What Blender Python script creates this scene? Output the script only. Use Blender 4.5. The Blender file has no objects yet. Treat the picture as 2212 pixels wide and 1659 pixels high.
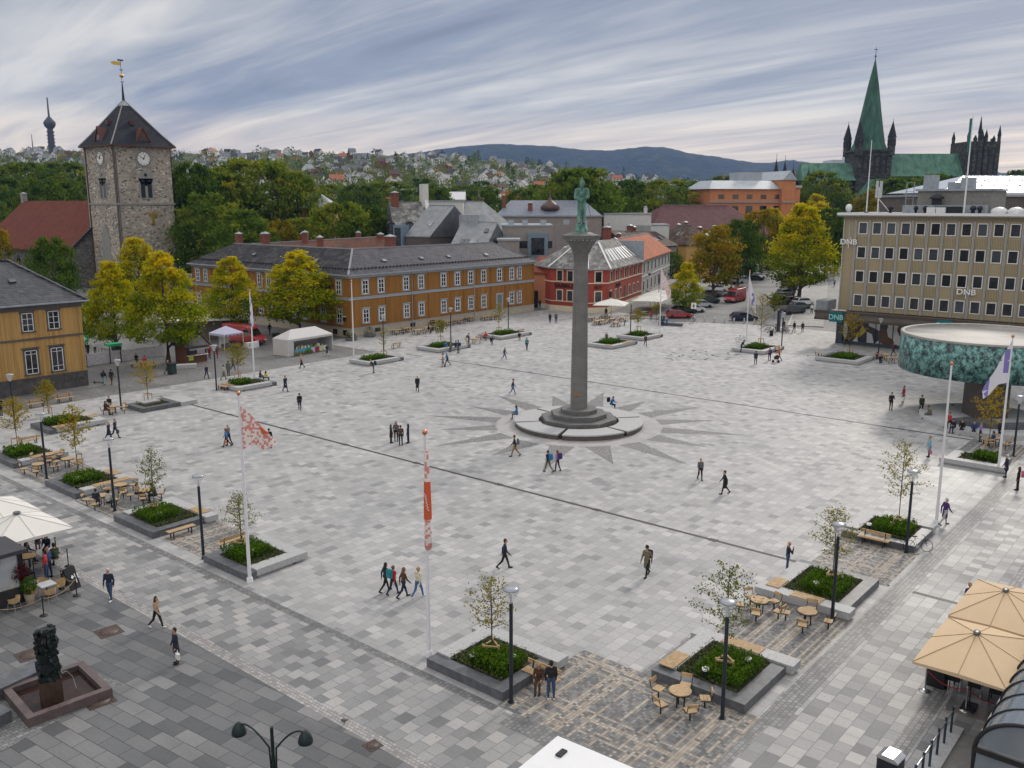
import bpy, math, random
import numpy as np
from mathutils import Vector, Matrix
random.seed(7); rng = np.random.default_rng(7)
S = bpy.context.scene
COL = S.collection
PI = math.pi
R = math.radians
# ---------------------------------------------------------------- camera
# World frame: X and Y run along the paving grid of the square, Z up, metres. The camera hovers at the origin, 20 m up.
PITCH, FOC, CAMH, YAW = R(11.31), 900.0, 20.0, R(-50)
cd = bpy.data.cameras.new("camera"); cam = bpy.data.objects.new("camera", cd); COL.objects.link(cam)
cd.sensor_width = 36.0; cd.lens = 36.0 * FOC / 1024.0
cam.location = (0, 0, CAMH); cam.rotation_euler = (PI / 2 - PITCH, 0, YAW)
cd.clip_start = 0.3; cd.clip_end = 30000
S.camera = cam
# ---------------------------------------------------------------- world
SUN_EL, SUN_AZ = R(30), R(8)           # azimuth counted from +X
def node(nt, t, **kw):
 n = nt.nodes.new(t)
 for k, v in kw.items():
  if k.startswith('i_'): n.inputs[k[2:].replace('_', ' ')].default_value = v
  else: setattr(n, k, v)
 return n
def lk(nt, a, b): nt.links.new(a, b)
def mathn(nt, op, a, b=None, clamp=False):
 n = node(nt, 'ShaderNodeMath', operation=op, use_clamp=clamp)
 for i, v in enumerate((a, b)):
  if v is None: continue
  if isinstance(v, (int, float)): n.inputs[i].default_value = v
  else: lk(nt, v, n.inputs[i])
 return n.outputs[0]
def ramp(nt, fac, stops, interp='LINEAR'):
 n = node(nt, 'ShaderNodeValToRGB'); cr = n.color_ramp; cr.interpolation = interp
 while len(cr.elements) < len(stops): cr.elements.new(0.5)
 for e, (p, c) in zip(cr.elements, stops):
  e.position = p; e.color = (*c, 1) if len(c) == 3 else c
 lk(nt, fac, n.inputs[0]); return n.outputs[0]
def mixc(nt, fac, a, b, mode='MIX'):
 n = node(nt, 'ShaderNodeMix', data_type='RGBA', blend_type=mode)
 for i, v in ((0, fac), (6, a), (7, b)):
  if isinstance(v, (int, float)): n.inputs[i].default_value = v
  elif isinstance(v, tuple): n.inputs[i].default_value = (*v, 1) if len(v) == 3 else v
  else: lk(nt, v, n.inputs[i])
 return n.outputs[2]
w = bpy.data.worlds.new("World"); S.world = w; w.use_nodes = True
nt = w.node_tree; nt.nodes.clear()
tc = node(nt, 'ShaderNodeTexCoord'); sp = node(nt, 'ShaderNodeSeparateXYZ'); lk(nt, tc.outputs['Generated'], sp.inputs[0])
zc = mathn(nt, 'MAXIMUM', sp.outputs[2], 0.0)
zz = mathn(nt, 'ADD', zc, 0.055)
cx = node(nt, 'ShaderNodeCombineXYZ')
lk(nt, mathn(nt, 'DIVIDE', sp.outputs[0], zz), cx.inputs[0]); lk(nt, mathn(nt, 'DIVIDE', sp.outputs[1], zz), cx.inputs[1])
def streak(rot, sc, loc, detail, rough, dist=0.0):
 mp = node(nt, 'ShaderNodeMapping'); mp.vector_type = 'TEXTURE'
 mp.inputs['Rotation'].default_value = (0, 0, rot); mp.inputs['Scale'].default_value = sc; mp.inputs['Location'].default_value = loc
 lk(nt, cx.outputs[0], mp.inputs[0])
 n = node(nt, 'ShaderNodeTexNoise'); n.inputs['Scale'].default_value = 1.0; n.inputs['Detail'].default_value = detail
 n.inputs['Roughness'].default_value = rough; n.inputs['Distortion'].default_value = dist
 lk(nt, mp.outputs[0], n.inputs['Vector']); return n.outputs[0]
n1 = streak(R(76), (7, 1.7, 1), (0.6, 4.2, 0), 5, 0.52, 0.6)
n2 = streak(R(82), (3.6, 0.6, 1), (2.0, 1.3, 0), 6, 0.6, 0.9)
cl = mathn(nt, 'ADD', mathn(nt, 'MULTIPLY', n1, 0.66), mathn(nt, 'MULTIPLY', n2, 0.34))
cloud = ramp(nt, cl, [(0.35, (2.0, 2.3, 3.0)), (0.45, (2.9, 3.2, 3.9)), (0.52, (4.6, 4.7, 4.9)), (0.60, (7.0, 6.8, 6.4))])
warm = ramp(nt, zc, [(0.0, (1, 1, 1)), (0.035, (.75, .75, .75)), (0.10, (0, 0, 0))])
gap = ramp(nt, cl, [(0.40, (0.35, 0.35, 0.35)), (0.58, (1, 1, 1))])
cloud = mixc(nt, mathn(nt, 'MULTIPLY', warm, gap), cloud, (16.0, 12.4, 8.0))
sky = node(nt, 'ShaderNodeTexSky'); sky.sky_type = 'NISHITA'; sky.sun_disc = False
sky.sun_elevation = SUN_EL; sky.sun_rotation = PI / 2 - SUN_AZ
col = mixc(nt, 0.92, sky.outputs[0], cloud)
# an overcast dome is about three times brighter overhead than at the horizon
dome = ramp(nt, zc, [(0.22, (1, 1, 1)), (0.75, (2.15, 2.05, 1.9))])
col = mixc(nt, 1.0, col, dome, 'MULTIPLY')
bg = node(nt, 'ShaderNodeBackground'); bg.inputs[1].default_value = 0.1; lk(nt, col, bg.inputs[0])
wo = node(nt, 'ShaderNodeOutputWorld'); lk(nt, bg.outputs[0], wo.inputs[0])
# ---------------------------------------------------------------- sun (veiled)
sd = bpy.data.lights.new("sun", 'SUN'); sd.energy = 1.5; sd.angle = R(10); sd.color = (1, 0.93, 0.83)
sun = bpy.data.objects.new("sun", sd); COL.objects.link(sun)
sun.rotation_euler = (PI / 2 - SUN_EL, 0, SUN_AZ + PI / 2)
S.view_settings.view_transform = 'Standard'; S.view_settings.look = 'None'
S.view_settings.exposure = 0.2; S.view_settings.gamma = 1.0
S.cycles.max_bounces = 5; S.cycles.diffuse_bounces = 2; S.cycles.glossy_bounces = 2; S.cycles.transmission_bounces = 3
S.cycles.transparent_max_bounces = 6; S.cycles.volume_bounces = 0; S.cycles.use_denoising = True
# ---------------------------------------------------------------- pixel -> place (pixels of the photo shown 2212 wide)
KP = 1024 / 2212.0
def ray(x, y):
 u, v = x * KP - 512, y * KP - 384
 fx, fy, fz = u, FOC * math.cos(PITCH) - v * math.sin(PITCH), -FOC * math.sin(PITCH) - v * math.cos(PITCH)
 c, s = math.cos(YAW), math.sin(YAW)
 return np.array([c * fx - s * fy, s * fx + c * fy, fz]), fy
def at(x, y, z=0.0):
 d, _ = ray(x, y); t = (z - CAMH) / d[2]
 return (t * d[0], t * d[1], z)
def depth_of(p):
 return -math.sin(YAW) * p[0] + math.cos(YAW) * p[1]
def at_depth(x, y, Y):
 d, fy = ray(x, y); t = Y / fy
 return (t * d[0], t * d[1], CAMH + t * d[2])
def top_z(x, y, p):
 return at_depth(x, y, depth_of(p))[2]
def offset(p, fwd=0, right=0):     # fwd away from the viewer, right across the view
 c, s = math.cos(YAW), math.sin(YAW)
 return (p[0] + c * right - s * fwd, p[1] + s * right + c * fwd)
AWAY, LEFT, TOWARD, RIGHT = R(40), R(130), R(220), R(-50)
# ---------------------------------------------------------------- mesh helpers
class MB:
 def __init__(s): s.v = []; s.f = []; s.m = []; s.s = []; s.mi = 0; s.M = None
 def add(s, vs, fs, smooth=False):
  b = len(s.v)
  if s.M is not None: vs = [tuple(s.M @ Vector(v)) for v in vs]
  s.v.extend([tuple(map(float, v)) for v in vs])
  for f in fs:
   s.f.append([i + b for i in f]); s.m.append(s.mi); s.s.append(smooth)
  return s
 def box(s, x0, y0, z0, x1, y1, z1):
  return s.add([(x0, y0, z0), (x1, y0, z0), (x1, y1, z0), (x0, y1, z0), (x0, y0, z1), (x1, y0, z1), (x1, y1, z1), (x0, y1, z1)],
                     [(3, 2, 1, 0), (4, 5, 6, 7), (0, 1, 5, 4), (1, 2, 6, 5), (2, 3, 7, 6), (3, 0, 4, 7)])
 def obox(s, c, size, rz=0, rx=0, ry=0):
  M = Matrix.Translation(c) @ Matrix.Rotation(rz, 4, 'Z') @ Matrix.Rotation(ry, 4, 'Y') @ Matrix.Rotation(rx, 4, 'X')
  a, b, d = size[0] / 2, size[1] / 2, size[2] / 2
  vs = [(-a, -b, -d), (a, -b, -d), (a, b, -d), (-a, b, -d), (-a, -b, d), (a, -b, d), (a, b, d), (-a, b, d)]
  return s.add([tuple(M @ Vector(v)) for v in vs], [(3, 2, 1, 0), (4, 5, 6, 7), (0, 1, 5, 4), (1, 2, 6, 5), (2, 3, 7, 6), (3, 0, 4, 7)])
 def bar(s, p0, p1, wd, ht=None):
  p0, p1 = Vector(p0), Vector(p1); d = p1 - p0
  if d.length < 1e-6: return s
  q = d.to_track_quat('X', 'Z').to_matrix().to_4x4(); L = d.length; ht = ht or wd
  M = Matrix.Translation(p0) @ q; a, b = wd / 2, ht / 2
  vs = [(0, -a, -b), (L, -a, -b), (L, a, -b), (0, a, -b), (0, -a, b), (L, -a, b), (L, a, b), (0, a, b)]
  return s.add([tuple(M @ Vector(v)) for v in vs], [(3, 2, 1, 0), (4, 5, 6, 7), (0, 1, 5, 4), (1, 2, 6, 5), (2, 3, 7, 6), (3, 0, 4, 7)])
 def cone(s, p0, p1, r0, r1, n=8, caps=True, smooth=True):
  p0, p1 = Vector(p0), Vector(p1); q = (p1 - p0).to_track_quat('Z', 'X').to_matrix()
  vs = []
  for p, r in ((p0, r0), (p1, r1)):
   for i in range(n):
    a = 2 * PI * i / n; vs.append(p + q @ Vector((r * math.cos(a), r * math.sin(a), 0)))
  s.add(vs, [(i, (i + 1) % n, n + (i + 1) % n, n + i) for i in range(n)], smooth)
  if caps:
   if r0 > 1e-4: s.add(vs[:n], [tuple(range(n - 1, -1, -1))])
   if r1 > 1e-4: s.add(vs[n:], [tuple(range(n))])
  return s
 def tube(s, pts, r, n=6):
  pts = [Vector(p) for p in pts]; rs = r if isinstance(r, (list, tuple)) else [r] * len(pts); vs = []
  for k, p in enumerate(pts):
   d = (pts[min(k + 1, len(pts) - 1)] - pts[max(k - 1, 0)]); q = d.to_track_quat('Z', 'X').to_matrix()
   for i in range(n):
    a = 2 * PI * i / n; vs.append(p + q @ Vector((rs[k] * math.cos(a), rs[k] * math.sin(a), 0)))
  fs = [(k * n + i, k * n + (i + 1) % n, (k + 1) * n + (i + 1) % n, (k + 1) * n + i) for k in range(len(pts) - 1) for i in range(n)]
  s.add(vs, fs, True)
  s.add(vs[:n], [tuple(range(n - 1, -1, -1))]); s.add(vs[-n:], [tuple(range(n))]); return s
 def lathe(s, prof, n=16, c=(0, 0), smooth=True, ph=0.0):
  vs = [(c[0] + r * math.cos(ph + 2 * PI * i / n), c[1] + r * math.sin(ph + 2 * PI * i / n), z) for r, z in prof for i in range(n)]
  fs = [(k * n + i, k * n + (i + 1) % n, (k + 1) * n + (i + 1) % n, (k + 1) * n + i) for k in range(len(prof) - 1) for i in range(n)]
  s.add(vs, fs, smooth)
  if prof[0][0] > 1e-4: s.add(vs[:n], [tuple(range(n - 1, -1, -1))])
  if prof[-1][0] > 1e-4: s.add(vs[-n:], [tuple(range(n))])
  return s
 def prism(s, poly, z0, z1, smooth=False):
  n = len(poly); ar = sum(poly[i][0] * poly[(i + 1) % n][1] - poly[(i + 1) % n][0] * poly[i][1] for i in range(n))
  if ar < 0: poly = poly[::-1]
  vs = [(x, y, z0) for x, y in poly] + [(x, y, z1) for x, y in poly]
  return s.add(vs, [tuple(range(n - 1, -1, -1)), tuple(range(n, 2 * n))] + [(i, (i + 1) % n, n + (i + 1) % n, n + i) for i in range(n)], smooth)
 def prof_x(s, prof, x0, x1, smooth=False):   # profile in (y,z) swept along x
  n = len(prof); vs = [(x0, y, z) for y, z in prof] + [(x1, y, z) for y, z in prof]
  return s.add(vs, [tuple(range(n)), tuple(range(2 * n - 1, n - 1, -1))] + [(i, n + i, n + (i + 1) % n, (i + 1) % n) for i in range(n)], smooth)
 def sheet(s, poly, z):
  n = len(poly); ar = sum(poly[i][0] * poly[(i + 1) % n][1] - poly[(i + 1) % n][0] * poly[i][1] for i in range(n))
  if ar < 0: poly = poly[::-1]
  return s.add([(x, y, z) for x, y in poly], [tuple(range(n))])
 def mesh(s, name, mats):
  me = bpy.data.meshes.new(name); me.from_pydata(s.v, [], s.f)
  for m in (mats if isinstance(mats, (list, tuple)) else [mats]): me.materials.append(m)
  me.polygons.foreach_set('material_index', s.m); me.polygons.foreach_set('use_smooth', s.s); me.update(); return me
 def build(s, name, mats, parent=None, loc=(0, 0, 0), rz=0.0):
  return link(name, s.mesh(name, mats), parent, loc, rz)
def link(name, me, parent=None, loc=(0, 0, 0), rz=0.0):
 o = bpy.data.objects.new(name, me); COL.objects.link(o)
 o.location = loc; o.rotation_euler = (0, 0, rz)
 if parent is not None: o.parent = parent
 return o
def tag(o, label, cat, group=None, kind=None):
 if label: o['label'] = label
 if cat: o['category'] = cat
 if group: o['group'] = group
 if kind: o['kind'] = kind
 return o
def thing(name, label, cat, loc=(0, 0, 0), rz=0.0, group=None, kind=None):
 o = bpy.data.objects.new(name, None); COL.objects.link(o); o.location = loc; o.rotation_euler = (0, 0, rz)
 return tag(o, label, cat, group, kind)
def kids(o): return [c for c in KIDS.get(o.name, [])]
def dup(root, loc, rz=0.0, label=None, group=None, scale=None, mats=None):
 def cp(o, par):
  c = o.copy(); COL.objects.link(c)
  if par is not None: c.parent = par
  for ch in o.children: cp(ch, c)
  return c
 r = cp(root, None); r.location = loc; r.rotation_euler = (0, 0, rz)
 if label: r['label'] = label
 if group: r['group'] = group
 if scale: r.scale = (scale,) * 3 if isinstance(scale, (int, float)) else scale
 return r
class Proto:
 """first use moves the model itself, later uses copy it and its parts"""
 def __init__(s, root): s.root = root; s.used = False
 def put(s, loc, rz=0.0, label=None, group=None, scale=None):
  if s.used: return dup(s.root, loc, rz, label, group, scale)
  s.used = True; o = s.root; o.location = loc; o.rotation_euler = (0, 0, rz)
  if label: o['label'] = label
  if group: o['group'] = group
  if scale: o.scale = (scale,) * 3 if isinstance(scale, (int, float)) else scale
  return o
def struct(name, mb, mats): return tag(mb.build(name, mats), None, None, None, 'structure')
def setmat(o, i, m):
 o.material_slots[i].link = 'OBJECT'; o.material_slots[i].material = m
# ---------------------------------------------------------------- materials
def newmat(name):
 m = bpy.data.materials.new(name); m.use_nodes = True; t = m.node_tree; t.nodes.clear()
 out = node(t, 'ShaderNodeOutputMaterial'); b = node(t, 'ShaderNodeBsdfPrincipled'); lk(t, b.outputs[0], out.inputs[0])
 return m, t, b
def geo(t): return node(t, 'ShaderNodeNewGeometry').outputs['Position']
def objc(t): return node(t, 'ShaderNodeTexCoord').outputs['Object']
def noise(t, vec, scale, detail=3, rough=0.55):
 n = node(t, 'ShaderNodeTexNoise'); n.inputs['Scale'].default_value = scale; n.inputs['Detail'].default_value = detail; n.inputs['Roughness'].default_value = rough
 lk(t, vec, n.inputs['Vector']); return n.outputs[0]
def mapv(t, vec, scale=(1, 1, 1), rot=(0, 0, 0), loc=(0, 0, 0)):
 m = node(t, 'ShaderNodeMapping'); m.inputs['Scale'].default_value = scale; m.inputs['Rotation'].default_value = rot; m.inputs['Location'].default_value = loc
 lk(t, vec, m.inputs[0]); return m.outputs[0]
def bump(t, b, h, dist=0.02, strength=0.5):
 n = node(t, 'ShaderNodeBump'); n.inputs['Distance'].default_value = dist; n.inputs['Strength'].default_value = strength
 lk(t, h, n.inputs['Height']); lk(t, n.outputs[0], b.inputs['Normal'])
_mc = {}
def mat(name, c, rough=0.7, metal=0.0, var=0.18, scale=2.5, spec=0.5, c2=None):
 """painted or plain material with mottled wear"""
 k = (name, c, rough, metal)
 if k in _mc: return _mc[k]
 m, t, b = newmat(name); p = objc(t)
 f = noise(t, p, scale, 5, 0.62)
 lo = tuple(x * (1 - var) for x in c); hi = tuple(min(1, x * (1 + var)) for x in (c2 or c))
 lk(t, ramp(t, f, [(0.32, lo), (0.68, hi)]), b.inputs['Base Color'])
 b.inputs['Roughness'].default_value = rough; b.inputs['Metallic'].default_value = metal
 b.inputs['Specular IOR Level'].default_value = spec
 _mc[k] = m; return m
def glassy(name, c=(0.02, 0.025, 0.03), var=0.5):
 m, t, b = newmat(name); f = noise(t, objc(t), 0.9, 2)
 oi = node(t, 'ShaderNodeObjectInfo').outputs['Random']
 g = mathn(t, 'MULTIPLY', mathn(t, 'ADD', f, oi), 0.5)
 lk(t, ramp(t, g, [(0.35, tuple(x * (1 - var) for x in c)), (0.5, c), (0.75, tuple(x * (1 + 2.2 * var) for x in c))]), b.inputs['Base Color'])
 b.inputs['Roughness'].default_value = 0.06; b.inputs['Specular IOR Level'].default_value = 0.7
 return m
GREY1 = lambda g: (g, g, g)
def paving(name, bw, rh, along_y, stops, mortar=(0.16, 0.16, 0.16), ms=0.012, offs=0.5, stain=0.25, rough=0.6, rot=0.0, fine=0.10):
 m, t, b = newmat(name); p = geo(t)
 v = mapv(t, p, rot=(0, 0, (PI / 2 if along_y else 0) + rot))
 br = node(t, 'ShaderNodeTexBrick'); br.offset = offs; br.squash = 1.0
 br.inputs['Color1'].default_value = (0, 0, 0, 1); br.inputs['Color2'].default_value = (1, 1, 1, 1); br.inputs['Mortar'].default_value = (0.5, 0.5, 0.5, 1)
 br.inputs['Scale'].default_value = 1.0; br.inputs['Brick Width'].default_value = bw; br.inputs['Row Height'].default_value = rh
 br.inputs['Mortar Size'].default_value = ms; br.inputs['Mortar Smooth'].default_value = 0.15
 lk(t, v, br.inputs['Vector'])
 c = ramp(t, br.outputs['Color'], stops)
 st = noise(t, p, 0.10, 4, 0.6); fn = noise(t, p, 9.0, 4, 0.7)
 c = mixc(t, 1.0, c, ramp(t, st, [(0.30, (1 - stain,) * 3), (0.70, (1 + stain * 0.35,) * 3)]), 'MULTIPLY')
 c = mixc(t, 1.0, c, ramp(t, fn, [(0.30, (1 - fine,) * 3), (0.70, (1 + fine,) * 3)]), 'MULTIPLY')
 s2 = noise(t, mapv(t, p, (.5, .12, 1)), 1.0, 5, .65); c = mixc(t, 1.0, c, ramp(t, s2, [(.32, GREY1(1 - stain * .8)), (.6, GREY1(1.04))]), 'MULTIPLY')
 vo = node(t, 'ShaderNodeTexVoronoi'); vo.inputs['Scale'].default_value = 1.3; lk(t, p, vo.inputs['Vector']); sc = node(t, 'ShaderNodeSeparateColor'); lk(t, vo.outputs['Color'], sc.inputs[0])
 sm = mathn(t, 'MULTIPLY', mathn(t, 'LESS_THAN', vo.outputs['Distance'], mathn(t, 'MULTIPLY', sc.outputs[1], .07)), mathn(t, 'MULTIPLY', mathn(t, 'GREATER_THAN', sc.outputs[0], .45), .55))
 c = mixc(t, sm, c, tuple(x * .45 for x in mortar)) if stain < .3 else c
 c = mixc(t, br.outputs['Fac'], c, mortar)
 lk(t, c, b.inputs['Base Color'])
 lk(t, ramp(t, st, [(0.3, (rough - 0.12,) * 3), (0.7, (rough + 0.12,) * 3)]), b.inputs['Roughness'])
 bump(t, b, mathn(t, 'SUBTRACT', 1.0, br.outputs['Fac']), 0.01, 0.4)
 return m
def tiled_roof(name, c1, c2, row=0.35, colw=0.25, patch=None, rough=0.75, spec=0.22):
 """pantiles or slates: rows follow height, joints follow the wall line"""
 m, t, b = newmat(name); p = objc(t); s = node(t, 'ShaderNodeSeparateXYZ'); lk(t, p, s.inputs[0])
 cxy = node(t, 'ShaderNodeCombineXYZ')
 lk(t, mathn(t, 'ADD', s.outputs[0], s.outputs[1]), cxy.inputs[0]); lk(t, mathn(t, 'MULTIPLY', s.outputs[2], 1.9), cxy.inputs[1])
 br = node(t, 'ShaderNodeTexBrick'); br.inputs['Scale'].default_value = 1
 br.inputs['Brick Width'].default_value = colw; br.inputs['Row Height'].default_value = row
 br.inputs['Mortar Size'].default_value = min(row, colw) * 0.14; br.inputs['Mortar Smooth'].default_value = 0.6
 br.inputs['Color1'].default_value = (*c1, 1); br.inputs['Color2'].default_value = (*c2, 1)
 br.inputs['Mortar'].default_value = tuple(x * 0.22 for x in c1) + (1,)
 lk(t, cxy.outputs[0], br.inputs['Vector'])
 c = br.outputs['Color']
 f = noise(t, p, 0.45, 6, 0.7)
 c = mixc(t, 1.0, c, ramp(t, f, [(0.3, (0.72,) * 3), (0.7, (1.2,) * 3)]), 'MULTIPLY')
 if patch: c = mixc(t, ramp(t, noise(t, p, 0.8, 6, 0.7), [(0.47, (0, 0, 0)), (0.62, (0.85,) * 3)]), c, patch)
 lk(t, c, b.inputs['Base Color']); b.inputs['Roughness'].default_value = rough; b.inputs['Specular IOR Level'].default_value = spec
 bump(t, b, mathn(t, 'SUBTRACT', 1.0, br.outputs['Fac']), 0.04, 0.6)
 return m
def boards(name, c, pitch=0.18, horiz=False, dark=0.55):
 m, t, b = newmat(name); p = objc(t); s = node(t, 'ShaderNodeSeparateXYZ'); lk(t, p, s.inputs[0])
 u = s.outputs[2] if horiz else mathn(t, 'ADD', s.outputs[0], s.outputs[1])
 fr = mathn(t, 'FRACT', mathn(t, 'DIVIDE', u, pitch))
 g = ramp(t, fr, [(0.0, (0.0,) * 3), (0.10, (1,) * 3), (0.9, (1,) * 3), (1.0, (0.0,) * 3)])
 k = mathn(t, 'FLOOR', mathn(t, 'DIVIDE', u, pitch)); wn = node(t, 'ShaderNodeTexWhiteNoise', noise_dimensions='1D'); lk(t, k, wn.inputs['W'])
 lo, hi = tuple(x * 0.86 for x in c), tuple(min(1, x * 1.12) for x in c)
 cc = mixc(t, wn.outputs[0], lo, hi)
 f = noise(t, mapv(t, p, (2.5, 2.5, 0.25)), 1.2, 5, 0.65)
 cc = mixc(t, 1.0, cc, ramp(t, f, [(0.3, (0.82,) * 3), (0.7, (1.12,) * 3)]), 'MULTIPLY')
 cc = mixc(t, g, tuple(x * dark for x in c), cc)
 lk(t, cc, b.inputs['Base Color']); b.inputs['Roughness'].default_value = 0.7; b.inputs['Specular IOR Level'].default_value = 0.3
 bump(t, b, g, 0.02, 0.5); return m
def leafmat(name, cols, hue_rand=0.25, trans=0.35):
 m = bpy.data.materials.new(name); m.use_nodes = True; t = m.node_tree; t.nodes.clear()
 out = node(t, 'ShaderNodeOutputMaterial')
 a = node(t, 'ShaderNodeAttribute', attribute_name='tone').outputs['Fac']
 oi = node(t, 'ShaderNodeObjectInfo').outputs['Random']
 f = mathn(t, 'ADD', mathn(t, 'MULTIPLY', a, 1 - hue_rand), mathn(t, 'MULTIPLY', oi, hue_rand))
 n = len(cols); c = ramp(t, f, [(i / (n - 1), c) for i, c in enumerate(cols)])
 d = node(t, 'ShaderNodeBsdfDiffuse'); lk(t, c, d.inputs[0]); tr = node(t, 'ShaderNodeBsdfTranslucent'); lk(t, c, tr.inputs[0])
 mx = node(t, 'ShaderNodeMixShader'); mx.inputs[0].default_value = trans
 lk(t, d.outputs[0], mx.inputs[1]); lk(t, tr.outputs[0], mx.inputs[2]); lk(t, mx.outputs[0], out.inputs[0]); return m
M_DARK = mat('dark metal', (0.018, 0.022, 0.028), 0.45, 0.2, 0.2)
M_BLACK = mat('black paint', (0.012, 0.012, 0.013), 0.5)
M_STEEL = mat('brushed steel', (0.55, 0.55, 0.56), 0.3, 0.9, 0.15)
M_WHITE = mat('white paint', (0.78, 0.78, 0.78), 0.5, 0, 0.05)
M_GALV = mat('galvanised sheet', (0.34, 0.38, 0.42), 0.5, 0.3, 0.18, 1.5)
M_GLASS = glassy('window glass', (.022, .027, .033), 1.0)
M_GRANITE = mat('pale granite', (0.42, 0.42, 0.42), 0.65, 0, 0.14, 6)
M_GRANITE_D = mat('dark granite', (0.105, 0.11, 0.12), 0.4, 0, 0.3, 3)
M_WOOD = mat('oiled slats', (0.46, 0.31, 0.16), 0.6, 0, 0.22, 5)
M_BARK = mat('bark', (0.10, 0.08, 0.065), 0.9, 0, 0.35, 6)
M_BRICK = mat('chimney brick', (0.21, 0.075, 0.05), 0.85, 0, 0.4, 5)
M_COPPER = mat('copper ball', (0.62, 0.25, 0.14), 0.3, 0.8, 0.1)
M_LEAD = mat('lead sheet', (0.24, 0.25, 0.27), 0.6, 0.1, 0.2)
# ================================================================ GROUND
GREY = lambda g, w=0.0: (g * (1 + w), g, g * (1 - w))
PV_PLAZA = paving('plaza flagstones', 0.66, 0.61, False, [(0.0, GREY(0.25, -.01)), (0.07, GREY(0.30)), (0.2, GREY(0.355, 0.005)), (0.55, GREY(0.39, 0.01)), (0.85, GREY(0.43, 0.015)), (1.0, GREY(0.48, 0.02))], mortar=GREY(0.22), ms=0.011, stain=0.13)
PV_EDGEP = paving('perimeter flagstones', 0.68, 0.61, False, [(0.0, GREY(0.16, -.02)), (0.12, GREY(0.21, -.01)), (0.4, GREY(0.285)), (0.7, GREY(0.345, .01)), (1.0, GREY(0.42, 0.03))], mortar=GREY(0.15), ms=0.013, stain=0.15)
PV_SLATE = paving('slate flagstones', 1.28, 0.64, True, [(0.0, GREY(0.09, -0.04)), (0.35, GREY(0.135, -0.03)), (0.7, GREY(0.17, -0.01)), (1.0, GREY(0.23, 0.01))], mortar=GREY(0.035), ms=0.014, stain=0.25, rough=0.5, rot=R(-6))
PV_SETT = paving('market setts', 0.22, 0.14, False, [(0.0, GREY(0.15)), (1.0, GREY(0.27, 0.03))], mortar=GREY(0.09), ms=0.012, stain=0.35)
PV_EDGE = paving('sett band', 0.19, 0.15, True, [(0.0, GREY(0.27, 0.03)), (1.0, GREY(0.46, 0.05))], mortar=GREY(0.17), ms=0.014, stain=0.2)
PV_DSETT = paving('dark setts', 0.24, 0.2, False, [(0.0, GREY(0.17)), (1.0, GREY(0.30))], mortar=GREY(0.10), ms=0.016, stain=0.3)
PV_STAR = paving('star setts', 0.11, 0.10, False, [(0.0, GREY(0.12, 0.01)), (1.0, GREY(0.34, 0.03))], mortar=GREY(0.13), ms=0.012, stain=0.15)
PV_RING = paving('ring slabs', 1.1, 0.8, False, [(0.0, GREY(0.36, .02)), (1.0, GREY(0.43, 0.03))], mortar=GREY(0.24), ms=0.01, stain=0.12)
M_ASPH, _t, _b = newmat('asphalt'); _p = geo(_t)
lk(_t, mixc(_t, 1.0, ramp(_t, noise(_t, _p, 0.12, 5, 0.65), [(0.35, GREY(0.13)), (0.65, GREY(0.24, 0.01))]), ramp(_t, noise(_t, _p, 14, 2), [(0.3, GREY(0.85)), (0.7, GREY(1.1))]), 'MULTIPLY'), _b.inputs['Base Color']); _b.inputs['Roughness'].default_value = 0.75
M_WALK = paving('pavement slabs', 0.8, 0.8, False, [(0.0, GREY(0.22, 0.02)), (1.0, GREY(0.31, 0.03))], mortar=GREY(0.15), ms=0.012, rot=R(-20.5), stain=0.3)
def tartan(name, both):
 m, t, b = newmat(name); p = geo(t); s = node(t, 'ShaderNodeSeparateXYZ'); lk(t, p, s.inputs[0])
 br = node(t, 'ShaderNodeTexBrick'); br.offset = 0.0; br.inputs['Scale'].default_value = 1; br.inputs['Brick Width'].default_value = 0.14; br.inputs['Row Height'].default_value = 0.14
 br.inputs['Mortar Size'].default_value = 0.007; br.inputs['Color1'].default_value = (0, 0, 0, 1); br.inputs['Color2'].default_value = (1, 1, 1, 1); br.inputs['Mortar'].default_value = (.5, .5, .5, 1)
 lk(t, p, br.inputs['Vector'])
 grey = ramp(t, br.outputs['Color'], [(0, GREY(0.11)), (0.6, GREY(0.19, 0.02)), (1, GREY(0.28, 0.02))]); tan = ramp(t, br.outputs['Color'], [(0, (0.31, 0.255, 0.20)), (1, (0.46, 0.405, 0.34))])
 def stripes(o, sd):
  k = mathn(t, 'FLOOR', mathn(t, 'DIVIDE', o, 0.14)); wn = node(t, 'ShaderNodeTexWhiteNoise', noise_dimensions='1D'); lk(t, mathn(t, 'ADD', k, sd), wn.inputs['W'])
  return mathn(t, 'LESS_THAN', wn.outputs[0], 0.25)
 f = stripes(s.outputs[1 if both == 2 else 0], 3.0)
 if both == 1:
  g = stripes(s.outputs[1], 8.0)
  wn = node(t, 'ShaderNodeTexWhiteNoise', noise_dimensions='3D'); lk(t, node_snap(t, p), wn.inputs['Vector'])
  f = mathn(t, 'MAXIMUM', f, g); f = mathn(t, 'MULTIPLY', f, mathn(t, 'LESS_THAN', wn.outputs[0], 0.85))
 c = mixc(t, f, grey, tan); c = mixc(t, br.outputs['Fac'], c, GREY(0.09))
 c = mixc(t, 1.0, c, ramp(t, noise(t, p, 0.5, 4), [(0.3, GREY(0.82)), (0.7, GREY(1.1))]), 'MULTIPLY')
 lk(t, c, b.inputs['Base Color']); b.inputs['Roughness'].default_value = 0.7; return m
def node_snap(t, p):
 n = node(t, 'ShaderNodeVectorMath', operation='SNAP'); lk(t, p, n.inputs[0]); n.inputs[1].default_value = (0.14, 0.14, 10); return n.outputs[0]
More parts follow.
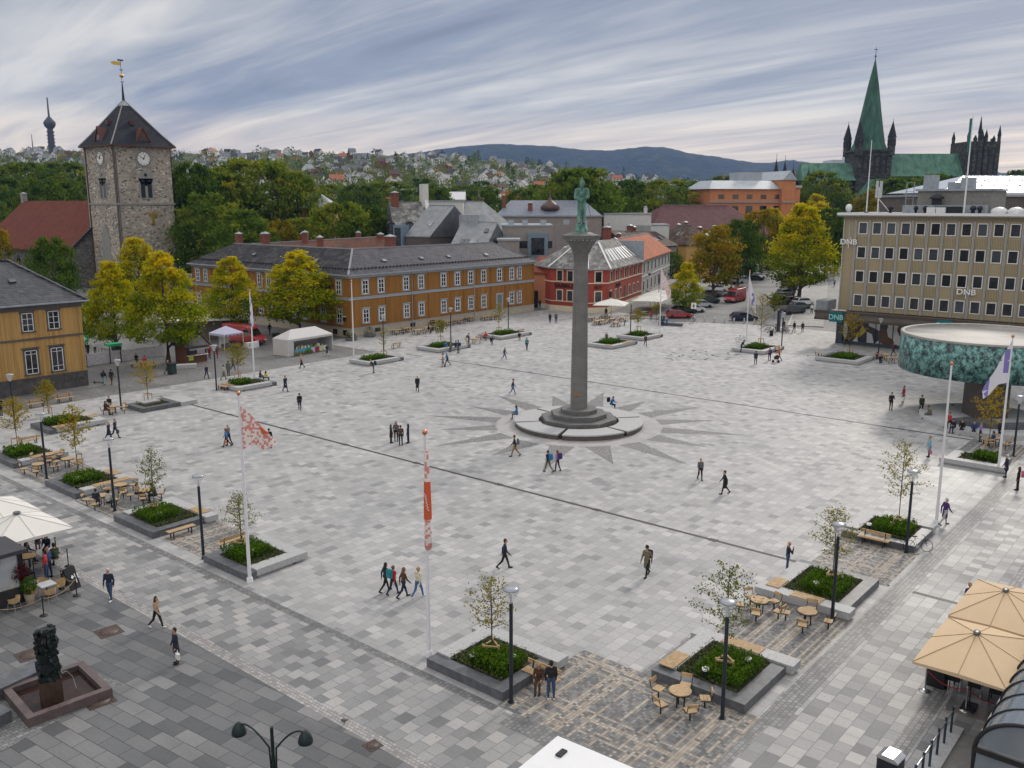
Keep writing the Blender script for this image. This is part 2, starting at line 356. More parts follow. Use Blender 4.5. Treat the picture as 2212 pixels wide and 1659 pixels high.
PV_TARTAN, PV_STRIPE, PV_STRIPY = tartan('tartan setts', 1), tartan('striped setts', 0), tartan('cross striped setts', 2)
M_GROUND = mat('city ground', (0.16, 0.165, 0.15), 0.9, 0, 0.3, 0.02)
rect = lambda x0, y0, x1, y1: [(x0, y0), (x1, y0), (x1, y1), (x0, y1)]
struct('ground', MB().sheet(rect(-9000, -9000, 9000, 9000), -0.03), M_GROUND)
struct('street_setts', MB().sheet(rect(-30, -60, 330, 330), -0.016), PV_SETT)
struct('perimeter_paving', MB().sheet(rect(20.66, -20, 25.0, 93), 0.0).sheet(rect(25.0, -20, 131, 13.0), 0.0), PV_EDGEP)
struct('plaza_paving', MB().sheet(rect(25.0, 13.0, 131, 93), 0.0).sheet(rect(82, 93, 139, 106.2), 0.0).sheet(rect(131, 47.9, 142, 93), 0.0), PV_PLAZA)
struct('slate_paving', MB().sheet(rect(-15, -10, 20.1, 70), 0.0), PV_SLATE)
bands = MB().sheet(rect(20.1, -10, 20.66, 70), 0.002)
struct('pale_sett_band', bands, PV_EDGE)
b2 = MB().sheet(rect(24.72, 21.8, 25.15, 92), 0.004).sheet(rect(24.72, 12.85, 30.89, 13.3), 0.004).sheet(rect(30.9, 12.4, 78, 13.35), 0.004).sheet(rect(20.66, 8.05, 75, 8.7), 0.004).sheet(rect(25.15, 21.0, 25.5, 21.8), 0.004)
b2.sheet(rect(29.2, 18.3, 29.9, 26), 0.004).sheet(rect(29.9, 18.3, 36, 18.8), 0.004).sheet(rect(24.2, 13.3, 25.2, 21.0), 0.004)
struct('dark_sett_band', b2, PV_DSETT)
struct('tartan_paving', MB().sheet(rect(25.2, 13.3, 31.2, 21.9), 0.008).sheet(rect(26.0, 44.6, 30.0, 49.8), 0.008).sheet(rect(47.3, 13.6, 53.2, 18.0), 0.008), PV_TARTAN)
struct('striped_paving', MB().sheet(rect(25.9, 55.2, 30.2, 61.0), 0.008).sheet(rect(26.1, 66.2, 30.5, 72.0), 0.008), PV_STRIPE)
struct('cross_striped_paving', MB().sheet(rect(35.9, 13.5, 41.7, 18.2), 0.008).sheet(rect(77.8, 13.6, 84, 18.0), 0.008), PV_STRIPY)
dr = MB()
for x in (47.45, 83.3):
 dr.sheet(rect(x - 0.14, 13.5, x + 0.14, 82.5), 0.006); dr.sheet(rect(x - 0.14, 3, x + 0.14, 12.3), 0.006); dr.sheet(rect(x - 0.12, 85.5, x + 0.12, 88.6), 0.006)
 for y in np.arange(15, 82, 8.6): dr.sheet(rect(x - 0.22, y, x + 0.22, y + 0.55), 0.010)
struct('drain_channel', dr, mat('drain iron', (0.055, 0.05, 0.045), 0.6, 0.3, 0.4, 5))
CC = (65.8, 47.2)                       # monument centre
st = MB()
for k in range(16):
 a = R(3 + 22.5 * k); L = 15.2 if k % 2 else 13.0; hw = R(8.2)
 st.sheet([(CC[0] + 7.7 * math.cos(a - hw), CC[1] + 7.7 * math.sin(a - hw)), (CC[0] + L * math.cos(a), CC[1] + L * math.sin(a)), (CC[0] + 7.7 * math.cos(a + hw), CC[1] + 7.7 * math.sin(a + hw))], 0.005)
struct('star_paving', st, PV_STAR)
struct('ring_paving', MB().prism([(CC[0] + 7.5 * math.cos(2 * PI * i / 64), CC[1] + 7.5 * math.sin(2 * PI * i / 64)) for i in range(64)], -0.01, 0.009), PV_RING)
# street of parked cars: runs away along bearing 20.5 deg
ST = R(20.5); tdir = np.array([math.cos(ST), math.sin(ST)]); ndir = np.array([-tdir[1], tdir[0]])
PL, PR = np.array(at(1436, 694)[:2]), np.array(at(1704, 704)[:2])
PR2 = np.array(at(1725, 690)[:2])
far = lambda p, d: tuple(np.array(p) + tdir * d)
def street(p, a, b): return tuple(np.array(p) + tdir * a + ndir * b)
struct('road', MB().sheet([tuple(PL), tuple(PR), far(PR, 240), far(PL, 240)], 0.004), M_ASPH)
kw = float((PL - PR) @ ndir)
pv = MB(); q = [tuple(PR), far(PR, 240), street(PR, 240, -5.5), street(PR, 0, -5.5)]
pv.prism(q, -0.01, 0.12); q = [street(PL, 2, 0.3), street(PL, 240, 0.3), street(PL, 240, 6), street(PL, 2, 6)]; pv.prism(q, -0.01, 0.12)
struct('pavement', pv, M_WALK)
struct('kerb', MB().prism([tuple(PR), far(PR, 240), street(PR, 240, 0.22), street(PR, 0, 0.22)], -0.01, 0.126).prism([street(PL, 2, 0.08), street(PL, 240, 0.08), street(PL, 240, 0.3), street(PL, 2, 0.3)], -0.01, 0.126), M_GRANITE)
wet = MB()
for i in range(46):
 x, y = 1180 + 0, 0
 px = random.uniform(1440, 1600); py = 776 - (px - 1440) * 0.06 + random.gauss(-6, 7); c = at(px, py)
 rx, ry = random.uniform(0.10, 0.45), random.uniform(0.08, 0.25); rz = random.uniform(0, PI)
 wet.sheet([(c[0] + rx * math.cos(a) * math.cos(rz) - ry * math.sin(a) * math.sin(rz), c[1] + rx * math.cos(a) * math.sin(rz) + ry * math.sin(a) * math.cos(rz)) for a in [2 * PI * k / 7 for k in range(7)]], 0.006 + i * 0.0001)
struct('wet_patches_ground', wet, mat('wet stone', (0.10, 0.10, 0.10), 0.12, 0, 0.2))
# ================================================================ FOLIAGE
def leaf_mesh(name, P, size, tone, m, trunk=None, mt=None, outward=None, flat=0.0):
 P = np.asarray(P, float); n = len(P); sz = np.broadcast_to(np.asarray(size, float), (n,))
 N = rng.normal(size=(n, 3)); N /= np.linalg.norm(N, axis=1, keepdims=True)
 if outward is not None: N = N * 0.75 + outward
 N[:, 2] = N[:, 2] * (1 - flat) + flat * np.abs(N[:, 2]) + 1e-6
 N /= np.linalg.norm(N, axis=1, keepdims=True)
 T = np.cross(N, rng.normal(size=(n, 3))); T /= np.linalg.norm(T, axis=1, keepdims=True); B = np.cross(N, T)
 a = (sz * rng.uniform(0.7, 1.2, n))[:, None]; b = a * rng.uniform(0.5, 0.8, n)[:, None]
 V = np.stack([P - T * a * 0.5, P + B * b * 0.5 + N * a * 0.07, P + T * a * 0.5, P - B * b * 0.5 + N * a * 0.07], 1).reshape(-1, 3)
 tv, tf = [], []
 if trunk is not None: tv, tf = trunk.v, trunk.f
 nv = len(tv)
 me = bpy.data.meshes.new(name)
 F = np.arange(4 * n).reshape(n, 4) + nv
 allv = np.vstack([np.array(tv, float).reshape(-1, 3), V]) if nv else V
 me.vertices.add(len(allv)); me.vertices.foreach_set('co', allv.ravel())
 loops = [i for f in tf for i in f]; sizes = [len(f) for f in tf] + [4] * n
 L = np.concatenate([np.array(loops, int), F.ravel()]).astype(np.int32)
 me.loops.add(len(L)); me.loops.foreach_set('vertex_index', L)
 st_ = np.concatenate([[0], np.cumsum(sizes)[:-1]]).astype(np.int32)
 me.polygons.add(len(sizes)); me.polygons.foreach_set('loop_start', st_)
 mi = np.zeros(len(sizes), np.int32)
 if nv: mi[:len(tf)] = 1
 me.materials.append(m)
 if mt is not None: me.materials.append(mt)
 me.polygons.foreach_set('material_index', mi)
 at_ = me.attributes.new('tone', 'FLOAT', 'FACE')
 tt = np.concatenate([np.zeros(len(tf)), np.broadcast_to(np.asarray(tone, float), (n,))]).astype(np.float32)
 at_.data.foreach_set('value', np.clip(tt, 0, 1)); me.update(calc_edges=True); me.validate(); return me
def sph(n):
 d = rng.normal(size=(n, 3)); return d / np.linalg.norm(d, axis=1, keepdims=True)
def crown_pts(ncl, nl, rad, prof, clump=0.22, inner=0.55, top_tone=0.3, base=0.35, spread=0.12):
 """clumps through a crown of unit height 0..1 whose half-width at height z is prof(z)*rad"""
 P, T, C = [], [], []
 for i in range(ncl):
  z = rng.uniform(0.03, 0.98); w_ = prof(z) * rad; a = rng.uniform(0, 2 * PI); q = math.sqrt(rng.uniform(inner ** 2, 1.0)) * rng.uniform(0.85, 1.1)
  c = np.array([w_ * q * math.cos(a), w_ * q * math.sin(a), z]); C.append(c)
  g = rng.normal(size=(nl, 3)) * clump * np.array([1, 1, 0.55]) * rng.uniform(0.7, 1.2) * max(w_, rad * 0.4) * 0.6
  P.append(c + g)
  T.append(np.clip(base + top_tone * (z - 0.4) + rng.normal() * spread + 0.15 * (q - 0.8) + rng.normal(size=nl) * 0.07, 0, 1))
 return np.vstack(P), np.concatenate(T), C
def egg(z): return max(0.05, math.sin(PI * min(1, z ** 0.75)) ** 0.75)
def limep(z): return max(0.03, min(1, 0.45 + z / .42) * (1 - z) ** .62 * 1.22)
def cone_p(z): return max(0.04, (1 - z) ** 0.8 * min(1, 0.35 + z * 4))
def dome(z): return max(0.05, math.sqrt(max(0, 1 - (abs(z - 0.42) / 0.6) ** 2.2)))
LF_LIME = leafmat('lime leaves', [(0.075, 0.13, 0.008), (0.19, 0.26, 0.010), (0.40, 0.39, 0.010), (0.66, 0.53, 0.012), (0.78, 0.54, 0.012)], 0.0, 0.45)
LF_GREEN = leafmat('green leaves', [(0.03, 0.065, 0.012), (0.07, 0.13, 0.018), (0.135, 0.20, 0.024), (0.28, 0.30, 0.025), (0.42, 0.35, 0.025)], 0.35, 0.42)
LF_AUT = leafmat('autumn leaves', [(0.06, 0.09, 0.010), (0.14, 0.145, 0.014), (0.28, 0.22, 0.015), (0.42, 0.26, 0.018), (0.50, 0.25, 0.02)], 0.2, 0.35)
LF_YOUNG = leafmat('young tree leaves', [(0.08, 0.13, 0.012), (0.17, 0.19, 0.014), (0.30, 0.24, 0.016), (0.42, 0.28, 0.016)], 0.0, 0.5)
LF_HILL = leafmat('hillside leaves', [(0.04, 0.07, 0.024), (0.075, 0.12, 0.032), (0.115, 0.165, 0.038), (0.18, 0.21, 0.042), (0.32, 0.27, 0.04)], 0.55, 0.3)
LF_BOX = leafmat('box leaves', [(0.03, 0.07, 0.008), (0.065, 0.135, 0.010), (0.12, 0.21, 0.018)], 0.05, 0.3)
LF_HEATH = leafmat('heather leaves', [(0.06, 0.085, 0.035), (0.10, 0.125, 0.05), (0.15, 0.14, 0.08)], 0.0, 0.2)
def trunk_mb(h, r, C, hc0, hcr, sc=1.0, nl=12):
 b = MB(); pts = [(0, 0, 0), (0.02 * h * random.uniform(-1, 1), 0.02 * h * random.uniform(-1, 1), h * 0.3), (0.02 * h * random.uniform(-1, 1), 0, h * 0.6), (0, 0, h * 0.9)]
 b.tube(pts, [r * 1.25, r * 0.9, r * 0.55, r * 0.12], 8)
 for c in C[:nl]:
  zc_ = hc0 + c[2] * hcr; z0 = max(hc0 * 0.75, zc_ - (abs(c[0]) + abs(c[1])) * sc * 0.8 - 0.1 * h); z0 = min(z0, h * 0.82)
  b.tube([(0, 0, z0), (c[0] * sc * 0.5, c[1] * sc * 0.5, z0 + (zc_ - z0) * 0.4), (c[0] * sc, c[1] * sc, zc_)], [r * 0.4, r * 0.25, r * 0.06], 5)
 return b
def tree_model(name, h, rad, c0, prof, ncl, nl, leaf, m, **kw):
 """Empty > trunk, crown.  c0: where the crown starts (share of the height)"""
 P, T, C = crown_pts(ncl, nl, rad / (h * (1 - c0)), prof, **kw); k = h * (1 - c0)
 P = P * k; P[:, 2] += h * c0
 root = thing(name, None, 'tree')
 tb = trunk_mb(h, max(0.12, h * 0.02), [c for c in C if c[2] > 0.15], h * c0, k, k)
 link('trunk', tb.mesh('trunk', M_BARK), root)
 link('crown', leaf_mesh('crown', P, leaf, T, m), root)
 root['_h'] = h; return root
# ================================================================ HILLS
SKYX = [-900, 0, 200, 500, 700, 900, 1000, 1100, 1200, 1300, 1400, 1500, 1600, 1800, 2600]
SKYY = [331, 333, 333, 336, 337, 341, 346, 353, 367, 381, 390, 397, 402, 406, 410]
RID = [1400, 1350, 1300, 1250, 1250, 1250, 1250, 1250, 1250, 1200, 1150, 1100, 1050, 1000, 1000]
Y0 = 330.0
def hill_k(xd):
 Yr = np.interp(xd, SKYX, RID); Hs = 20 + (441 - np.interp(xd, SKYX, SKYY)) * KP / FOC * Yr
 return Yr, Hs
def hill_z(xd, Y):
 Yr, Hs = hill_k(xd); s = np.clip((Y - Y0) / (Yr - Y0), 0, 1)
 return np.where(Y <= Yr, Hs * s, Hs - (Y - Yr) * 0.03)
def hill_pt(xd, Y):
 p = offset((0, 0), Y, (xd - 1106) * KP / FOC * Y); return np.array([p[0], p[1], float(hill_z(xd, Y))])
xs = np.linspace(-900, 3000, 110); Ys = np.concatenate([np.linspace(Y0 - 10, 1450, 46), [1600, 1800]])
hv = []
for Y in Ys:
 for x in xs:
  p = hill_pt(x, Y); p[2] += 2.0 * math.sin(x * 0.031 + Y * 0.017) * min(1, max(0, (Y - Y0) / 200)) - 0.5; hv.append(tuple(p))
nx = len(xs); hb = MB(); hb.add(hv, [(j * nx + i, j * nx + i + 1, (j + 1) * nx + i + 1, (j + 1) * nx + i) for j in range(len(Ys) - 1) for i in range(nx - 1)], True)
struct('hillside', hb, mat('hillside grass', (0.055, 0.075, 0.028), 0.95, 0, 0.4, 0.03))
# far forested mountains
MTX = [-200, 600, 800, 930, 1000, 1060, 1150, 1250, 1310, 1350, 1385, 1420, 1450, 1480, 1550, 1620, 1655, 1675, 1690, 1730, 1900, 2400]
MTY = [372, 366, 352, 332, 322, 318, 321, 328, 331, 326, 323.5, 326, 331, 338, 346, 356, 356, 352, 350, 360, 372, 380]
mv, mx, mY = [], np.linspace(300, 2300, 260), np.linspace(3900, 6200, 26)
for j, Y in enumerate(mY):
 for x in mx:
  crest = 20 + (441 - np.interp(x, MTX, MTY)) * KP / FOC * 5000
  s = min(1, (Y - 3900) / 1100); s = s * s * (3 - 2 * s) if Y < 5000 else 1 - (Y - 5000) / 1200 * 0.5
  p = offset((0, 0), Y, (x - 1106) * KP / FOC * 5000 * (0.75 + 0.25 * Y / 5000))
  n_ = math.sin(x * 0.021 + Y * 0.0031) + 0.6 * math.sin(x * 0.057 - Y * 0.006 + 1) + 0.4 * math.sin(x * 0.13 + Y * 0.011)
  mv.append((p[0], p[1], crest * s + n_ * 9 * s * min(1, .15 + abs(Y - 5000) / 500) + random.uniform(-2, 2) * s))
nm = len(mx); mb = MB(); mb.add(mv, [(j * nm + i, j * nm + i + 1, (j + 1) * nm + i + 1, (j + 1) * nm + i) for j in range(len(mY) - 1) for i in range(nm - 1)], True)
M_MTN, _t, _b = newmat('spruce forest slope'); _p = geo(_t)
lk(_t, ramp(_t, noise(_t, _p, 0.012, 6, 0.7), [(0.35, (0.012, 0.022, 0.014)), (0.55, (0.03, 0.045, 0.022)), (0.68, (0.07, 0.085, 0.04))]), _b.inputs['Base Color']); _b.inputs['Roughness'].default_value = 1.0
bump(_t, _b, noise(_t, _p, 0.03, 5, 0.7), 12, 1.0)
struct('mountains', mb, M_MTN)
# houses on the hillside
def house_model(wc, rc, gable, name, sx=9.5, sy=8, wh=5.2, rh=3.6):
 wallm, roofm = mat('house wall %s' % name, wc, 0.7), mat('house roof %s' % name, rc, 0.7)
 root = MB().box(-sx / 2, -sy / 2, -3, sx / 2, sy / 2, wh)
 if gable: root.prof_x([(-sy / 2 + 0.02, wh - 0.1), (sy / 2 - 0.02, wh - 0.1), (0, wh + rh - 0.3)], -sx / 2 + 0.01, sx / 2 - 0.01)
 root.mi = 1
 for z in (0.9, 3.2):
  for i in range(3):
   x = -sx * 0.32 + i * sx * 0.32; root.box(x - 0.55, -sy / 2 - 0.05, z, x + 0.55, -sy / 2 + 0.05, z + 1.35); y = -sy * 0.3 + i * sy * 0.3
   root.box(-sx / 2 - 0.05, y - 0.5, z, -sx / 2 + 0.05, y + 0.5, z + 1.35); root.box(sx / 2 - 0.05, y - 0.5, z, sx / 2 + 0.05, y + 0.5, z + 1.35)
 o = root.build('house', [wallm, M_GLASS])
 rb = MB(); ov = 0.45
 if gable: rb.prof_x([(-sy / 2 - ov, wh - ov * rh / sy * 2), (0, wh + rh), (sy / 2 + ov, wh - ov * rh / sy * 2), (sy / 2 + ov, wh + 0.25 - ov * rh / sy * 2), (0, wh + rh + 0.25), (-sy / 2 - ov, wh + 0.25 - ov * rh / sy * 2)], -sx / 2 - ov, sx / 2 + ov)
 else:
  a, b_ = sx / 2 + ov, sy / 2 + ov; r_ = max(0.3, a - b_)
  rb.add([(-a, -b_, wh), (a, -b_, wh), (a, b_, wh), (-a, b_, wh), (-r_, 0, wh + rh * 0.8), (r_, 0, wh + rh * 0.8)], [(0, 1, 5, 4), (1, 2, 5), (2, 3, 4, 5), (3, 0, 4), (3, 2, 1, 0)])
 rb.box(sx * 0.15, -0.4, wh + rh * 0.5, sx * 0.15 + 0.8, 0.4, wh + rh + 0.7)
 rb.build('roof', roofm, o); tag(o, None, 'house'); return Proto(o)
WH, CR, YE, RD, GY = (0.80, 0.80, 0.79), (0.72, 0.66, 0.52), (0.55, 0.33, 0.10), (0.26, 0.05, 0.04), (0.33, 0.34, 0.36)
DK, SL, TC, BR = (0.055, 0.055, 0.06), (0.20, 0.21, 0.23), (0.42, 0.14, 0.08), (0.12, 0.07, 0.05)
HM = [('white house with a dark gabled roof', house_model(WH, DK, True, 'a'), 8), ('white house with a grey hipped roof', house_model(WH, SL, False, 'b', 11, 10), 6), ('white house with a grey gabled roof', house_model(WH, SL, True, 'c', 10, 8.5, 5.6, 4.4), 7), ('cream house with a red tiled roof', house_model(CR, TC, True, 'd', 11, 8), 3), ('ochre yellow house with a dark roof', house_model(YE, DK, False, 'e', 12, 9), 1.6), ('dark red timber house with a brown roof', house_model(RD, BR, True, 'f', 10, 7), 1.6), ('long grey terrace block with a flat roof', house_model(GY, SL, False, 'g', 20, 9, 6.5, 0.6), 1.2), ('long white terrace with a dark roof', house_model(WH, BR, True, 'h', 19, 8, 5, 2.6), 2)]
wts = np.array([h[2] for h in HM]); wts = wts / wts.sum()
occ = []
def hill_place(n, xr, yfun, sep, tries=60):
 out = []
 for _ in range(n * tries):
  if len(out) >= n: break
  x = random.uniform(*xr); Yr, Hs = hill_k(x); k = Hs / (Yr - Y0)
  ysk = float(np.interp(x, SKYX, SKYY)); y = yfun(x, ysk)
  e = (441 - y) * KP / FOC
  if e >= k - 1e-3: continue
  Y = (k * Y0 + 20) / (k - e)
  if Y > Yr or Y < 380: continue
  if any((x - a) ** 2 / 1.0 + ((y - b) * 1.9) ** 2 < sep * sep for a, b in occ): continue
  occ.append((x, y)); out.append((x, y, hill_pt(x, Y)))
 return out
hp = hill_place(295, (-20, 1500), lambda x, ys: ys + 0.5 + abs(random.gauss(0, 1)) * (32 + 26 * (x > 600) - 10 * (x < 180)), 12.0)
for i, (x, y, p) in enumerate(hp):
 j = int(rng.choice(len(HM), p=wts)); lab = HM[j][0]
 HM[j][1].put(tuple(p), AWAY + R(-90) + random.choice((0, 0, PI / 2, -PI / 2)) + random.uniform(-0.5, 0.5), lab + ' on the far wooded hillside', lab.split(' with')[0] + 's spread over the far hillside', random.uniform(0.72, 1.0))
# trees on the hillside: single ones, then the woods behind them
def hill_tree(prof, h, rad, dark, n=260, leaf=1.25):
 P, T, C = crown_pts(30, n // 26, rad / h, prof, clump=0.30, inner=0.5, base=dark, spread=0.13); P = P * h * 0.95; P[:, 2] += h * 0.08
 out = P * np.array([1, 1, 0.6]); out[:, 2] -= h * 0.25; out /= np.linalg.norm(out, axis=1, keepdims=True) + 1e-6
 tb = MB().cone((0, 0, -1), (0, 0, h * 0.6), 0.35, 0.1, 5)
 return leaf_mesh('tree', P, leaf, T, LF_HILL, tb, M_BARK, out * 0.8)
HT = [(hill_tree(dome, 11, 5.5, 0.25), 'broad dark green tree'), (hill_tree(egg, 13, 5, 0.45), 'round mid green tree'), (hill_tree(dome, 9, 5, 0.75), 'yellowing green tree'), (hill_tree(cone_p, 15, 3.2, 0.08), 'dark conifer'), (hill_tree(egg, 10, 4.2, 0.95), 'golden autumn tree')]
wt = np.array([5, 6, 3, 2, 1.0]); wt /= wt.sum()
tp = hill_place(220, (-20, 1700), lambda x, ys: ys + 1 + abs(random.gauss(0, 1)) * 36, 7.5)
for x, y, p in tp:
 j = int(rng.choice(len(HT), p=wt)); o = link('tree', HT[j][0], None, tuple(p), random.uniform(0, 6)); k = random.uniform(0.6, 1.1); o.scale = (k, k, k * random.uniform(0.85, 1.1))
 tag(o, HT[j][1] + ' among the houses of the far hillside', 'tree', HT[j][1] + 's on the far hillside')
P_, T_, O_ = [], [], []
for x, y, p in hill_place(1700, (-60, 2300), lambda x, ys: ys + 2 + random.random() ** 0.9 * (78 + 20 * (x > 1000)), 4.0, 25):
 n = 46; d = sph(n); rad = random.uniform(2.2, 4.4); hh = rad * random.uniform(1.0, 1.5); d[:, 2] = np.abs(d[:, 2]) * 1.3 - 0.3
 q = d * rng.uniform(0.75, 1.08, n)[:, None] * np.array([rad, rad, hh]) * (1 + 0.15 * np.sin(d[:, :1] * 7 + x))
 P_.append(p + q + np.array([0, 0, hh * 0.55])); O_.append(d); T_.append(np.full(n, np.clip(random.gauss(0.42, 0.24), 0, 1)) + rng.normal(size=n) * 0.06)
o = link('hillside_woods', leaf_mesh('hillside_woods', np.vstack(P_), 1.7, np.concatenate(T_), LF_HILL, outward=np.vstack(O_) * 1.0))
tag(o, 'mixed woods filling the far hillside between the houses', 'woods', None, 'stuff')

# masts on the skyline
p = hill_pt(143, 1240); tm = thing('telecom_tower', 'slim concrete telecom tower with a round platform on the left skyline', 'tower', tuple(p)); zt_ = at_depth(143, 215, 1240)[2] - p[2]; q = zt_ * .46; M_CONC = mat('dark concrete', (.085, .09, .10), .8)
MB().lathe([(4.6, -6), (4.0, q * .6), (3.6, q)], 14).build('shaft', M_CONC, tm); MB().lathe([(3.6, q), (6.5, q + 3), (7.6, q + 7), (7.2, q + 9), (4.5, q + 12), (2.4, q + 15)], 18).build('platform', M_CONC, tm); MB().tube([(0, 0, q + 14), (0, 0, q + 40), (0, 0, zt_)], [1.4, .9, .4], 8).build('mast', M_CONC, tm)
for k in range(5): MB().lathe([(5.0, q * .3 + k * q * .14), (5.0, q * .3 + k * q * .14 + 1.2)], 12).build('balcony', M_CONC, tm)
p = hill_pt(103, 1100); m2 = thing('radio_mast', 'thin radio mast left of the telecom tower', 'mast', tuple(p)); MB().tube([(0, 0, -3), (0, 0, at_depth(103, 290, 1100)[2] - p[2])], [.9, .35], 6).build('mast', M_CONC, m2)
# ================================================================ BUILDINGS
M_PANE_L = glassy('pale reflecting glass', (0.16, 0.18, 0.20), 0.6)
def win_model(w_, h_, frame, bars_v=(0.5,), bars_h=(0.36, 0.68), sur=0.0, surm=None, fw=0.07, sill=True, hood=0.0, bw=0.055):
 """window facing local -Y, origin at the middle of its sill"""
 f = MB(); d = 0.07; a = w_ / 2
 for x0, x1 in ((-a, -a + fw), (a - fw, a)): f.box(x0, -d, 0, x1, 0.02, h_)
 f.box(-a, -d, 0, a, 0.02, fw); f.box(-a, -d, h_ - fw, a, 0.02, h_)
 for v in bars_v: f.box(-a + v * w_ - bw / 2, -d + 0.012, 0.01, -a + v * w_ + bw / 2, 0.01, h_ - 0.01)
 for v in bars_h: f.box(-a + 0.01, -d + 0.02, v * h_ - bw * 0.4, a - 0.01, 0.008, v * h_ + bw * 0.4)
 mats = [frame]
 if sur:
  f.mi = 1; mats.append(surm)
  f.box(-a - sur, -0.045, -0.02, -a, 0.03, h_ + sur); f.box(a, -0.045, -0.02, a + sur, 0.03, h_ + sur); f.box(-a, -0.045, h_, a, 0.03, h_ + sur)
  if sill: f.box(-a - sur - 0.06, -0.14, -0.13, a + sur + 0.06, 0.03, -0.02)
  if hood: f.box(-a - sur - 0.08, -0.20, h_ + sur, a + sur + 0.08, 0.03, h_ + sur + hood)
 p = MB().box(-a + 0.02, -0.025, 0.02, a - 0.02, 0.015, h_ - 0.02)
 return f.mesh('window', mats), p.mesh('pane', M_GLASS)
def put_win(par, wm, loc, rz=0.0, name='window', pm=None):
 o = link(name, wm[0], par, loc, rz); p = link('pane', wm[1], o)
 if pm: setmat(p, 0, pm)
 return o
def text(par, s, size, loc, rz, m, ext=0.03, name='lettering', sx=1.0, bold=0.012, tilt=PI / 2, align='CENTER'):
 c = bpy.data.curves.new(name, 'FONT'); c.body = s; c.size = size; c.extrude = ext; c.offset = bold; c.align_x = align
 tmp = bpy.data.objects.new('lettering', c); COL.objects.link(tmp); bpy.context.view_layer.update()
 me = bpy.data.meshes.new_from_object(tmp.evaluated_get(bpy.context.evaluated_depsgraph_get())); bpy.data.objects.remove(tmp); bpy.data.curves.remove(c)
 me.materials.clear(); me.materials.append(m); o = link(name, me, par, loc)
 o.rotation_euler = (tilt, 0, rz); o.scale = (sx, 1, 1); return o
def chimney(par, x, y, z0, z1, s=0.8, m=None, cap=True):
 b = MB().box(x - s / 2, y - s / 2, z0, x + s / 2, y + s / 2, z1); b.box(x - s / 2 - .06, y - s / 2 - .06, z1 - 0.35, x + s / 2 + .06, y + s / 2 + .06, z1 - 0.15)
 if cap: b.mi = 1; b.add([(x - s * .6, y - s * .6, z1 + .12), (x + s * .6, y - s * .6, z1 + .12), (x + s * .6, y + s * .6, z1 + .12), (x - s * .6, y + s * .6, z1 + .12), (x, y, z1 + .5)], [(0, 1, 4), (1, 2, 4), (2, 3, 4), (3, 0, 4), (3, 2, 1, 0)]); b.box(x - s * .35, y - s * .35, z1, x + s * .35, y + s * .35, z1 + .12)
 return b.build('chimney', [m or M_BRICK, M_GALV], par)
# ---- yellow timber corner house -----------------------------------------
M_OCHRE = boards('ochre weatherboards', (0.33, 0.15, 0.03), 0.20)
M_TRIM = mat('blue grey trim', (0.36, 0.40, 0.44), 0.6, 0, 0.08)
M_PLINTH = mat('sandy plinth', (0.46, 0.40, 0.31), 0.85, 0, 0.15, 1.5)
M_PANTILE = tiled_roof('glazed grey pantiles', (0.055, 0.055, 0.068), (0.125, 0.12, 0.14), 0.42, 0.34, None, 0.6, 0.25)
M_SLATE = tiled_roof('dark slates', (0.032, 0.032, 0.038), (0.06, 0.058, 0.064), 0.3, 0.35, (0.10, 0.095, 0.09), 0.7)
yel = thing('timber_building', 'long ochre yellow timber corner building with white windows and grey tiled hipped roof', 'building', (88.6, 106.5, 0))
LW, LD, WD = 44.7, 43.8, 11.3
Lp = [(0, 0), (LW, 0), (LW, WD), (WD, WD), (WD, LD), (0, LD)]
inset = lambda d: [(-d, -d), (LW + d, -d), (LW + d, WD + d), (WD + d, WD + d), (WD + d, LD + d), (-d, LD + d)]
MB().prism(Lp, 1.2, 9.35).build('wall', M_OCHRE, yel)
pl = MB().prism(inset(0.05), -0.05, 1.22)
pl.build('plinth', M_PLINTH, yel)
tr = MB().prism(inset(0.14), 1.22, 1.34).prism(inset(0.10), 5.62, 5.95).prism(inset(0.18), 5.95, 6.05).prism(inset(0.12), 8.95, 9.25).prism(inset(0.32), 9.25, 9.42)
for x in np.arange(0.25, LW, 0.42): tr.box(x, -0.42, 9.28, x + 0.14, -0.1, 9.44)
tr.build('cornice', M_TRIM, yel)
pil = MB().box(-.09, -.13, 1.34, .05, .13, 8.95).mesh('pilaster', M_OCHRE)
for x in (0.1, 7.4, 12.6, 13.5, 16.8, 22.0, 25.4, 28.8, 32.5, 36.3, 40.0, LW - 0.1): link('pilaster', pil, yel, (x, 0, 0), PI / 2)
for y in (0.1, 4.2, 8.0, 15.0, 22.5, 26.0, 30.5, 37.5, 44.0 - 0.4, 40.2): link('pilaster', pil, yel, (0, y, 0))
o_ = 0.55; A, B, C_, D_, E_, F_ = (-o_, -o_), (LW + o_, -o_), (LW + o_, WD + o_), (WD + o_, WD + o_), (WD + o_, LD + o_), (-o_, LD + o_)
P3, Q3, R3 = (5.65, 5.65, 13.0), (39.3, 5.65, 13.0), (5.65, 38.4, 13.0); ze = 9.5
rb = MB(); V = [(*p, ze) for p in (A, B, C_, D_, E_, F_)] + [P3, Q3, R3] + [(*p, ze - 0.16) for p in (A, B, C_, D_, E_, F_)]
rb.add(V, [(0, 1, 7, 6), (1, 2, 7), (2, 3, 6, 7)]); rb.mi = 1; rb.add(V, [(3, 4, 8, 6), (4, 5, 8), (5, 0, 6, 8)])
rb.mi = 2; rb.add(V, [(0, 9, 10, 1), (1, 10, 11, 2), (2, 11, 12, 3), (3, 12, 13, 4), (4, 13, 14, 5), (5, 14, 9, 0), (14, 13, 12, 11, 10, 9)])
yroof = rb.build('roof', [M_PANTILE, M_SLATE, M_TRIM], yel)
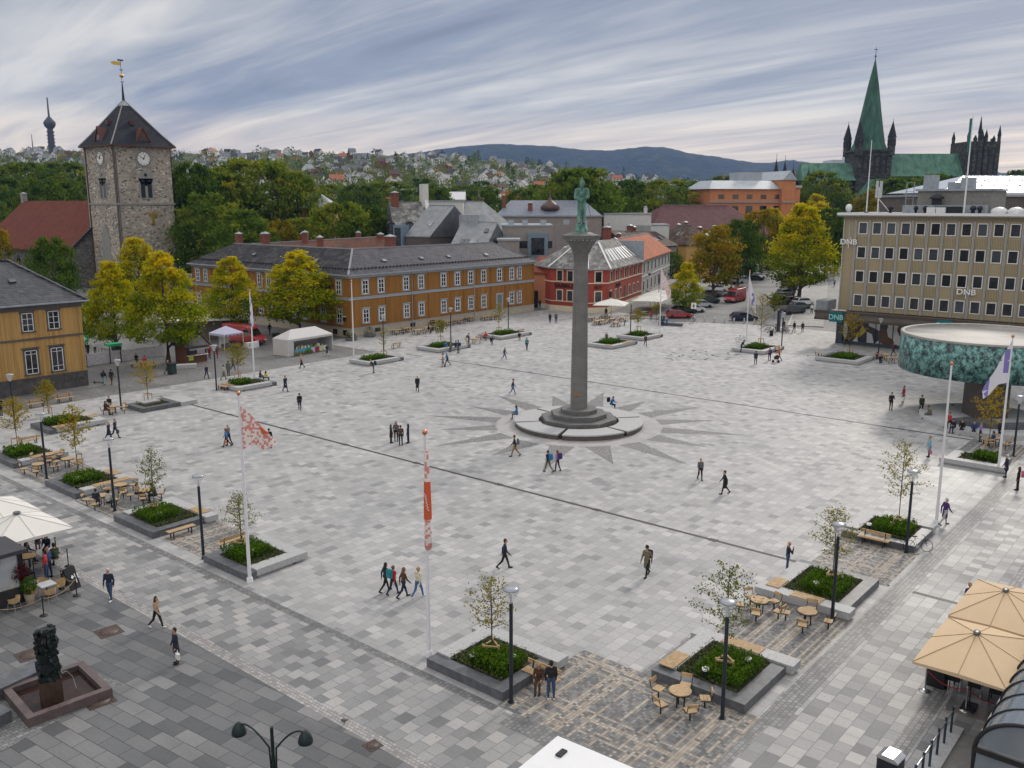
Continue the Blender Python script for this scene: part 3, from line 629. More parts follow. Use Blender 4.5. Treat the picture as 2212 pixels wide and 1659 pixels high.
rc = MB(); rc.bar((-o_, -o_, ze + .05), (P3[0], P3[1], P3[2] + .06), 0.3, 0.16); rc.bar(P3, Q3, 0.34, 0.2); rc.bar(P3, R3, 0.3, 0.16); rc.bar(Q3, (LW + o_, -o_, ze + .05), 0.25, 0.14)
rc.build('ridge_cap', mat('ridge tiles', (0.26, 0.26, 0.28), 0.6, 0, 0.2, 4), yroof)
sg = MB()
for x in np.arange(0.8, LW, 0.75): sg.obox((x, 0.62, ze + 0.78), (0.10, 0.28, 0.22))
for y in np.arange(0.8, LD, 0.75): sg.obox((0.62, y, ze + 0.78), (0.28, 0.10, 0.22))
sg.bar((0.2, 0.5, ze + .82), (LW - .2, 0.5, ze + .82), .06); sg.build('snow_guard', M_BLACK, yroof)
gut = MB().bar((-o_ - .08, -o_ - .08, ze - .1), (LW + o_, -o_ - .08, ze - .1), 0.14); gut.bar((-o_ - .08, -o_, ze - .1), (-o_ - .08, LD + o_, ze - .1), 0.16); gut.build('gutter', M_GALV, yroof)
for x, y, z in ((9.2, 2.2, 11.1), (17.5, 2.2, 11.1), (24.0, 2.2, 11.1), (33.5, 2.0, 11.0), (2.2, 10.5, 11.1), (2.6, 28, 11.4)):
 b = MB(); b.obox((0, 0, 0), (0.8, 0.62, 0.14) if y < 5 else (0.62, 0.8, 0.14), 0, R(31) if y < 5 else 0, 0 if y < 5 else R(-31)); b.build('skylight', M_PANE_L, yroof, (x, y, z + .12))
for x, y, z1, s in ((14.5, 6.5, 14.6, 1.3), (6.2, 29.5, 14.8, 1.0), (6.4, 38.0, 14.6, 0.95), (6.0, 14.2, 14.5, 0.8)): chimney(yroof, x, y, 11.5, z1, s)
WY = win_model(1.22, 2.15, M_WHITE, fw=.13, bw=.10, sur=0.16, surm=M_TRIM, hood=0.1)
for x in (3.15, 6.4, 11.75, 15.1, 20.35, 23.75, 27.1, 30.5, 34.75, 38.2, 40.35):
 for z in (6.4, 1.95):
  if x == 34.75 and z < 3: continue
  put_win(yel, WY, (x, 0, z))
for y in (2.45, 6.35, 11.0, 13.5, 18.0, 20.4, 22.9, 28.0, 32.6, 35.0, 39.4, 41.9):
 for z in (6.4, 1.95): put_win(yel, WY, (0, y, z), -PI / 2)
M_DOOR = mat('grey green door', (0.16, 0.20, 0.20), 0.5)
d = MB().box(-.62, -.06, 0, .62, .02, 2.9); d.box(-.05, -.09, .1, .05, .02, 2.3); d.build('door', M_DOOR, yel, (34.75, 0, 1.0))
MB().box(-.9, -.10, 0, -.62, .03, 3.1).box(.62, -.10, 0, .9, .03, 3.1).box(-1.0, -.16, 2.9, 1.0, .03, 3.2).build('door_surround', M_TRIM, yel, (34.75, 0, 1.0))
MB().box(-1.1, -1.2, 0, 1.1, -.06, .5).box(-1.1, -1.6, 0, 1.1, -1.2, .25).build('step', M_GRANITE, yel, (34.75, 0, 0))
dp = MB()
for x in (12.95, 27.9): dp.tube([(x, -.16, 9.3), (x, -.16, 0.3)], .06)
dp.build('downpipe', M_GALV, yel)
for x in (5.4, 13.0, 17.5): MB().box(x - .55, -.10, .35, x + .55, 0, .95).build('cellar_window', M_GLASS, yel)
for y in (1.2, 3.6): MB().box(-.10, y - .5, .2, 0, y + .5, 1.0).build('cellar_window', M_GLASS, yel)
MB().box(-.12, 1.0, 2.4, -.04, 1.6, 2.95).build('sign_plate', M_BLACK, yel); MB().box(-.12, .9, 3.05, -.04, 1.7, 3.2).build('sign_plate', M_WHITE, yel)
# ---- yellow timber house at the left edge --------------------------------
M_OCHRE2 = boards('light ochre boards', (0.50, 0.30, 0.10), 0.22)
M_GTRIM = mat('brown grey trim', (0.10, 0.085, 0.08), 0.7)
lh = thing('timber_house', 'light ochre timber house with dark glazed roof and grey plinth by the left planters', 'house', (45.4, 100.5, 0))
MB().box(-26, 0, 1.6, 0, 13, 9.6).build('wall', M_OCHRE2, lh)
MB().box(-26.1, -.1, -.05, .1, 13.1, 1.62).build('plinth', mat('grey render', (0.085, 0.078, 0.075), 0.8, 0, 0.3, 1.2), lh)
b = MB().box(-26.1, -.16, 1.62, .14, -.02, 1.74).box(-26.1, -.35, 9.35, .35, 13.3, 9.6).box(-26.1, -.14, 8.9, .12, -.02, 9.35).box(-26, -.12, 5.75, .06, -.02, 5.95)
b.build('cornice', M_GTRIM, lh)
b = MB()
for x in (-.15, -4.35, -8.6): b.box(x - .17, -.08, 1.74, x + .17, .02, 8.9)
b.build('pilaster', M_OCHRE2, lh)
a0, b0, c0, e0 = (-26.5, -.6), (.6, -.6), (.6, 13.6), (-26.5, 13.6); V = [(*p, 9.6) for p in (a0, b0, c0, e0)] + [(-20, 6.5, 13.9), (-4.6, 6.5, 13.9)]
M_GLAZED = tiled_roof('black glazed pantiles', (0.018, 0.02, 0.028), (0.085, 0.09, 0.11), 0.40, 0.33, None, 0.3, 0.6)  # lighter alternate tiles paint in the glaze highlights as speckle
lr = MB().add(V, [(0, 1, 5, 4), (1, 2, 5), (2, 3, 4, 5), (3, 0, 4), (3, 2, 1, 0)]).build('roof', M_GLAZED, lh)
MB().bar((.6, -.6, 9.65), (-4.6, 6.5, 13.95), .3, .2).bar((-20, 6.5, 13.95), (-4.6, 6.5, 13.95), .3, .2).build('ridge_cap', M_GLAZED, lr)
MB().bar((-26.5, -.68, 9.55), (.68, -.68, 9.55), .15).bar((.68, -.68, 9.55), (.68, 13.6, 9.55), .15).build('gutter', M_GALV, lr)
b = MB(); b.obox((0, 0, 0), (.75, .6, .12), 0, R(31)); b.build('skylight', M_PANE_L, lr, (-5.6, 3.0, 11.95))
WL1 = win_model(1.15, 1.95, M_WHITE, sur=0.14, surm=M_GTRIM, hood=0.12)
WL2 = win_model(1.25, 2.55, M_WHITE, bars_h=(0.22, 0.84), sur=0.18, surm=M_GTRIM, hood=0.14)
for x in (-5.7, -3.0): put_win(lh, WL1, (x, 0, 6.7)); put_win(lh, WL2, (x, 0, 2.1))
for x in (-9.9, -12.6): put_win(lh, WL1, (x, 0, 6.7)); put_win(lh, WL2, (x, 0, 2.1))
# sprayed tag on the plinth: loose strokes, no legible word
tg = MB(); px = -2.6
for i in range(7):
 tg.bar((px, -.105, .55 + random.uniform(-.1, .25)), (px + random.uniform(.05, .3), -.105, 1.25 + random.uniform(-.3, .1)), .05, .012); tg.bar((px + .1, -.106, 1.1), (px + .35, -.106, .6 + random.uniform(0, .3)), .04, .012); px += .32
tg.build('graffiti', M_BLACK, lh)
# ---- generic background building around a ridge --------------------------
def ridged(name, label, cat, pl_, pr_, half, ze, wallm, roofm, hl=0.0, hr=0.0, wins=(), wm=None, group=None, over=0.4, chim=(), sky=(), back=None, base=-0.1, side=()):
 L = math.hypot(pr_[0] - pl_[0], pr_[1] - pl_[1]); rz = math.atan2(pr_[1] - pl_[1], pr_[0] - pl_[0]); zr = (pl_[2] + pr_[2]) / 2; zd = (pr_[2] - pl_[2]) / 2
 root = thing(name, label, cat, ((pl_[0] + pr_[0]) / 2, (pl_[1] + pr_[1]) / 2, 0), rz, group)
 h = L / 2; back = back or half; xl, xr = -h - hl, h + hr
 w_ = MB(); w_.box(xl + over * (hl > 0) - 0, -half, base, xr, back, ze)
 if hl == 0 or hr == 0:
  for s, hp_ in ((-1, hl), (1, hr)):
   if hp_ == 0: w_.prof_x([(-half + .02, ze - .1), (back - .02, ze - .1), (0, zr + s * zd - .18)], s * h - (0.25 if s > 0 else 0.0), s * h + (0.25 if s < 0 else 0.0))
 w_.build('wall', wallm, root)
 sl = (zr - ze) / half; V = []; zo = ze - over * sl
 xa, xb = xl - over, xr + over; hh0, hh1 = -h - (over if hl == 0 else 0), h + (over if hr == 0 else 0)
 V = [(xa, -half - over, zo), (xb, -half - over, zo), (xb, back + over, ze - over * (zr - ze) / back), (xa, back + over, ze - over * (zr - ze) / back), (hh0, 0, zr - zd), (hh1, 0, zr + zd)]
 T = [(x, y, z + .22) for x, y, z in V]; n = 6
 rm = MB(); rm.add(V + T, [(6, 7, 11, 10), (7, 8, 11), (8, 9, 10, 11), (9, 6, 10), (4, 5, 1, 0), (5, 2, 1), (5, 4, 3, 2), (4, 0, 3), (0, 1, 7, 6), (1, 2, 8, 7), (2, 3, 9, 8), (3, 0, 6, 9)])
 roof = rm.build('roof', roofm, root)
 MB().bar((hh0, 0, zr - zd + .24), (hh1, 0, zr + zd + .24), .3, .14).build('ridge_cap', M_GALV, roof)
 for x, dy, top, s in chim: chimney(roof, x * h, dy, zr - abs(dy) * sl - .5, zr + top, s)
 for x, f in sky:
  b = MB(); b.obox((0, 0, 0), (.8, 1.5, .14), 0, math.atan(sl)); b.build('skylight', M_PANE_L, roof, (x * h, -half * f, zr - half * f * sl + .27))
 if wm:
  for (n_, z_, x0, x1) in wins:
   for i in range(n_): put_win(root, wm, (x0 + (x1 - x0) * (i / max(1, n_ - 1)) if n_ > 1 else (x0 + x1) / 2, -half, z_))
  for (n_, z_, y0, y1) in side:
   for i in range(n_): put_win(root, wm, (xl, y0 + (y1 - y0) * i / max(1, n_ - 1), z_), -PI / 2)
 root['_len'] = h; return root
M_TERRA = tiled_roof('old terracotta tiles', (0.20, 0.085, 0.055), (0.30, 0.14, 0.095), 0.33, 0.25, (0.13, 0.10, 0.085))
M_TERRA2 = tiled_roof('red terracotta tiles', (0.30, 0.085, 0.045), (0.40, 0.125, 0.065), 0.36, 0.28)
M_ORANGE_R = tiled_roof('new orange tiles', (0.46, 0.125, 0.045), (0.54, 0.16, 0.06), 0.36, 0.28)
M_BROWN_R = tiled_roof('brown slates', (0.095, 0.062, 0.045), (0.15, 0.095, 0.07), 0.3, 0.3, (0.17, 0.14, 0.12))
M_PURPLE_R = tiled_roof('burgundy roof tiles', (0.16, 0.066, 0.068), (0.20, 0.085, 0.085), 0.5, 0.5)
M_CHURCH_R = tiled_roof('church red tiles', (0.18, 0.042, 0.020), (0.225, 0.058, 0.028), 0.36, 0.3)
M_SHEET = mat('grey sheet roof', (0.25, 0.265, 0.275), 0.5, 0.2, 0.2, 0.8)
M_LICHEN = tiled_roof('lichen covered slates', (0.17, 0.165, 0.16), (0.25, 0.245, 0.235), 0.34, 0.4, (0.42, 0.41, 0.38))
M_PEACH = mat('peach plaster', (0.52, 0.235, 0.13), 0.85, 0, 0.10, 1.0)
M_REDW = mat('brick red plaster', (0.34, 0.058, 0.036), 0.8, 0, 0.12, 1.2)
M_CREAM = mat('cream stucco trim', (0.70, 0.62, 0.46), 0.7, 0, 0.06)
M_GREYW = mat('grey stucco', (0.40, 0.40, 0.39), 0.8, 0, 0.1, 1)
M_YELW = mat('mustard plaster', (0.58, 0.35, 0.11), 0.85, 0, 0.08, 1)
M_WHITEW = mat('white plaster', (0.66, 0.66, 0.63), 0.8, 0, 0.06, 1)
M_TAUPE = mat('taupe render', (0.30, 0.275, 0.255), 0.85, 0, 0.1, 1)
M_DBROWN = mat('brown grey cladding', (0.115, 0.10, 0.09), 0.8, 0, 0.15, 2)
WS = win_model(1.0, 1.7, M_WHITE, sur=0.12, surm=M_CREAM)
WD_ = win_model(1.0, 1.8, M_DARK, bars_v=(0.5,), bars_h=())
ridged('yard_building', 'long low building with mottled terracotta roof and brick chimneys behind the ochre building', 'building', at_depth(548, 529, 176), at_depth(826, 513, 178), 6, 9.0, M_OCHRE, M_TERRA, chim=[(-.86, .3, 1.3, .8), (-.25, .6, 1.3, .75), (-.2, -.3, 1.6, 1.1), (.62, .5, 1.5, .9), (.97, -.2, 1.2, 1.2)])
# ---- peach passage house between the ochre and red buildings -------------
pe = thing('passage_house', 'small peach passage house with terracotta roof between the ochre and red buildings', 'house', (138.6, 106.2, 0))
MB().box(0, -.5, 0.9, 7, 6.6, 6.9).build('wall', M_PEACH, pe); MB().box(-.05, -.5, -.05, 7, 6.6, .9).build('plinth', M_WHITEW, pe)
r_ = MB().add([(-.4, -.6, 6.75), (-.4, 7.2, 6.75), (5.5, 7.2, 9.6), (5.5, -.6, 9.6), (-.4, -.6, 6.95), (-.4, 7.2, 6.95), (5.5, 7.2, 9.8), (5.5, -.6, 9.8)], [(0, 1, 2, 3), (7, 6, 5, 4), (0, 4, 5, 1), (1, 5, 6, 2), (2, 6, 7, 3), (3, 7, 4, 0)]).build('roof', M_TERRA2, pe)
chimney(r_, 6.2, 1.6, 8, 11.3, .8)
WPE = win_model(.75, 1.9, M_DBROWN, bars_h=())
for y in (1.0, 5.0): put_win(pe, WPE, (0, y, 4.3), -PI / 2)
put_win(pe, WPE, (0, 1.0, 1.3), -PI / 2); MB().box(-.08, 3.4, 0, .02, 5.6, 3.3).build('gateway', M_BLACK, pe)
tgh = thing('roof_hall', 'low hall with brown sheet roof and white roof lights behind the peach house', 'building', (146, 107, 0))
MB().box(0, -2, 0, 16, 14, 8.4).build('wall', M_TAUPE, tgh); q = MB().box(-.3, -2.3, 8.4, 16.3, 14.3, 8.7).build('roof', mat('rust brown sheet', (0.20, 0.075, 0.05), .7), tgh)
MB().box(1, 0, 8.7, 8, 6, 8.95).build('roof_light', M_WHITE, q); MB().box(-.35, -2.35, 8.65, 16.35, -1.9, 9.1).build('parapet', M_GALV, q)
# ---- red corner house ----------------------------------------------------
RP = [(137.3, 105.6), (137.5, 96.9), (140.5, 94.4), (165.3, 102.6), (162.0, 113.5), (141.0, 112.0)]
O_R = (140.5, 94.4)
rel = lambda p: (p[0] - O_R[0], p[1] - O_R[1])
rp = [rel(p) for p in RP]
rd = thing('corner_house', 'brick red corner house with cream window surrounds and lichen grey roof behind the column', 'house', (*O_R, 0))
def grow(poly, d):
 n = len(poly); out = []
 for i in range(n):
  p, a, b = np.array(poly[i]), np.array(poly[i - 1]), np.array(poly[(i + 1) % n])
  e1, e2 = (p - a) / np.linalg.norm(p - a), (b - p) / np.linalg.norm(b - p)
  n1, n2 = np.array([e1[1], -e1[0]]), np.array([e2[1], -e2[0]]); m_ = n1 + n2; m_ /= np.linalg.norm(m_); out.append(tuple(p + m_ * d / max(.4, m_ @ n1)))
 return out
MB().prism(rp, 1.0, 8.1).build('wall', M_REDW, rd); MB().prism(grow(rp, .06), -.05, 1.0).build('plinth', M_CREAM, rd)
MB().prism(grow(rp, .10), 5.42, 5.62).prism(grow(rp, .08), 1.75, 1.9).prism(grow(rp, .12), 7.95, 8.12).build('string_course', M_CREAM, rd)
e = grow(rp, .5); ri = [rel((143.5, 103.8)), rel((144.0, 101.5)), rel((146.0, 100.6)), rel((163.6, 107.6)), rel((162.9, 108.4)), rel((147, 107.5))]
V = [(*p, 8.15) for p in e] + [(*p, 12.6) for p in ri] + [(*p, 7.98) for p in e]; n = 6
q = MB().add(V, [(i, (i + 1) % n, n + (i + 1) % n, n + i) for i in range(n)] + [tuple(range(n, 2 * n))]); q.mi = 1; q.add(V, [(2 * n + i, 2 * n + (i + 1) % n, (i + 1) % n, i) for i in range(n)] + [tuple(range(3 * n - 1, 2 * n - 1, -1))])
rroof = q.build('roof', [M_LICHEN, M_GALV], rd)
rbm = MB()
for i in (0, 1, 2): rbm.bar((*e[i], 8.25), (*ri[i], 12.7), .32, .12)
rbm.build('ridge_cap', M_WHITE, rroof)
rib = MB()
for k in range(9):
 f0 = .12 + k * .095; a, b_ = np.array(e[2]) * (1 - f0) + np.array(e[3]) * f0, np.array(ri[2]) * (1 - f0) + np.array(ri[3]) * f0
 p = a * .75 + b_ * .25; q2 = a * .3 + b_ * .7; rib.bar((*p, 8.15 + 4.45 * .25 + .08), (*q2, 8.15 + 4.45 * .7 + .08), .5 if k % 3 else .28, .07)
rib.build('roof_light', M_WHITE, rroof)
WR = win_model(1.15, 1.85, M_DARK, bars_v=(), bars_h=(0.68,), sur=0.2, surm=M_CREAM)
WR2 = win_model(0.95, 1.85, M_DARK, bars_v=(), bars_h=(0.68,), sur=0.2, surm=M_CREAM)
for y in (103.3, 100.9, 98.6):
 for z in (5.75, 2.05): put_win(rd, WR, (-3.1 - (y - 96.9) * 0.023, y - O_R[1], z), -PI / 2 + 0.02)
ca = math.atan2(94.4 - 96.9, 140.5 - 137.5)
for z in (5.75, 2.05): put_win(rd, WR, (-1.5, 1.25, z), ca)
ra = math.atan2(102.6 - 94.4, 165.3 - 140.5)
for i in range(7):
 s_ = 1.7 + i * 3.5
 for z in (5.75, 2.05):
  if i == 3 and z < 3: MB().box(-.5, -.08, -.3, .5, .03, 2.2).build('door', M_DBROWN, rd, (s_ * math.cos(ra), s_ * math.sin(ra), z - .1), ra); continue
  put_win(rd, WR2, (s_ * math.cos(ra), s_ * math.sin(ra), z), ra)
text(rd, "SABRURA", 1.05, (-3.28, 7.1, 4.45), -PI / 2 + .02, M_BLACK, .05, sx=1.35)
text(rd, "BDT", .8, (-1.55, 1.2, 4.5), ca, M_BLACK, .05)
text(rd, "SABRURA", .8, (6.6 * math.cos(ra) + .04, 6.6 * math.sin(ra) - .12, 4.45), ra, M_BLACK, .05)
MB().box(-.25, -.5, 0, .25, -.1, 1.1).build('wall_lamp', M_BLACK, rd, (.1, -.1, 2.9), ra)
# ---- grey stuccoed house with orange roof --------------------------------
gr_a, gr_b = np.array([165.4, 102.7]), np.array([204.5, 118.7]); gd = (gr_b - gr_a) / np.linalg.norm(gr_b - gr_a); gn = np.array([-gd[1], gd[0]])
WG = win_model(1.0, 2.2, M_DARK, bars_h=(.65,), sur=.2, surm=M_WHITEW)
gl, gr_ = (*(gr_a + gn * 6), 12.4), (*(gr_b + gn * 6), 12.4)
gh = ridged('terrace_house', 'grey stuccoed terrace house with bright orange tiled roof beside the red house', 'house', gl, gr_, 6, 8.3, M_GREYW, M_ORANGE_R, wm=WG, wins=[(8, 5.4, -18.5, 18.5), (8, 1.5, -18.5, 18.5)], chim=[(-.6, .8, 1.0, .9)], back=8)
MB().box(-21.4, -6.3, 7.8, -20.8, 8, 12.4).obox((-21.1, -3.0, 10.7), (.7, 7.6, .5), 0, R(34)).build('fire_wall', M_GALV, gh)
MB().box(-21, -6.12, 4.5, 21, -5.9, 4.8).box(-21, -6.2, 8.05, 21, -5.9, 8.35).build('string_course', M_WHITEW, gh)
MB().box(-14, -8.6, 0, 20, -6.1, 1.1).box(-16, -8.2, 0, -14, -6.1, .55).build('terrace_wall', M_TAUPE, gh)
# ---- further houses along the street -------------------------------------
WYL = win_model(1.4, 2.4, M_DBROWN, bars_h=(.65,), sur=.15, surm=M_YELW)
p1, p2 = at_depth(1462, 489, 262), at_depth(1494, 487, 257)
ridged('mustard_house', 'mustard yellow house with brown hipped roof between the street trees and the orange roof', 'house', p1, p2, 6, p1[2] - 4.6, M_YELW, M_BROWN_R, 4.5, 4.5, wm=WYL, wins=[(2, p1[2] - 8.2, -4, 3.5), (2, p1[2] - 12.4, -4, 3.5)], chim=[(0, .5, .9, 1.0), (-1.5, 2, .2, 1.0)], sky=[(.3, .5), (.8, .5)])
ridged('brown_roofed_block', 'long dwelling block with rusty brown slate roof and skylights behind the red house', 'building', at_depth(1318, 500, 236), at_depth(1415, 502, 252), 7, 9.0, M_TAUPE, M_BROWN_R, sky=[(-.35, .5), (.25, .55), (.45, .6), (.75, .5)], chim=[(-.1, .4, 1.6, 1.1), (.05, .2, 1.2, .8)])
ridged('brick_roofed_house', 'house with red brown tiled roof and a tall brick chimney right behind the column', 'house', at_depth(1265, 527, 215), at_depth(1345, 514, 232), 6, 9.5, M_TAUPE, M_TERRA2, chim=[(-.1, -1.0, 3.2, 1.6)])
ridged('great_hall', 'large hall with broad burgundy hipped roof in front of the orange museum', 'building', at_depth(1432, 444.5, 300), at_depth(1574, 444.5, 308), 15, 8.5, M_WHITEW, M_PURPLE_R, 14, 12, chim=[(-.95, -12, -7.5, 1.2), (.05, -11, -6.5, 1.6), (.85, -12.5, -7.4, 1.3)])
ridged('sheet_roofed_house', 'low house with pale sheet metal roof under the burgundy hall roof', 'house', at_depth(1500, 499, 285), at_depth(1570, 500, 292), 5, 8.0, M_WHITEW, M_SHEET, chim=[(-.7, 0, 1.2, 1.2), (.2, 0, .8, 1)])
for i, (x, y, wd_, ht) in enumerate(((1360, 463, 44, 50),)):
 p = at_depth(x, y, 252); b = thing('white_block', 'plain white flat roofed block with a slim chimney behind the statue tree', 'building', (p[0], p[1], 0), YAW)
 MB().box(-7, 0, 0, 6, 9, p[2]).box(-1, 0, 0, 11, 9, p[2] - 3).build('wall', M_WHITEW, b); MB().box(-7.2, -.2, p[2], 6.2, 9.2, p[2] + .3).box(6.2, -.2, p[2] - 3, 11.2, 9.2, p[2] - 2.7).build('roof', M_GALV, b); chimney(b, 4.5, 1, p[2], p[2] + 1.8, .9, M_WHITEW)
# orange museum
M_MUS = mat('orange rendered masonry', (0.60, 0.24, 0.105), 0.85, 0, 0.08, .6)
mp = at_depth(1535, 408, 322); mq = at_depth(1712, 402, 330)
mus = thing('museum', 'large orange rendered museum with arched upper windows and pale sheet roofs', 'building', (mp[0], mp[1], 0), math.atan2(mq[1] - mp[1], mq[0] - mp[0]))
ML = math.hypot(mq[0] - mp[0], mq[1] - mp[1]) ; mz = mp[2]
MB().box(0, 0, 0, ML * .84, 18, mz).box(ML * .84, -2, 0, ML * 1.0, 18, mz + 3.2).box(ML * 1.0, 1, 0, ML * 1.12, 16, mz + .5).build('wall', M_MUS, mus)
MB().box(-.4, -.4, mz - 4.8, ML * .84, 0, mz - 4.2).box(ML * .838, -2.4, mz - 4.8, ML * 1.004, -2.0, mz - 4.2).build('string_course', mat('grey stone band', (.33, .31, .29), .8), mus)
V = [(-.9, -.9, mz), (ML * .84, -.9, mz), (ML * .84, 18.9, mz), (-.9, 18.9, mz), (2.5, 4, mz + 3), (ML * .80, 4, mz + 3), (ML * .80, 14, mz + 3), (2.5, 14, mz + 3)]
mr = MB().add(V, [(0, 1, 5, 4), (1, 2, 6, 5), (2, 3, 7, 6), (3, 0, 4, 7), (4, 5, 6, 7), (3, 2, 1, 0)]); 
x0, x1 = ML * .83, ML * 1.01; mr.add([(x0, -2.5, mz + 3.2), (x1, -2.5, mz + 3.2), (x1, 18, mz + 3.2), (x0, 18, mz + 3.2), ((x0 + x1) / 2, -2.5, mz + 6.4), ((x0 + x1) / 2, 18, mz + 6.4)], [(0, 1, 4), (1, 2, 5, 4), (2, 3, 5), (3, 0, 4, 5), (3, 2, 1, 0)])
mr.box(ML * 1.0, .5, mz + .5, ML * 1.13, 16.5, mz + 1.4).box(ML * .45, 6, mz + 2.5, ML * .72, 14, mz + 6.0)
mr.build('roof', mat('pale zinc', (.42, .46, .50), .45, .2, .12, .5), mus)
WM = win_model(2.6, 3.4, M_DBROWN, bars_h=(.5,), bars_v=(.33, .66)); WA = win_model(2.2, 1.5, M_DBROWN, bars_h=(), bars_v=(.5,))
for i in range(5): put_win(mus, WM, (4.2 + i * ML * .172, 0, mz - 9.2)); put_win(mus, WA, (4.2 + i * ML * .172, 0, mz - 3.4))
for i in range(3): MB().box(-.35, -.1, 0, .35, 0, 9).build('slit_window', M_MUS, mus, (ML * .88 + i * ML * .04, -2, mz - 9))
# modern blocks between the ochre building and the statue
mh = ridged('mansard_house', 'white house with grey mansard roof, three round dormers and gable chimneys', 'house', at_depth(842, 440, 205), at_depth(915, 438, 207), 9.3, 13.0, M_WHITEW, M_LICHEN, over=.25, chim=[(-.72, -.5, 2.2, 1.6)])
hh = mh['_len']
WMH = win_model(1.15, 2.6, M_DARK, sur=.15, surm=M_WHITEW)
for x in (-5.6, -.8, 3.8): put_win(mh, WMH, (x, -9.3, 8.6)); put_win(mh, WMH, (x, -9.3, 4.4))
for x in (-4.6, -.6, 3.4):
 b = MB().box(-.8, -.3, 0, .8, 2.4, 1.3).cone((0, -.3, 1.3), (0, 2.4, 1.3), .8, .8, 12); b.build('dormer', M_BLACK, mh, (x, -7.6, 14.2)); MB().box(-.45, -.36, .2, .45, -.28, 1.6).build('dormer_window', M_PANE_L, mh, (x, -7.6, 14.2))
MB().add([(hh - .1, -9.6, 12.6), (hh + .7, -9.6, 12.6), (hh + .7, 0, 21.2), (hh - .1, 0, 21.2), (hh - .1, -9.6, 13.6), (hh + .7, -9.6, 13.6), (hh + .7, 0, 22.2), (hh - .1, 0, 22.2)], [(0, 1, 2, 3), (7, 6, 5, 4), (0, 4, 5, 1), (1, 5, 6, 2), (2, 6, 7, 3), (3, 7, 4, 0)]).box(hh - .5, -1.5, 18, hh + .9, 2.5, 24.4).build('gable_wall', M_WHITEW, mh)
dg = ridged('brown_gabled_block', 'modern brown clad block with sloping grey sheet roof and a blue framed window box', 'building', at_depth(929, 445, 202), at_depth(981, 446, 198), 8.2, 13.2, M_DBROWN, M_SHEET, over=.15, sky=[(.35, .62)])
MB().box(-1.3, -.7, -3, 1.3, 1.5, 3.4).build('window_box', mat('blue grey frame', (.17, .25, .32), .5), dg, (-5.0, -8.2, 12.2)); MB().box(-.85, -.78, -2.4, .85, -.68, 2.8).build('window', M_GLASS, dg, (-5.0, -8.2, 12.2)); MB().box(-2.6, -.1, 0, 2.6, .05, 4).build('glazing', M_GLASS, dg, (-2.6, -8.2, 1)); 
sr = ridged('grey_roofed_block', 'modern block with wide sloping grey roof and slanted skylights next to the ochre roof', 'building', at_depth(1000, 479, 194), at_depth(1074, 483, 192), 9, 11.0, M_TAUPE, M_SHEET, over=.1, hl=0.0, sky=[(.62, .35), (-.45, .75), (-.2, .75), (.12, .75), (.3, .75)])
MB().box(-2.2, -1, -2, 2.2, 3.5, 1.5).build('roof_box', M_GALV, sr, (-sr['_len'] + 1.5, .5, at_depth(1000, 479, 194)[2]))
MB().box(-1, -.1, 0, 1, .05, 3).build('shutter', M_BRICK, sr, (sr['_len'] - 3, -9, 6.5))
def flat_block(name, label, x0, x1, ytop, Y, dep_, wallm, extra=()):
 p, q = at_depth(x0, ytop, Y), at_depth(x1, ytop, Y); L = math.hypot(q[0] - p[0], q[1] - p[1]); b = thing(name, label, 'building', (p[0], p[1], 0), YAW)
 MB().box(0, 0, 0, L, dep_, p[2]).build('wall', wallm, b); r = MB().box(-.2, -.2, p[2], L + .2, dep_ + .2, p[2] + .35).build('roof', M_GALV, b); return b, L, p[2]
fb, L, zt = flat_block('taupe_block', 'taupe modern block with blue framed window boxes left of the column capital', 1084, 1192, 489, 196, 14, M_TAUPE)
for x in (L * .72,):
 MB().box(-2.2, -.6, 0, 2.2, .5, 6.6).build('window_box', mat('blue grey frame', (.17, .25, .32), .5), fb, (x, 0, zt - 8.0)); MB().box(-1.4, -.68, 2, 1.4, -.55, 5.6).build('window', M_GLASS, fb, (x, 0, zt - 8.0))
for x, w2 in ((L * .38, 1.7), (L * .9, 1.2), (L * .12, 1.4)): MB().box(-w2, -.1, 0, w2, .02, 1.5).build('window', M_GLASS, fb, (x, 0, zt - 4.6))
chimney(fb, -.5, -1.0, zt - 6, zt - 2.5, 1.5); 
for x in (2, 5, 9, 14, 18): MB().box(-.6, 1, 0, .6, 2.2, 1.0).build('roof_vent', M_GALV, fb, (x, 1.5, zt + .3))
fb2, L, zt = flat_block('low_grey_block', 'low taupe annex with pale parapet behind the ochre roof ridge', 1075, 1122, 520, 186, 8, M_TAUPE)
fb3, L, zt = flat_block('slate_roofed_hall', 'blue slate roofed hall with a small copper onion dome behind the taupe block', 1070, 1300, 468, 238, 26, M_TAUPE)
V = [(-.4, -.4, zt), (L + .4, -.4, zt), (L + .4, 26, zt), (-.4, 26, zt), (4, 11, zt + 4.2), (L - 4, 11, zt + 4.2)]; q = MB().add(V, [(0, 1, 5, 4), (1, 2, 5), (2, 3, 4, 5), (3, 0, 4)]).build('hip_roof', mat('blue slate', (.17, .19, .24), .5, 0, .25, 1.5), fb3)
MB().lathe([(0.3, 0), (2.2, .3), (2.6, 1.2), (1.7, 2.2), (.5, 3.0), (.25, 4.0), (.05, 6.0)], 14).build('onion_dome', mat('brown copper', (.12, .075, .06), .4, .4), fb3, (L * .52, 5, zt + 1.2))
chimney(fb3, L * .08, 6, zt, zt + 5.4, 1.0); chimney(fb3, L * .33, 4, zt, zt + 3.4, 1.2)
gg = ridged('dark_gabled_house', 'dark brown gabled house with blue edged roof above the flat roofs', 'house', at_depth(985, 436, 226), at_depth(1044, 437, 230), 10, 11, M_DBROWN, M_SHEET, 0, 7.5, over=.2)
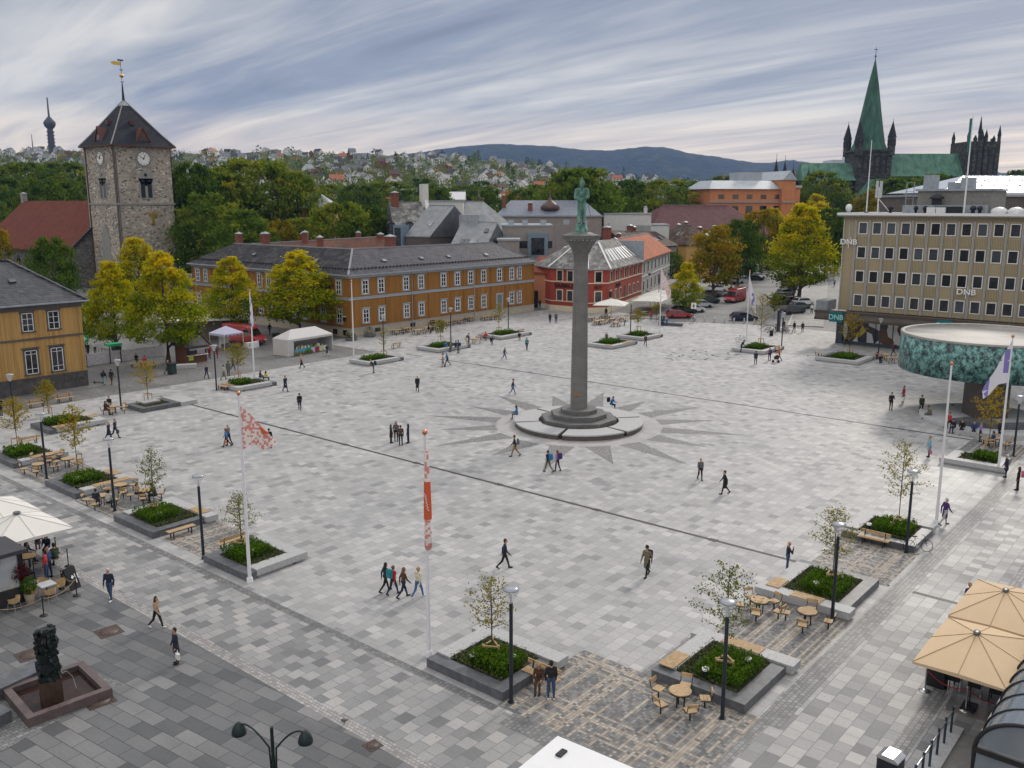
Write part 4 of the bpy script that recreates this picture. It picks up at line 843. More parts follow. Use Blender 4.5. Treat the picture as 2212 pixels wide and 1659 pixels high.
fb4, L, zt = flat_block('white_parapet_house', 'white walled roof terrace house between the mansard and the dark gable', 912, 1000, 436, 222, 8, M_WHITEW)
# scattered roofs among the park trees
ridged('grey_hipped_villa', 'villa with light grey hipped roof and blue dormers among the park trees', 'house', at_depth(681, 419, 262), at_depth(691, 419, 262), 5.5, 19.0, M_PEACH, mat('pale grey roof', (.36, .37, .4), .6), 3, 5)
for i, (xa, xb, y, Y, wm_, rm_, lab) in enumerate(((868, 890, 409, 420, M_WHITEW, M_SHEET, 'white villa with grey hip roof among trees left of the cathedral of roofs'), (910, 936, 414, 400, M_WHITEW, M_BROWN_R, 'white house with brown roof above the mansard house'), (970, 1004, 415, 410, M_WHITEW, M_WHITE, 'white modern cube house on the slope above the dark gable'), (1035, 1050, 413, 400, M_REDW, M_BROWN_R, 'red timber villa beside the dark purple beech'), (1085, 1118, 414, 390, M_WHITEW, M_ORANGE_R, 'white house with bright orange roof left of the statue'), (822, 848, 427, 380, M_WHITEW, M_ORANGE_R, 'low white house with orange roof beside the park trees'), (1242, 1262, 442, 270, M_WHITEW, mat('lilac sheet roof', (.45, .47, .56), .5), 'pale house with lilac roof peeping through the tree behind the statue'))):
 ridged('villa', lab, 'house', at_depth(xa, y, Y), at_depth(xb, y, Y), 5, at_depth(xa, y, Y)[2] - 3.2, wm_, rm_, wm=WS, wins=[(3, at_depth(xa, y, Y)[2] - 6, -4, 4)], base=-4)
bl = thing('beige_block', 'long low pale industrial block far away at the foot of the blue mountains', 'building', offset((0, 0), 1500, 0)[:2] + (0,), YAW)
p = at_depth(1620, 372, 1500); bl.location = (p[0], p[1], 0); MB().box(-45, 0, 0, 90, 40, p[2] - 6).box(20, 5, 0, 80, 35, p[2]).build('wall', M_PEACH, bl); MB().box(-46, -1, p[2] - 6, 91, 41, p[2] - 3).build('roof', M_SHEET, bl)
wb = thing('hospital_block', 'pale grey multi storey block beyond the cathedral choir', 'building', at_depth(1772, 345, 900)[:2] + (0,), YAW)
p = at_depth(1772, 345, 900); MB().box(0, 0, 0, 60, 30, p[2] - 4).box(12, 2, 0, 62, 28, p[2]).box(28, 5, 0, 45, 20, p[2] + 3).build('wall', mat('pale cladding', (.5, .53, .58), .6), wb)
for k in range(4): MB().box(0, -.3, p[2] - 7 - k * 5, 60, .2, p[2] - 5 - k * 5).build('window_band', M_GLASS, wb)
# ================================================================ CHURCH TOWER
def rubble(name, cols, mortar, scale=2.2, squash=1.7):
 m, t, b = newmat(name); p = mapv(t, objc(t), (1, 1, squash))
 v = node(t, 'ShaderNodeTexVoronoi'); v.inputs['Scale'].default_value = scale; v.inputs['Randomness'].default_value = 0.95; lk(t, p, v.inputs['Vector'])
 e = node(t, 'ShaderNodeTexVoronoi', feature='DISTANCE_TO_EDGE'); e.inputs['Scale'].default_value = scale; e.inputs['Randomness'].default_value = 0.95; lk(t, p, e.inputs['Vector'])
 s = node(t, 'ShaderNodeSeparateColor'); lk(t, v.outputs['Color'], s.inputs[0])
 n = len(cols); c = ramp(t, s.outputs[0], [(i / (n - 1), c) for i, c in enumerate(cols)])
 ed = ramp(t, e.outputs['Distance'], [(0.02, (0, 0, 0)), (0.07, (1, 1, 1))])
 c = mixc(t, ed, mortar, c); c = mixc(t, 1.0, c, ramp(t, noise(t, objc(t), 0.35, 4), [(0.3, GREY(.8)), (.7, GREY(1.15))]), 'MULTIPLY')
 lk(t, c, b.inputs['Base Color']); b.inputs['Roughness'].default_value = 0.9; bump(t, b, ed, 0.05, 0.6); return m
M_RUBBLE = rubble('rubble masonry', [(0.10, 0.10, 0.09), (0.28, 0.26, 0.22), (0.44, 0.39, 0.32), (0.50, 0.38, 0.30), (0.34, 0.32, 0.27), (0.70, 0.65, 0.56)], (0.44, 0.395, 0.33), 1.75)
M_SOAP = mat('dressed grey stone', (0.29, 0.285, 0.27), 0.85, 0, 0.15, 2)
M_GOLD = mat('gilding', (0.72, 0.45, 0.10), 0.3, 0.8, 0.1)
M_RUST = mat('red brown boards', (0.13, 0.05, 0.035), 0.7, 0, 0.2)
TX, TY, TW = 103.9, 206.0, 14.0
tw = thing('church_tower', 'tall rubble stone church tower with clock faces and slate pyramid roof', 'church tower', (TX, TY, 0))
MB().prism([(0, 0), (TW, 0), (TW, TW), (0, TW)], -.1, 33.4).build('wall', M_RUBBLE, tw)
b = MB()
for x, y in ((0, 0), (TW, 0), (0, TW)):
 b.box(x - .06, y - .06, 0, x + .06 + .5 * (x == 0) - .0, y + .06, 33.3); b.box(x - .06, y - .06, 0, x + .06, y + .56, 33.3)
b.build('quoin', M_SOAP, tw); MB().prism(grow([(0, 0), (TW, 0), (TW, TW), (0, TW)], .22), 19.8, 20.2).build('string_course', M_SOAP, tw)
ov = 1.0; e = [(-ov, -ov), (TW + ov, -ov), (TW + ov, TW + ov), (-ov, TW + ov)]
V = [(*p, 33.3) for p in e] + [(TW / 2 + (x - TW / 2) * .74, TW / 2 + (y - TW / 2) * .74, 35.9) for x, y in e] + [(TW / 2, TW / 2, 44.2)]
M_TSL = tiled_roof('blue grey slates', (0.028, 0.031, 0.043), (0.048, 0.052, 0.068), 0.5, 0.5)
q = MB().add(V, [(0, 1, 5, 4), (1, 2, 6, 5), (2, 3, 7, 6), (3, 0, 4, 7), (4, 5, 8), (5, 6, 8), (6, 7, 8), (7, 4, 8)]); q.mi = 1; q.add(V, [(3, 2, 1, 0)]); q.prism(e, 33.05, 33.29)
trf = q.build('roof', [M_TSL, M_RUST], tw)
MB().lathe([(2.0, 0), (0.02, 2.2)], 4, (TW / 2, TW / 2), False, PI / 4).build('roof_cap', M_GALV, trf, (0, 0, 42.15))
b = MB()
for k in range(4): b.bar(tuple(np.array(V[k]) + (0, 0, .05)), tuple(np.array(V[k + 4]) + (0, 0, .05)), .22); b.bar(tuple(np.array(V[k + 4]) + (0, 0, .05)), V[8], .22)
b.build('ridge_cap', M_SOAP, trf)
b = MB().tube([(0, 0, 0), (0, 0, 4.0)], [.35, .12], 8).tube([(0, 0, 4), (0, 0, 9.3)], .06, 6); b.mi = 1; b.lathe([(.02, 5.2), (.42, 5.4), (.5, 5.7), (.42, 6.0), (.02, 6.2)], 12); b.box(-1.9, -.04, 8.0, -.1, .04, 8.8); b.box(-2.3, -.04, 8.2, -1.9, .04, 8.6)
b.mi = 0; 
for k in range(6): b.bar((.55 * math.cos(k), .55 * math.sin(k), 4.4), (0, 0, 4.1), .06); b.bar((.5 * math.cos(k), .5 * math.sin(k), 7.2), (0, 0, 6.7), .05)
b.box(-.7, -.03, 9.0, .7, .03, 9.35); b.build('weather_vane', [M_DARK, M_GOLD], tw, (TW / 2, TW / 2, 43.9))
M_CLOCK = mat('white clock dial', (0.85, 0.84, 0.80), 0.5, 0, 0.03)
def clock(loc, rz):
 f = MB().box(-1.9, -.12, -2.0, 1.9, .05, 2.0); c = f.build('clock_surround', M_SOAP, tw, loc, rz)
 d = MB(); d.cone((0, -.13, 0), (0, -.2, 0), 1.6, 1.6, 40); dial = d.build('clock_dial', M_CLOCK, c)
 n = MB()
 for k in range(12):
  a = k * PI / 6; n.bar((math.sin(a) * 1.05, -.22, math.cos(a) * 1.05), (math.sin(a) * 1.48, -.22, math.cos(a) * 1.48), .2 if k % 3 == 0 else .14, .03)
 n.tube([(1.6 * math.sin(a), -.2, 1.6 * math.cos(a)) for a in np.linspace(0, 2 * PI, 33)], .06, 5); n.build('numerals', M_BLACK, dial)
 h = MB(); am, ah = R(300), R(25); h.bar((0, -.26, 0), (math.sin(am) * 1.4, -.26, math.cos(am) * 1.4), .17, .04); h.bar((0, -.25, 0), (math.sin(ah) * .95, -.25, math.cos(ah) * .95), .24, .04); h.cone((0, -.2, 0), (0, -.29, 0), .2, .2, 10); h.build('clock_hands', M_BLACK, dial)
clock((7.0, 0, 30.4), 0); clock((0, 6.4, 30.4), -PI / 2)
def lancet(loc, rz, glass):
 f = MB(); f.box(-1.75, -.10, 0, 1.75, .05, 4.7).cone((0, -.10, 4.7), (0, .05, 4.7), 1.75, 1.75, 24); fo = f.build('belfry_window', M_SOAP, tw, loc, rz)
 g = MB()
 for x in (-.85, .85): g.box(x - .52, -.13, .25, x + .52, -.05, 3.9).cone((x, -.13, 3.9), (x, -.05, 3.9), .52, .52, 14)
 g.cone((0, -.13, 5.5), (0, -.05, 5.5), .40, .40, 14); g.build('louvre', glass, fo)
lancet((7.2, 0, 21.2), 0, M_BLACK); lancet((0, 6.4, 21.2), -PI / 2, mat('grey louvres', (.13, .13, .125), .8))
b = MB().box(-2.0, -.10, 0, 2.0, .05, 6).add([(-2, -.1, 6), (2, -.1, 6), (0, -.1, 9.5), (-2, .05, 6), (2, .05, 6), (0, .05, 9.5)], [(0, 1, 2), (1, 4, 5, 2), (3, 0, 2, 5)]); b.build('blind_arch', M_SOAP, tw, (0, 7.2, 6), -PI / 2)
b = MB().box(-.3, -.25, 0, .3, -.05, 1.9).add([(-1.0, -.25, 1.9), (1.0, -.25, 1.9), (1.2, -.25, 2.9), (.6, -.25, 2.4), (0, -.25, 3.2), (-.6, -.25, 2.4), (-1.2, -.25, 2.9), (-1.0, -.05, 1.9), (1, -.05, 1.9), (1.2, -.05, 2.9), (.6, -.05, 2.4), (0, -.05, 3.2), (-.6, -.05, 2.4), (-1.2, -.05, 2.9)], [(0, 1, 2, 3, 4, 5, 6), (0, 7, 8, 1), (6, 13, 7, 0), (1, 8, 9, 2)]); b.build('gilded_crest', M_GOLD, tw, (8.3, 0, 15.2))
b = MB()
for x, y in ((4.6, -.1), (-.1, .35), (-.1, TW - .4)): b.tube([(x if y < 0 and y > -.2 and x > 1 else x, y, 33), (x if x < 1 else .3, y, 31.5), (x if x < 1 else .3, y, 0)], .09)
b.build('downpipe', M_RUST, tw)
def dormer(loc, rz, big=True):
 k = 1.0 if big else .4
 f = MB().add([(-1.9 * k, 0, 0), (1.9 * k, 0, 0), (0, 0, 3.6 * k), (-1.9 * k, 4.5 * k, 1.0 * k), (1.9 * k, 4.5 * k, 1 * k), (0, 5.5 * k, 3.6 * k)], [(0, 1, 2), (1, 4, 5, 2), (3, 0, 2, 5), (0, 3, 4, 1)]) if big else MB().box(-.45, -.1, 0, .45, 1.2, .9)
 o = f.build('dormer', M_RUST, trf, loc, rz); MB().box(-.45 * k - .1, -.08 if big else -.16, .75 * k, .45 * k + .1, 0 if big else -.08, 1.8 * k).build('dormer_window', M_GLASS, o)
 if big: MB().bar((-2.05, -.1, -.1), (0, -.1, 3.75), .3, .25).bar((2.05, -.1, -.1), (0, -.1, 3.75), .3, .25).build('verge_board', M_RUST, o)
dormer((7.3, -.1, 33.9), 0); dormer((-.1, 6.4, 33.9), -PI / 2); dormer((6.4, 2.3, 38.2), 0, False); dormer((2.3, 6.6, 38.2), -PI / 2, False)
# nave behind and left of the tower
M_RUB2 = rubble('dark rubble masonry', [(0.06, 0.06, 0.058), (0.12, 0.115, 0.105), (0.17, 0.155, 0.14), (0.22, 0.21, 0.19)], (0.15, 0.145, 0.135), 1.8)
nv = thing('church_nave', 'stone church nave with steep red tiled roof joined to the left of the tower', 'church', (TX + TW / 2, TY + TW + .1, 0))
b = MB().box(-12.6, 0, -.1, 12.6, 54, 8.8)
b.add([(-12.6, .02, 8.8), (12.6, .02, 8.8), (0, .02, 20.4), (-12.6, .6, 8.8), (12.6, .6, 8.8), (0, .6, 20.4)], [(0, 1, 2), (5, 4, 3)]).build('wall', M_RUB2, nv)
V = [(-13.4, -.3, 8.4), (-13.4, 54.5, 8.4), (0, 54.5, 20.5), (0, -.3, 20.5), (13.4, -.3, 8.4), (13.4, 54.5, 8.4)]; V += [(x, y, z + .35) for x, y, z in V]
q = MB().add(V, [(6, 9, 8, 7), (10, 11, 8, 9), (0, 1, 2, 3), (3, 2, 5, 4), (0, 3, 9, 6), (3, 4, 10, 9), (0, 6, 7, 1), (4, 5, 11, 10), (1, 7, 8, 2), (2, 8, 11, 5)]).build('roof', M_CHURCH_R, nv)
chimney(q, 0, 54, 20, 22.8, 1.3, M_SOAP)
MB().bar((-13.5, -.45, 8.5), (0, -.45, 20.8), .3, .5).build('verge_board', M_DARK, q)
b = MB()
for y in np.arange(8, 50, 11): b.box(-12.72, y - 1, 2.5, -12.55, y + 1, 6).cone((-12.72, y, 6), (-12.55, y, 6), 1, 1, 14)
b.build('window_tracery', M_BLACK, nv)
p = at_depth(8, 468, 205)
ridged('choir', 'lower red tiled choir roof with stone gable at the left picture edge', 'church', (p[0] - 14, p[1] + 18, p[2]), (p[0] - 1, p[1] + 10, p[2]), 7, 9, M_RUB2, M_CHURCH_R)
# ================================================================ CATHEDRAL (grey soapstone, green copper)
CY = 480.0; SC = CY / 520
M_CATH = rubble('soapstone ashlar', [(0.035, 0.037, 0.037), (0.055, 0.057, 0.053), (0.08, 0.08, 0.072), (0.12, 0.115, 0.10)], (0.045, 0.045, 0.042), 0.6)
M_CDARK = mat('dark roofs and niche shade', (0.03, 0.032, 0.034), .9)  # one dark colour: roofs, rose glass, and shade painted into niches and openings
def verdigris(name, a, b_, c_, sc=(0.5, 0.5, 0.08), s=1.0):
 m, t, bb = newmat(name); p = objc(t); f = noise(t, mapv(t, p, sc), s, 6, .7)
 lk(t, ramp(t, f, [(.33, a), (.5, b_), (.66, c_)]), bb.inputs['Base Color']); bb.inputs['Roughness'].default_value = .75; return m
M_COPG = verdigris('green copper spire', (0.022, 0.06, 0.04), (0.042, 0.12, 0.078), (0.07, 0.18, 0.12))
M_COPR = verdigris('green copper roof', (0.045, 0.10, 0.07), (0.085, 0.20, 0.14), (0.15, 0.29, 0.21), (.35, .35, .1))
cath = thing('cathedral', 'grey stone cathedral with tall green copper spire and green copper roofs', 'cathedral', offset((0, 0), CY, 0) + (0,), YAW)
c_ = lambda x: (x - 1106) * KP / FOC * CY * .968                       # local x of a photo column
hz_ = lambda y: 20 + (441 - y) * KP / FOC * CY                  # height of a photo row (near the middle of the frame)
xl, xr = c_(1838), c_(1917); xm = (xl + xr) / 2; hw = (xr - xl) / 2 - .6
zt = at_depth(1877, 320, CY)[2]; zn = at_depth(1990, 332, CY)[2]; zc2 = at_depth(1780, 352, CY)[2]; ze_n = at_depth(1990, 382, CY)[2]
ct = MB().box(xm - hw, -hw, 0, xm + hw, hw, zt - 1.5); ct.box(xm - hw - .8, -hw - .8, zt - 2.2, xm + hw + .8, hw + .8, zt - 1.2)
cto = ct.build('crossing_tower', M_CATH, cath)
b = MB()
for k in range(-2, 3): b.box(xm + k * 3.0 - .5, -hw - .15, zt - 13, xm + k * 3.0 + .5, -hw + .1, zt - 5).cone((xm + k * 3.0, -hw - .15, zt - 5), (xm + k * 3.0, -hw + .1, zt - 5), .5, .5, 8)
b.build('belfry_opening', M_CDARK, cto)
b = MB()
for k in (-1.5, -.5, .5, 1.5, 2.5, -2.5): b.box(xm + k * 3.0 - .35, -hw - .25, zt - 14, xm + k * 3.0 + .35, -hw + .1, zt - 5); 
b.box(xm - hw - .2, -hw - .3, zt - 15, xm + hw + .2, hw, zt - 14.2).box(xm - hw - .2, -hw - .3, zt - 4.2, xm + hw + .2, hw, zt - 3.6); b.build('blind_arcade', M_CATH, cto)
zs = at_depth(1889, 130, CY)[2]
sp_ = MB(); rs = hw * .93
sp_.lathe([(rs * 1.12, zt - 1.2), (rs * .92, zt + 2.5), (rs * .62, zt + 16), (rs * .3, zt + 32), (.25, zs)], 8, (xm, 0), False, PI / 8); spire = sp_.build('spire', M_COPG, cath)
b = MB().tube([(xm, 0, zs - .5), (xm, 0, zs + 6.5)], [.22, .08]); b.lathe([(.02, zs + 1.3), (.6, zs + 1.9), (.02, zs + 2.5)], 8, (xm, 0)); b.box(xm - .9, -.08, zs + 5.0, xm + .9, .08, zs + 5.3); b.build('finial', M_DARK, spire)
for sx in (-1, 1):
 for sy in (-1, 1):
  x, y = xm + sx * (hw - .6), sy * (hw - .6)
  tu = MB().lathe([(2.0, zt - 4), (2.0, zt + 4.6), (2.3, zt + 4.7), (2.3, zt + 5.2)], 8, (x, y), False).build('corner_turret', M_CATH, cath)
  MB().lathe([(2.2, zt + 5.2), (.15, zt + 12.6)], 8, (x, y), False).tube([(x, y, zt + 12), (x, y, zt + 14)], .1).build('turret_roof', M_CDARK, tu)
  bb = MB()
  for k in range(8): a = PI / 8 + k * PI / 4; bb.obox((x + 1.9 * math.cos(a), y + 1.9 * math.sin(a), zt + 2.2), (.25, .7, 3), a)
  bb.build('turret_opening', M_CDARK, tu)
x2 = c_(2072); MB().box(xr - .5, -6, 0, x2, 6, ze_n).build('nave_wall', M_CATH, cath)
V = [(xr - .5, -8, ze_n), (x2, -8, ze_n), (x2, 0, zn), (xr - .5, 0, zn), (x2, 8, ze_n), (xr - .5, 8, ze_n)]
MB().add(V, [(0, 1, 2, 3), (3, 2, 4, 5), (5, 4, 1, 0), (0, 3, 5), (1, 4, 2)]).build('nave_roof', M_COPR, cath)
x0 = c_(1726); zce = at_depth(1728, 391, CY)[2]; MB().box(x0 + 1, -7, 0, xl, 7, zce).build('choir_wall', M_CATH, cath)
V = [(x0, -9, zce), (xl + 1, -9, zce), (xl + 1, 0, zc2), (x0 + 1.5, 0, zc2), (xl + 1, 9, zce), (x0, 9, zce)]
MB().add(V, [(0, 1, 2, 3), (3, 2, 4, 5), (5, 4, 1, 0), (0, 3, 5), (1, 4, 2)]).build('choir_roof', M_COPR, cath)
# transept gable facing the square
xt = c_(1868); ztg = at_depth(1868, 390, CY)[2]; tg_ = MB(); tg_.box(xt - 6.5, -26, 0, xt + 6.5, -hw, ztg - 9).add([(xt - 6.5, -26, ztg - 9), (xt + 6.5, -26, ztg - 9), (xt, -26, ztg), (xt - 6.5, -24.8, ztg - 9), (xt + 6.5, -24.8, ztg - 9), (xt, -24.8, ztg)], [(0, 1, 2), (1, 4, 5, 2), (3, 0, 2, 5)])
tr_ = tg_.build('transept', M_CATH, cath)
V = [(xt - 7.2, -26, ztg - 9.6), (xt, -26, ztg + .3), (xt + 7.2, -26, ztg - 9.6), (xt - 7.2, -hw, ztg - 9.6), (xt, -hw, ztg + .3), (xt + 7.2, -hw, ztg - 9.6)]
MB().add([(x, y + 1.0, z) for x, y, z in V], [(0, 1, 4, 3), (1, 2, 5, 4)]).build('transept_roof', M_COPR, tr_)
b = MB(); b.cone((xt, -26.15, ztg - 12), (xt, -25.9, ztg - 12), 3.3, 3.3, 24); 
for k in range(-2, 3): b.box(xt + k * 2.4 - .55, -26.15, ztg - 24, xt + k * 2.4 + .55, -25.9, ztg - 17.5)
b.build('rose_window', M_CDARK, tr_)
b = MB().tube([(xt + 2.4 * math.cos(a), -26.2, ztg - 12 + 2.4 * math.sin(a)) for a in np.linspace(0, 2 * PI, 25)], .28, 5)
for k in range(8): a = k * PI / 4; b.bar((xt, -26.2, ztg - 12), (xt + 3.2 * math.cos(a), -26.2, ztg - 12 + 3.2 * math.sin(a)), .25)
b.build('tracery', M_CATH, tr_)
for x, top, base in ((c_(1733 + 7), 368, 0), (c_(1751), 372, 0), (c_(1767), 376, 0), (c_(1814), 402, 0), (c_(1858), 398, 0)):
 zz = at_depth(1800, top, CY)[2]; y = -8 if x < c_(1800) else -14
 tu = MB().lathe([(2.2, 0), (2.2, zz - 8), (2.6, zz - 7.6)], 8, (x, y), False).build('pinnacle', M_CATH, cath); MB().lathe([(2.3, zz - 7.6), (.1, zz)], 8, (x, y), False).tube([(x, y, zz - .3), (x, y, zz + 2)], .1).build('pinnacle_roof', M_CDARK, tu)
for dx, dz in ((-13.5, 11), (-9.0, 10), (-4.5, 6.5)):
 tu = MB().lathe([(2.4, 0), (2.4, zce - 2)], 8, (x0 + dx + 3, 2), False).build('octagon_turret', M_CATH, cath); MB().lathe([(2.5, zce - 2), (.1, zce + dz)], 8, (x0 + dx + 3, 2), False).tube([(x0 + dx + 3, 2, zce + dz - .3), (x0 + dx + 3, 2, zce + dz + 3)], .1).build('turret_roof', M_CDARK, tu)
# west front
xw0, xw1 = c_(2072), c_(2142); zw = at_depth(2105, 308, CY)[2]
wf = MB().box(xw0, -9, 0, xw0 + 8, 9, zw).box(xw1 - 8, -9, 0, xw1, 9, zw).box(xw0 + 7, -7, 0, xw1 - 7, 7, zw - 5); wfo = wf.build('west_front', M_CATH, cath)
b = MB()
for x in (xw0 + 2.6, xw0 + 5.4, xw1 - 5.4, xw1 - 2.6): b.box(x - .5, -9.15, zw - 17, x + .5, -8.9, zw - 4)
for x in (xw0 + 10, xw0 + 12.2, xw0 + 14.4): b.box(x - .6, -7.15, zw - 26, x + .6, -6.9, zw - 12)
for r_ in (8, 14, 20, 24): 
 for k in range(7): b.box(xw0 + 8 + k * 1.4, -7.12, zw - r_ - 1.5, xw0 + 8.6 + k * 1.4, -6.9, zw - r_)
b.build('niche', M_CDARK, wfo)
for x, y, s in ((xw0 + .7, -8.3, 6.5), (xw0 + 3.6, -8.8, 3), (xw0 + 7.3, -8.3, 6.2), (xw0 + .7, 8, 6), (xw0 + 10.5, -6, 3.4), ((xw0 + xw1) / 2 + .4, -3, 13), ((xw0 + xw1) / 2 + 2.8, -5, 3.6), ((xw0 + xw1) / 2 - 2.6, -5, 3.4), (xw1 - 7.3, -8.3, 6), (xw1 - 3.6, -8.8, 3), (xw1 - .7, -8.3, 8), (xw1 - .7, 8, 6)):
 tu = MB().lathe([(.9, zw - 8), (.9, zw + s * .35), (1.15, zw + s * .36)], 6, (x, y), False).build('pinnacle', M_CATH, cath); MB().lathe([(1.1, zw + s * .36), (.08, zw + s)], 6, (x, y), False).build('pinnacle_roof', M_CDARK, tu)
b = MB()
for k in range(int((xw1 - xw0) / 2.9)): b.box(xw0 + k * 2.9, -9, zw, xw0 + k * 2.9 + 1.2, -8.4, zw + 1.3)
b.build('parapet', M_CATH, wfo)
# ================================================================ OFFICE BLOCK (right)
M_TILE = mat('sandy ceramic panels', (0.37, 0.30, 0.185), 0.75, 0, 0.12, 9)
M_TILE2, _t, _b = newmat('ribbed ceramic panels'); _p = objc(_t); _s = node(_t, 'ShaderNodeSeparateXYZ'); lk(_t, _p, _s.inputs[0])
_f = mathn(_t, 'GREATER_THAN', mathn(_t, 'FRACT', mathn(_t, 'MULTIPLY', mathn(_t, 'ADD', _s.outputs[1], mathn(_t, 'MULTIPLY', mathn(_t, 'FLOOR', mathn(_t, 'MULTIPLY', _s.outputs[2], 1.1)), .13)), 5.2)), .3)
lk(_t, mixc(_t, _f, (0.18, 0.145, 0.085), (0.38, 0.31, 0.19)), _b.inputs['Base Color']); _b.inputs['Roughness'].default_value = .8; bump(_t, _b, _f, .03, .6)
M_FIN = mat('grey mullion fins', (0.47, 0.49, 0.52), .5, .1, .08)
M_FASC = mat('brown grey concrete', (0.125, 0.11, 0.095), .85, 0, .2, 1)
M_TEAL = mat('teal sign', (0.0, 0.13, 0.14), .4, 0, .04)
M_ART, _t, _b = newmat('shop window graphic'); _p = mapv(_t, objc(_t), (1, .9, .55), (0.5, .3, .4)); _v = node(_t, 'ShaderNodeTexVoronoi'); _v.inputs['Scale'].default_value = 1.15; lk(_t, _p, _v.inputs['Vector'])
_s = node(_t, 'ShaderNodeSeparateColor'); lk(_t, _v.outputs['Color'], _s.inputs[0]); lk(_t, ramp(_t, _s.outputs[0], [(0, (.03, .03, .035)), (.3, (.62, .62, .6)), (.52, (.05, .05, .055)), (.7, (.7, .7, .68)), (.84, (.12, .06, .03)), (.93, (.55, .42, .05))], 'CONSTANT'), _b.inputs['Base Color']); _b.inputs['Roughness'].default_value = .12
OX, OY, OL, OD = 131.0, 47.75, 58.0, 15.0
of = thing('office_block', 'five storey sandy tiled office block with rows of square white framed windows', 'office building', (OX, OY, 0))
MB().box(0, -OL, 4.9, OD, 0, 18.3).box(1.2, -OL, -.05, OD, -.8, 4.9).build('wall', M_TILE, of)
rf = MB().box(-.75, -OL - .7, 18.3, OD + .7, .7, 18.75).build('roof', mat('roof felt', (.30, .31, .32), .8), of)
MB().box(-.85, -OL - .8, 18.45, -.76, .8, 18.8).box(-.76, .71, 18.45, OD + .7, .8, 18.8).build('fascia', M_WHITE, rf)
MB().box(-.02, -OL, 17.75, .0, -.02, 18.28).build('frieze', M_TILE2, of)
pan = MB().box(-.05, -.915, 0, .02, .915, 1.28).mesh('ribbed_panel', M_TILE2)
for k in range(29):
 for j in range(4):
  if (k + j) % 2 == 0 and k < 18: link('ribbed_panel', pan, of, (0, -2.745 - k * 1.93, 5.6 + 3.4 * j - 1.45 if j else 14.2))
fin = MB()
for k in range(30):
 y = -1.77 - k * 1.93; fin.box(-.26, y - .10, 4.9, 0, y - .03, 17.75); fin.box(-.26, y + .03, 4.9, 0, y + .10, 17.75)
fin.box(-.26, -.14, 4.9, 0, -.04, 17.9).box(-.12, -.9, 14.9, 0, -.82, 17.6); fin.build('mullion_fin', M_FIN, of)
WO = win_model(1.26, 1.7, M_WHITE, bars_v=(), bars_h=(), fw=.11)
for k in range(17):
 for j in range(4): put_win(of, WO, (0, -2.75 - k * 1.93, 5.6 + 3.4 * j), -PI / 2)
cn = MB().box(-3.6, -OL, 4.0, 0, 2.0, 4.75).build('canopy', M_FASC, of)
MB().box(-3.65, -OL, 3.7, -3.45, 2.05, 4.0).box(-3.65, 1.85, 3.7, 3, 2.05, 4.0).box(-3.7, -OL, 4.75, -3.5, 2.1, 5.05).build('canopy_edge', mat('bronze edge', (.075, .05, .035), .6), cn)
MB().box(-3.4, .3, 5.0, -.1, 2.0, 6.4).build('balcony_screen', mat('grey glass screen', (.22, .25, .28), .15), cn)
sh = MB().box(-.02, -10.2, .45, .3, -.9, 3.6).build('shop_window', M_ART, of); 
for y in (-3.3, -5.6, -8.0): MB().box(-.1, y - .05, .4, .0, y + .05, 3.6).build('shop_mullion', M_DARK, of)
MB().box(-.25, -10.4, -.04, .3, .0, .45).box(-.2, -.95, .4, .3, -.0, 4.0).box(-.2, -10.9, .4, .3, -10.2, 4.0).build('shop_frame', mat('slate grey frame', (.055, .075, .09), .5), of)
for k in range(8): MB().box(0, -16.4 - k * 6, .3, .1, -11 - k * 6, 3.6).build('shop_glazing', M_GLASS, of)
M_SIGNW = mat('white sign letters', (.85, .85, .85), .4, 0, .03); M_SIGNC = mat('pale teal letters', (.30, .62, .62), .4, 0, .03)
for y in (-1.2, -15.6, -29.4):
 s_ = MB().box(-3.95, y - .95, 3.55, -3.72, y + .95, 4.95).build('shop_sign', M_TEAL, of); text(s_, "DNB", 1.0, (-3.98, y, 3.9), -PI / 2, M_SIGNC)
for y, z in ((-.95, 14.35), (-17.0, 8.15)):
 t_ = text(of, "DNB", 1.05, (-.35, y, z), -PI / 2, M_SIGNW, .06, sx=1.1); MB().box(-.4, y - .04, z - .55, -.3, y + .04, z + .35).box(-.4, y - .42 + .2, z + .6, -.3, y - .36 + .2, z + 1.0).build('sign_bar', M_SIGNW, of)
# things on its flat roof
def on_roof(name, label, cat, x, y, mbf, mats, z=18.76, rz=0.0, group=None):
 b = MB(); mbf(b); return tag(b.build(name, mats, None, (OX + x, OY + y, z), rz), label, cat, group)
fp = thing('flagpole', 'white flagpole on the office roof standing bare', 'flagpole', (OX + 1.2, OY - 2.6, 18.76)); MB().cone((0, 0, 0), (0, 0, 10.0), .1, .05, 8).build('pole', M_WHITE, fp); MB().lathe([(.3, 0), (.3, .12), (.12, .2)], 10).build('base', M_DARK, fp)
f2 = thing('flagpole', 'white flagpole on the office roof with a limp teal flag', 'flagpole', (OX + 1.2, OY - 15.4, 18.76)); MB().cone((0, 0, 0), (0, 0, 12.6), .12, .06, 8).build('pole', M_WHITE, f2); MB().prism([(0, 0), (.35, .12), (.15, .4), (-.1, .2)], 8.0, 12.2).build('flag', M_TEAL, f2)
an = thing('antenna_mast', 'lattice braced mobile antenna mast on the office roof corner', 'antenna', (OX + 1.0, OY - 4.2, 18.76))
MB().tube([(0, 0, 0), (0, 0, 3.6)], .09).bar((0, 0, 2.0), (0, -1.8, 0), .07).bar((0, 0, 2), (1.6, .3, 0), .07).bar((.0, .4, 2.2), (0, -.4, 2.2), .06).build('mast', M_WHITE, an)
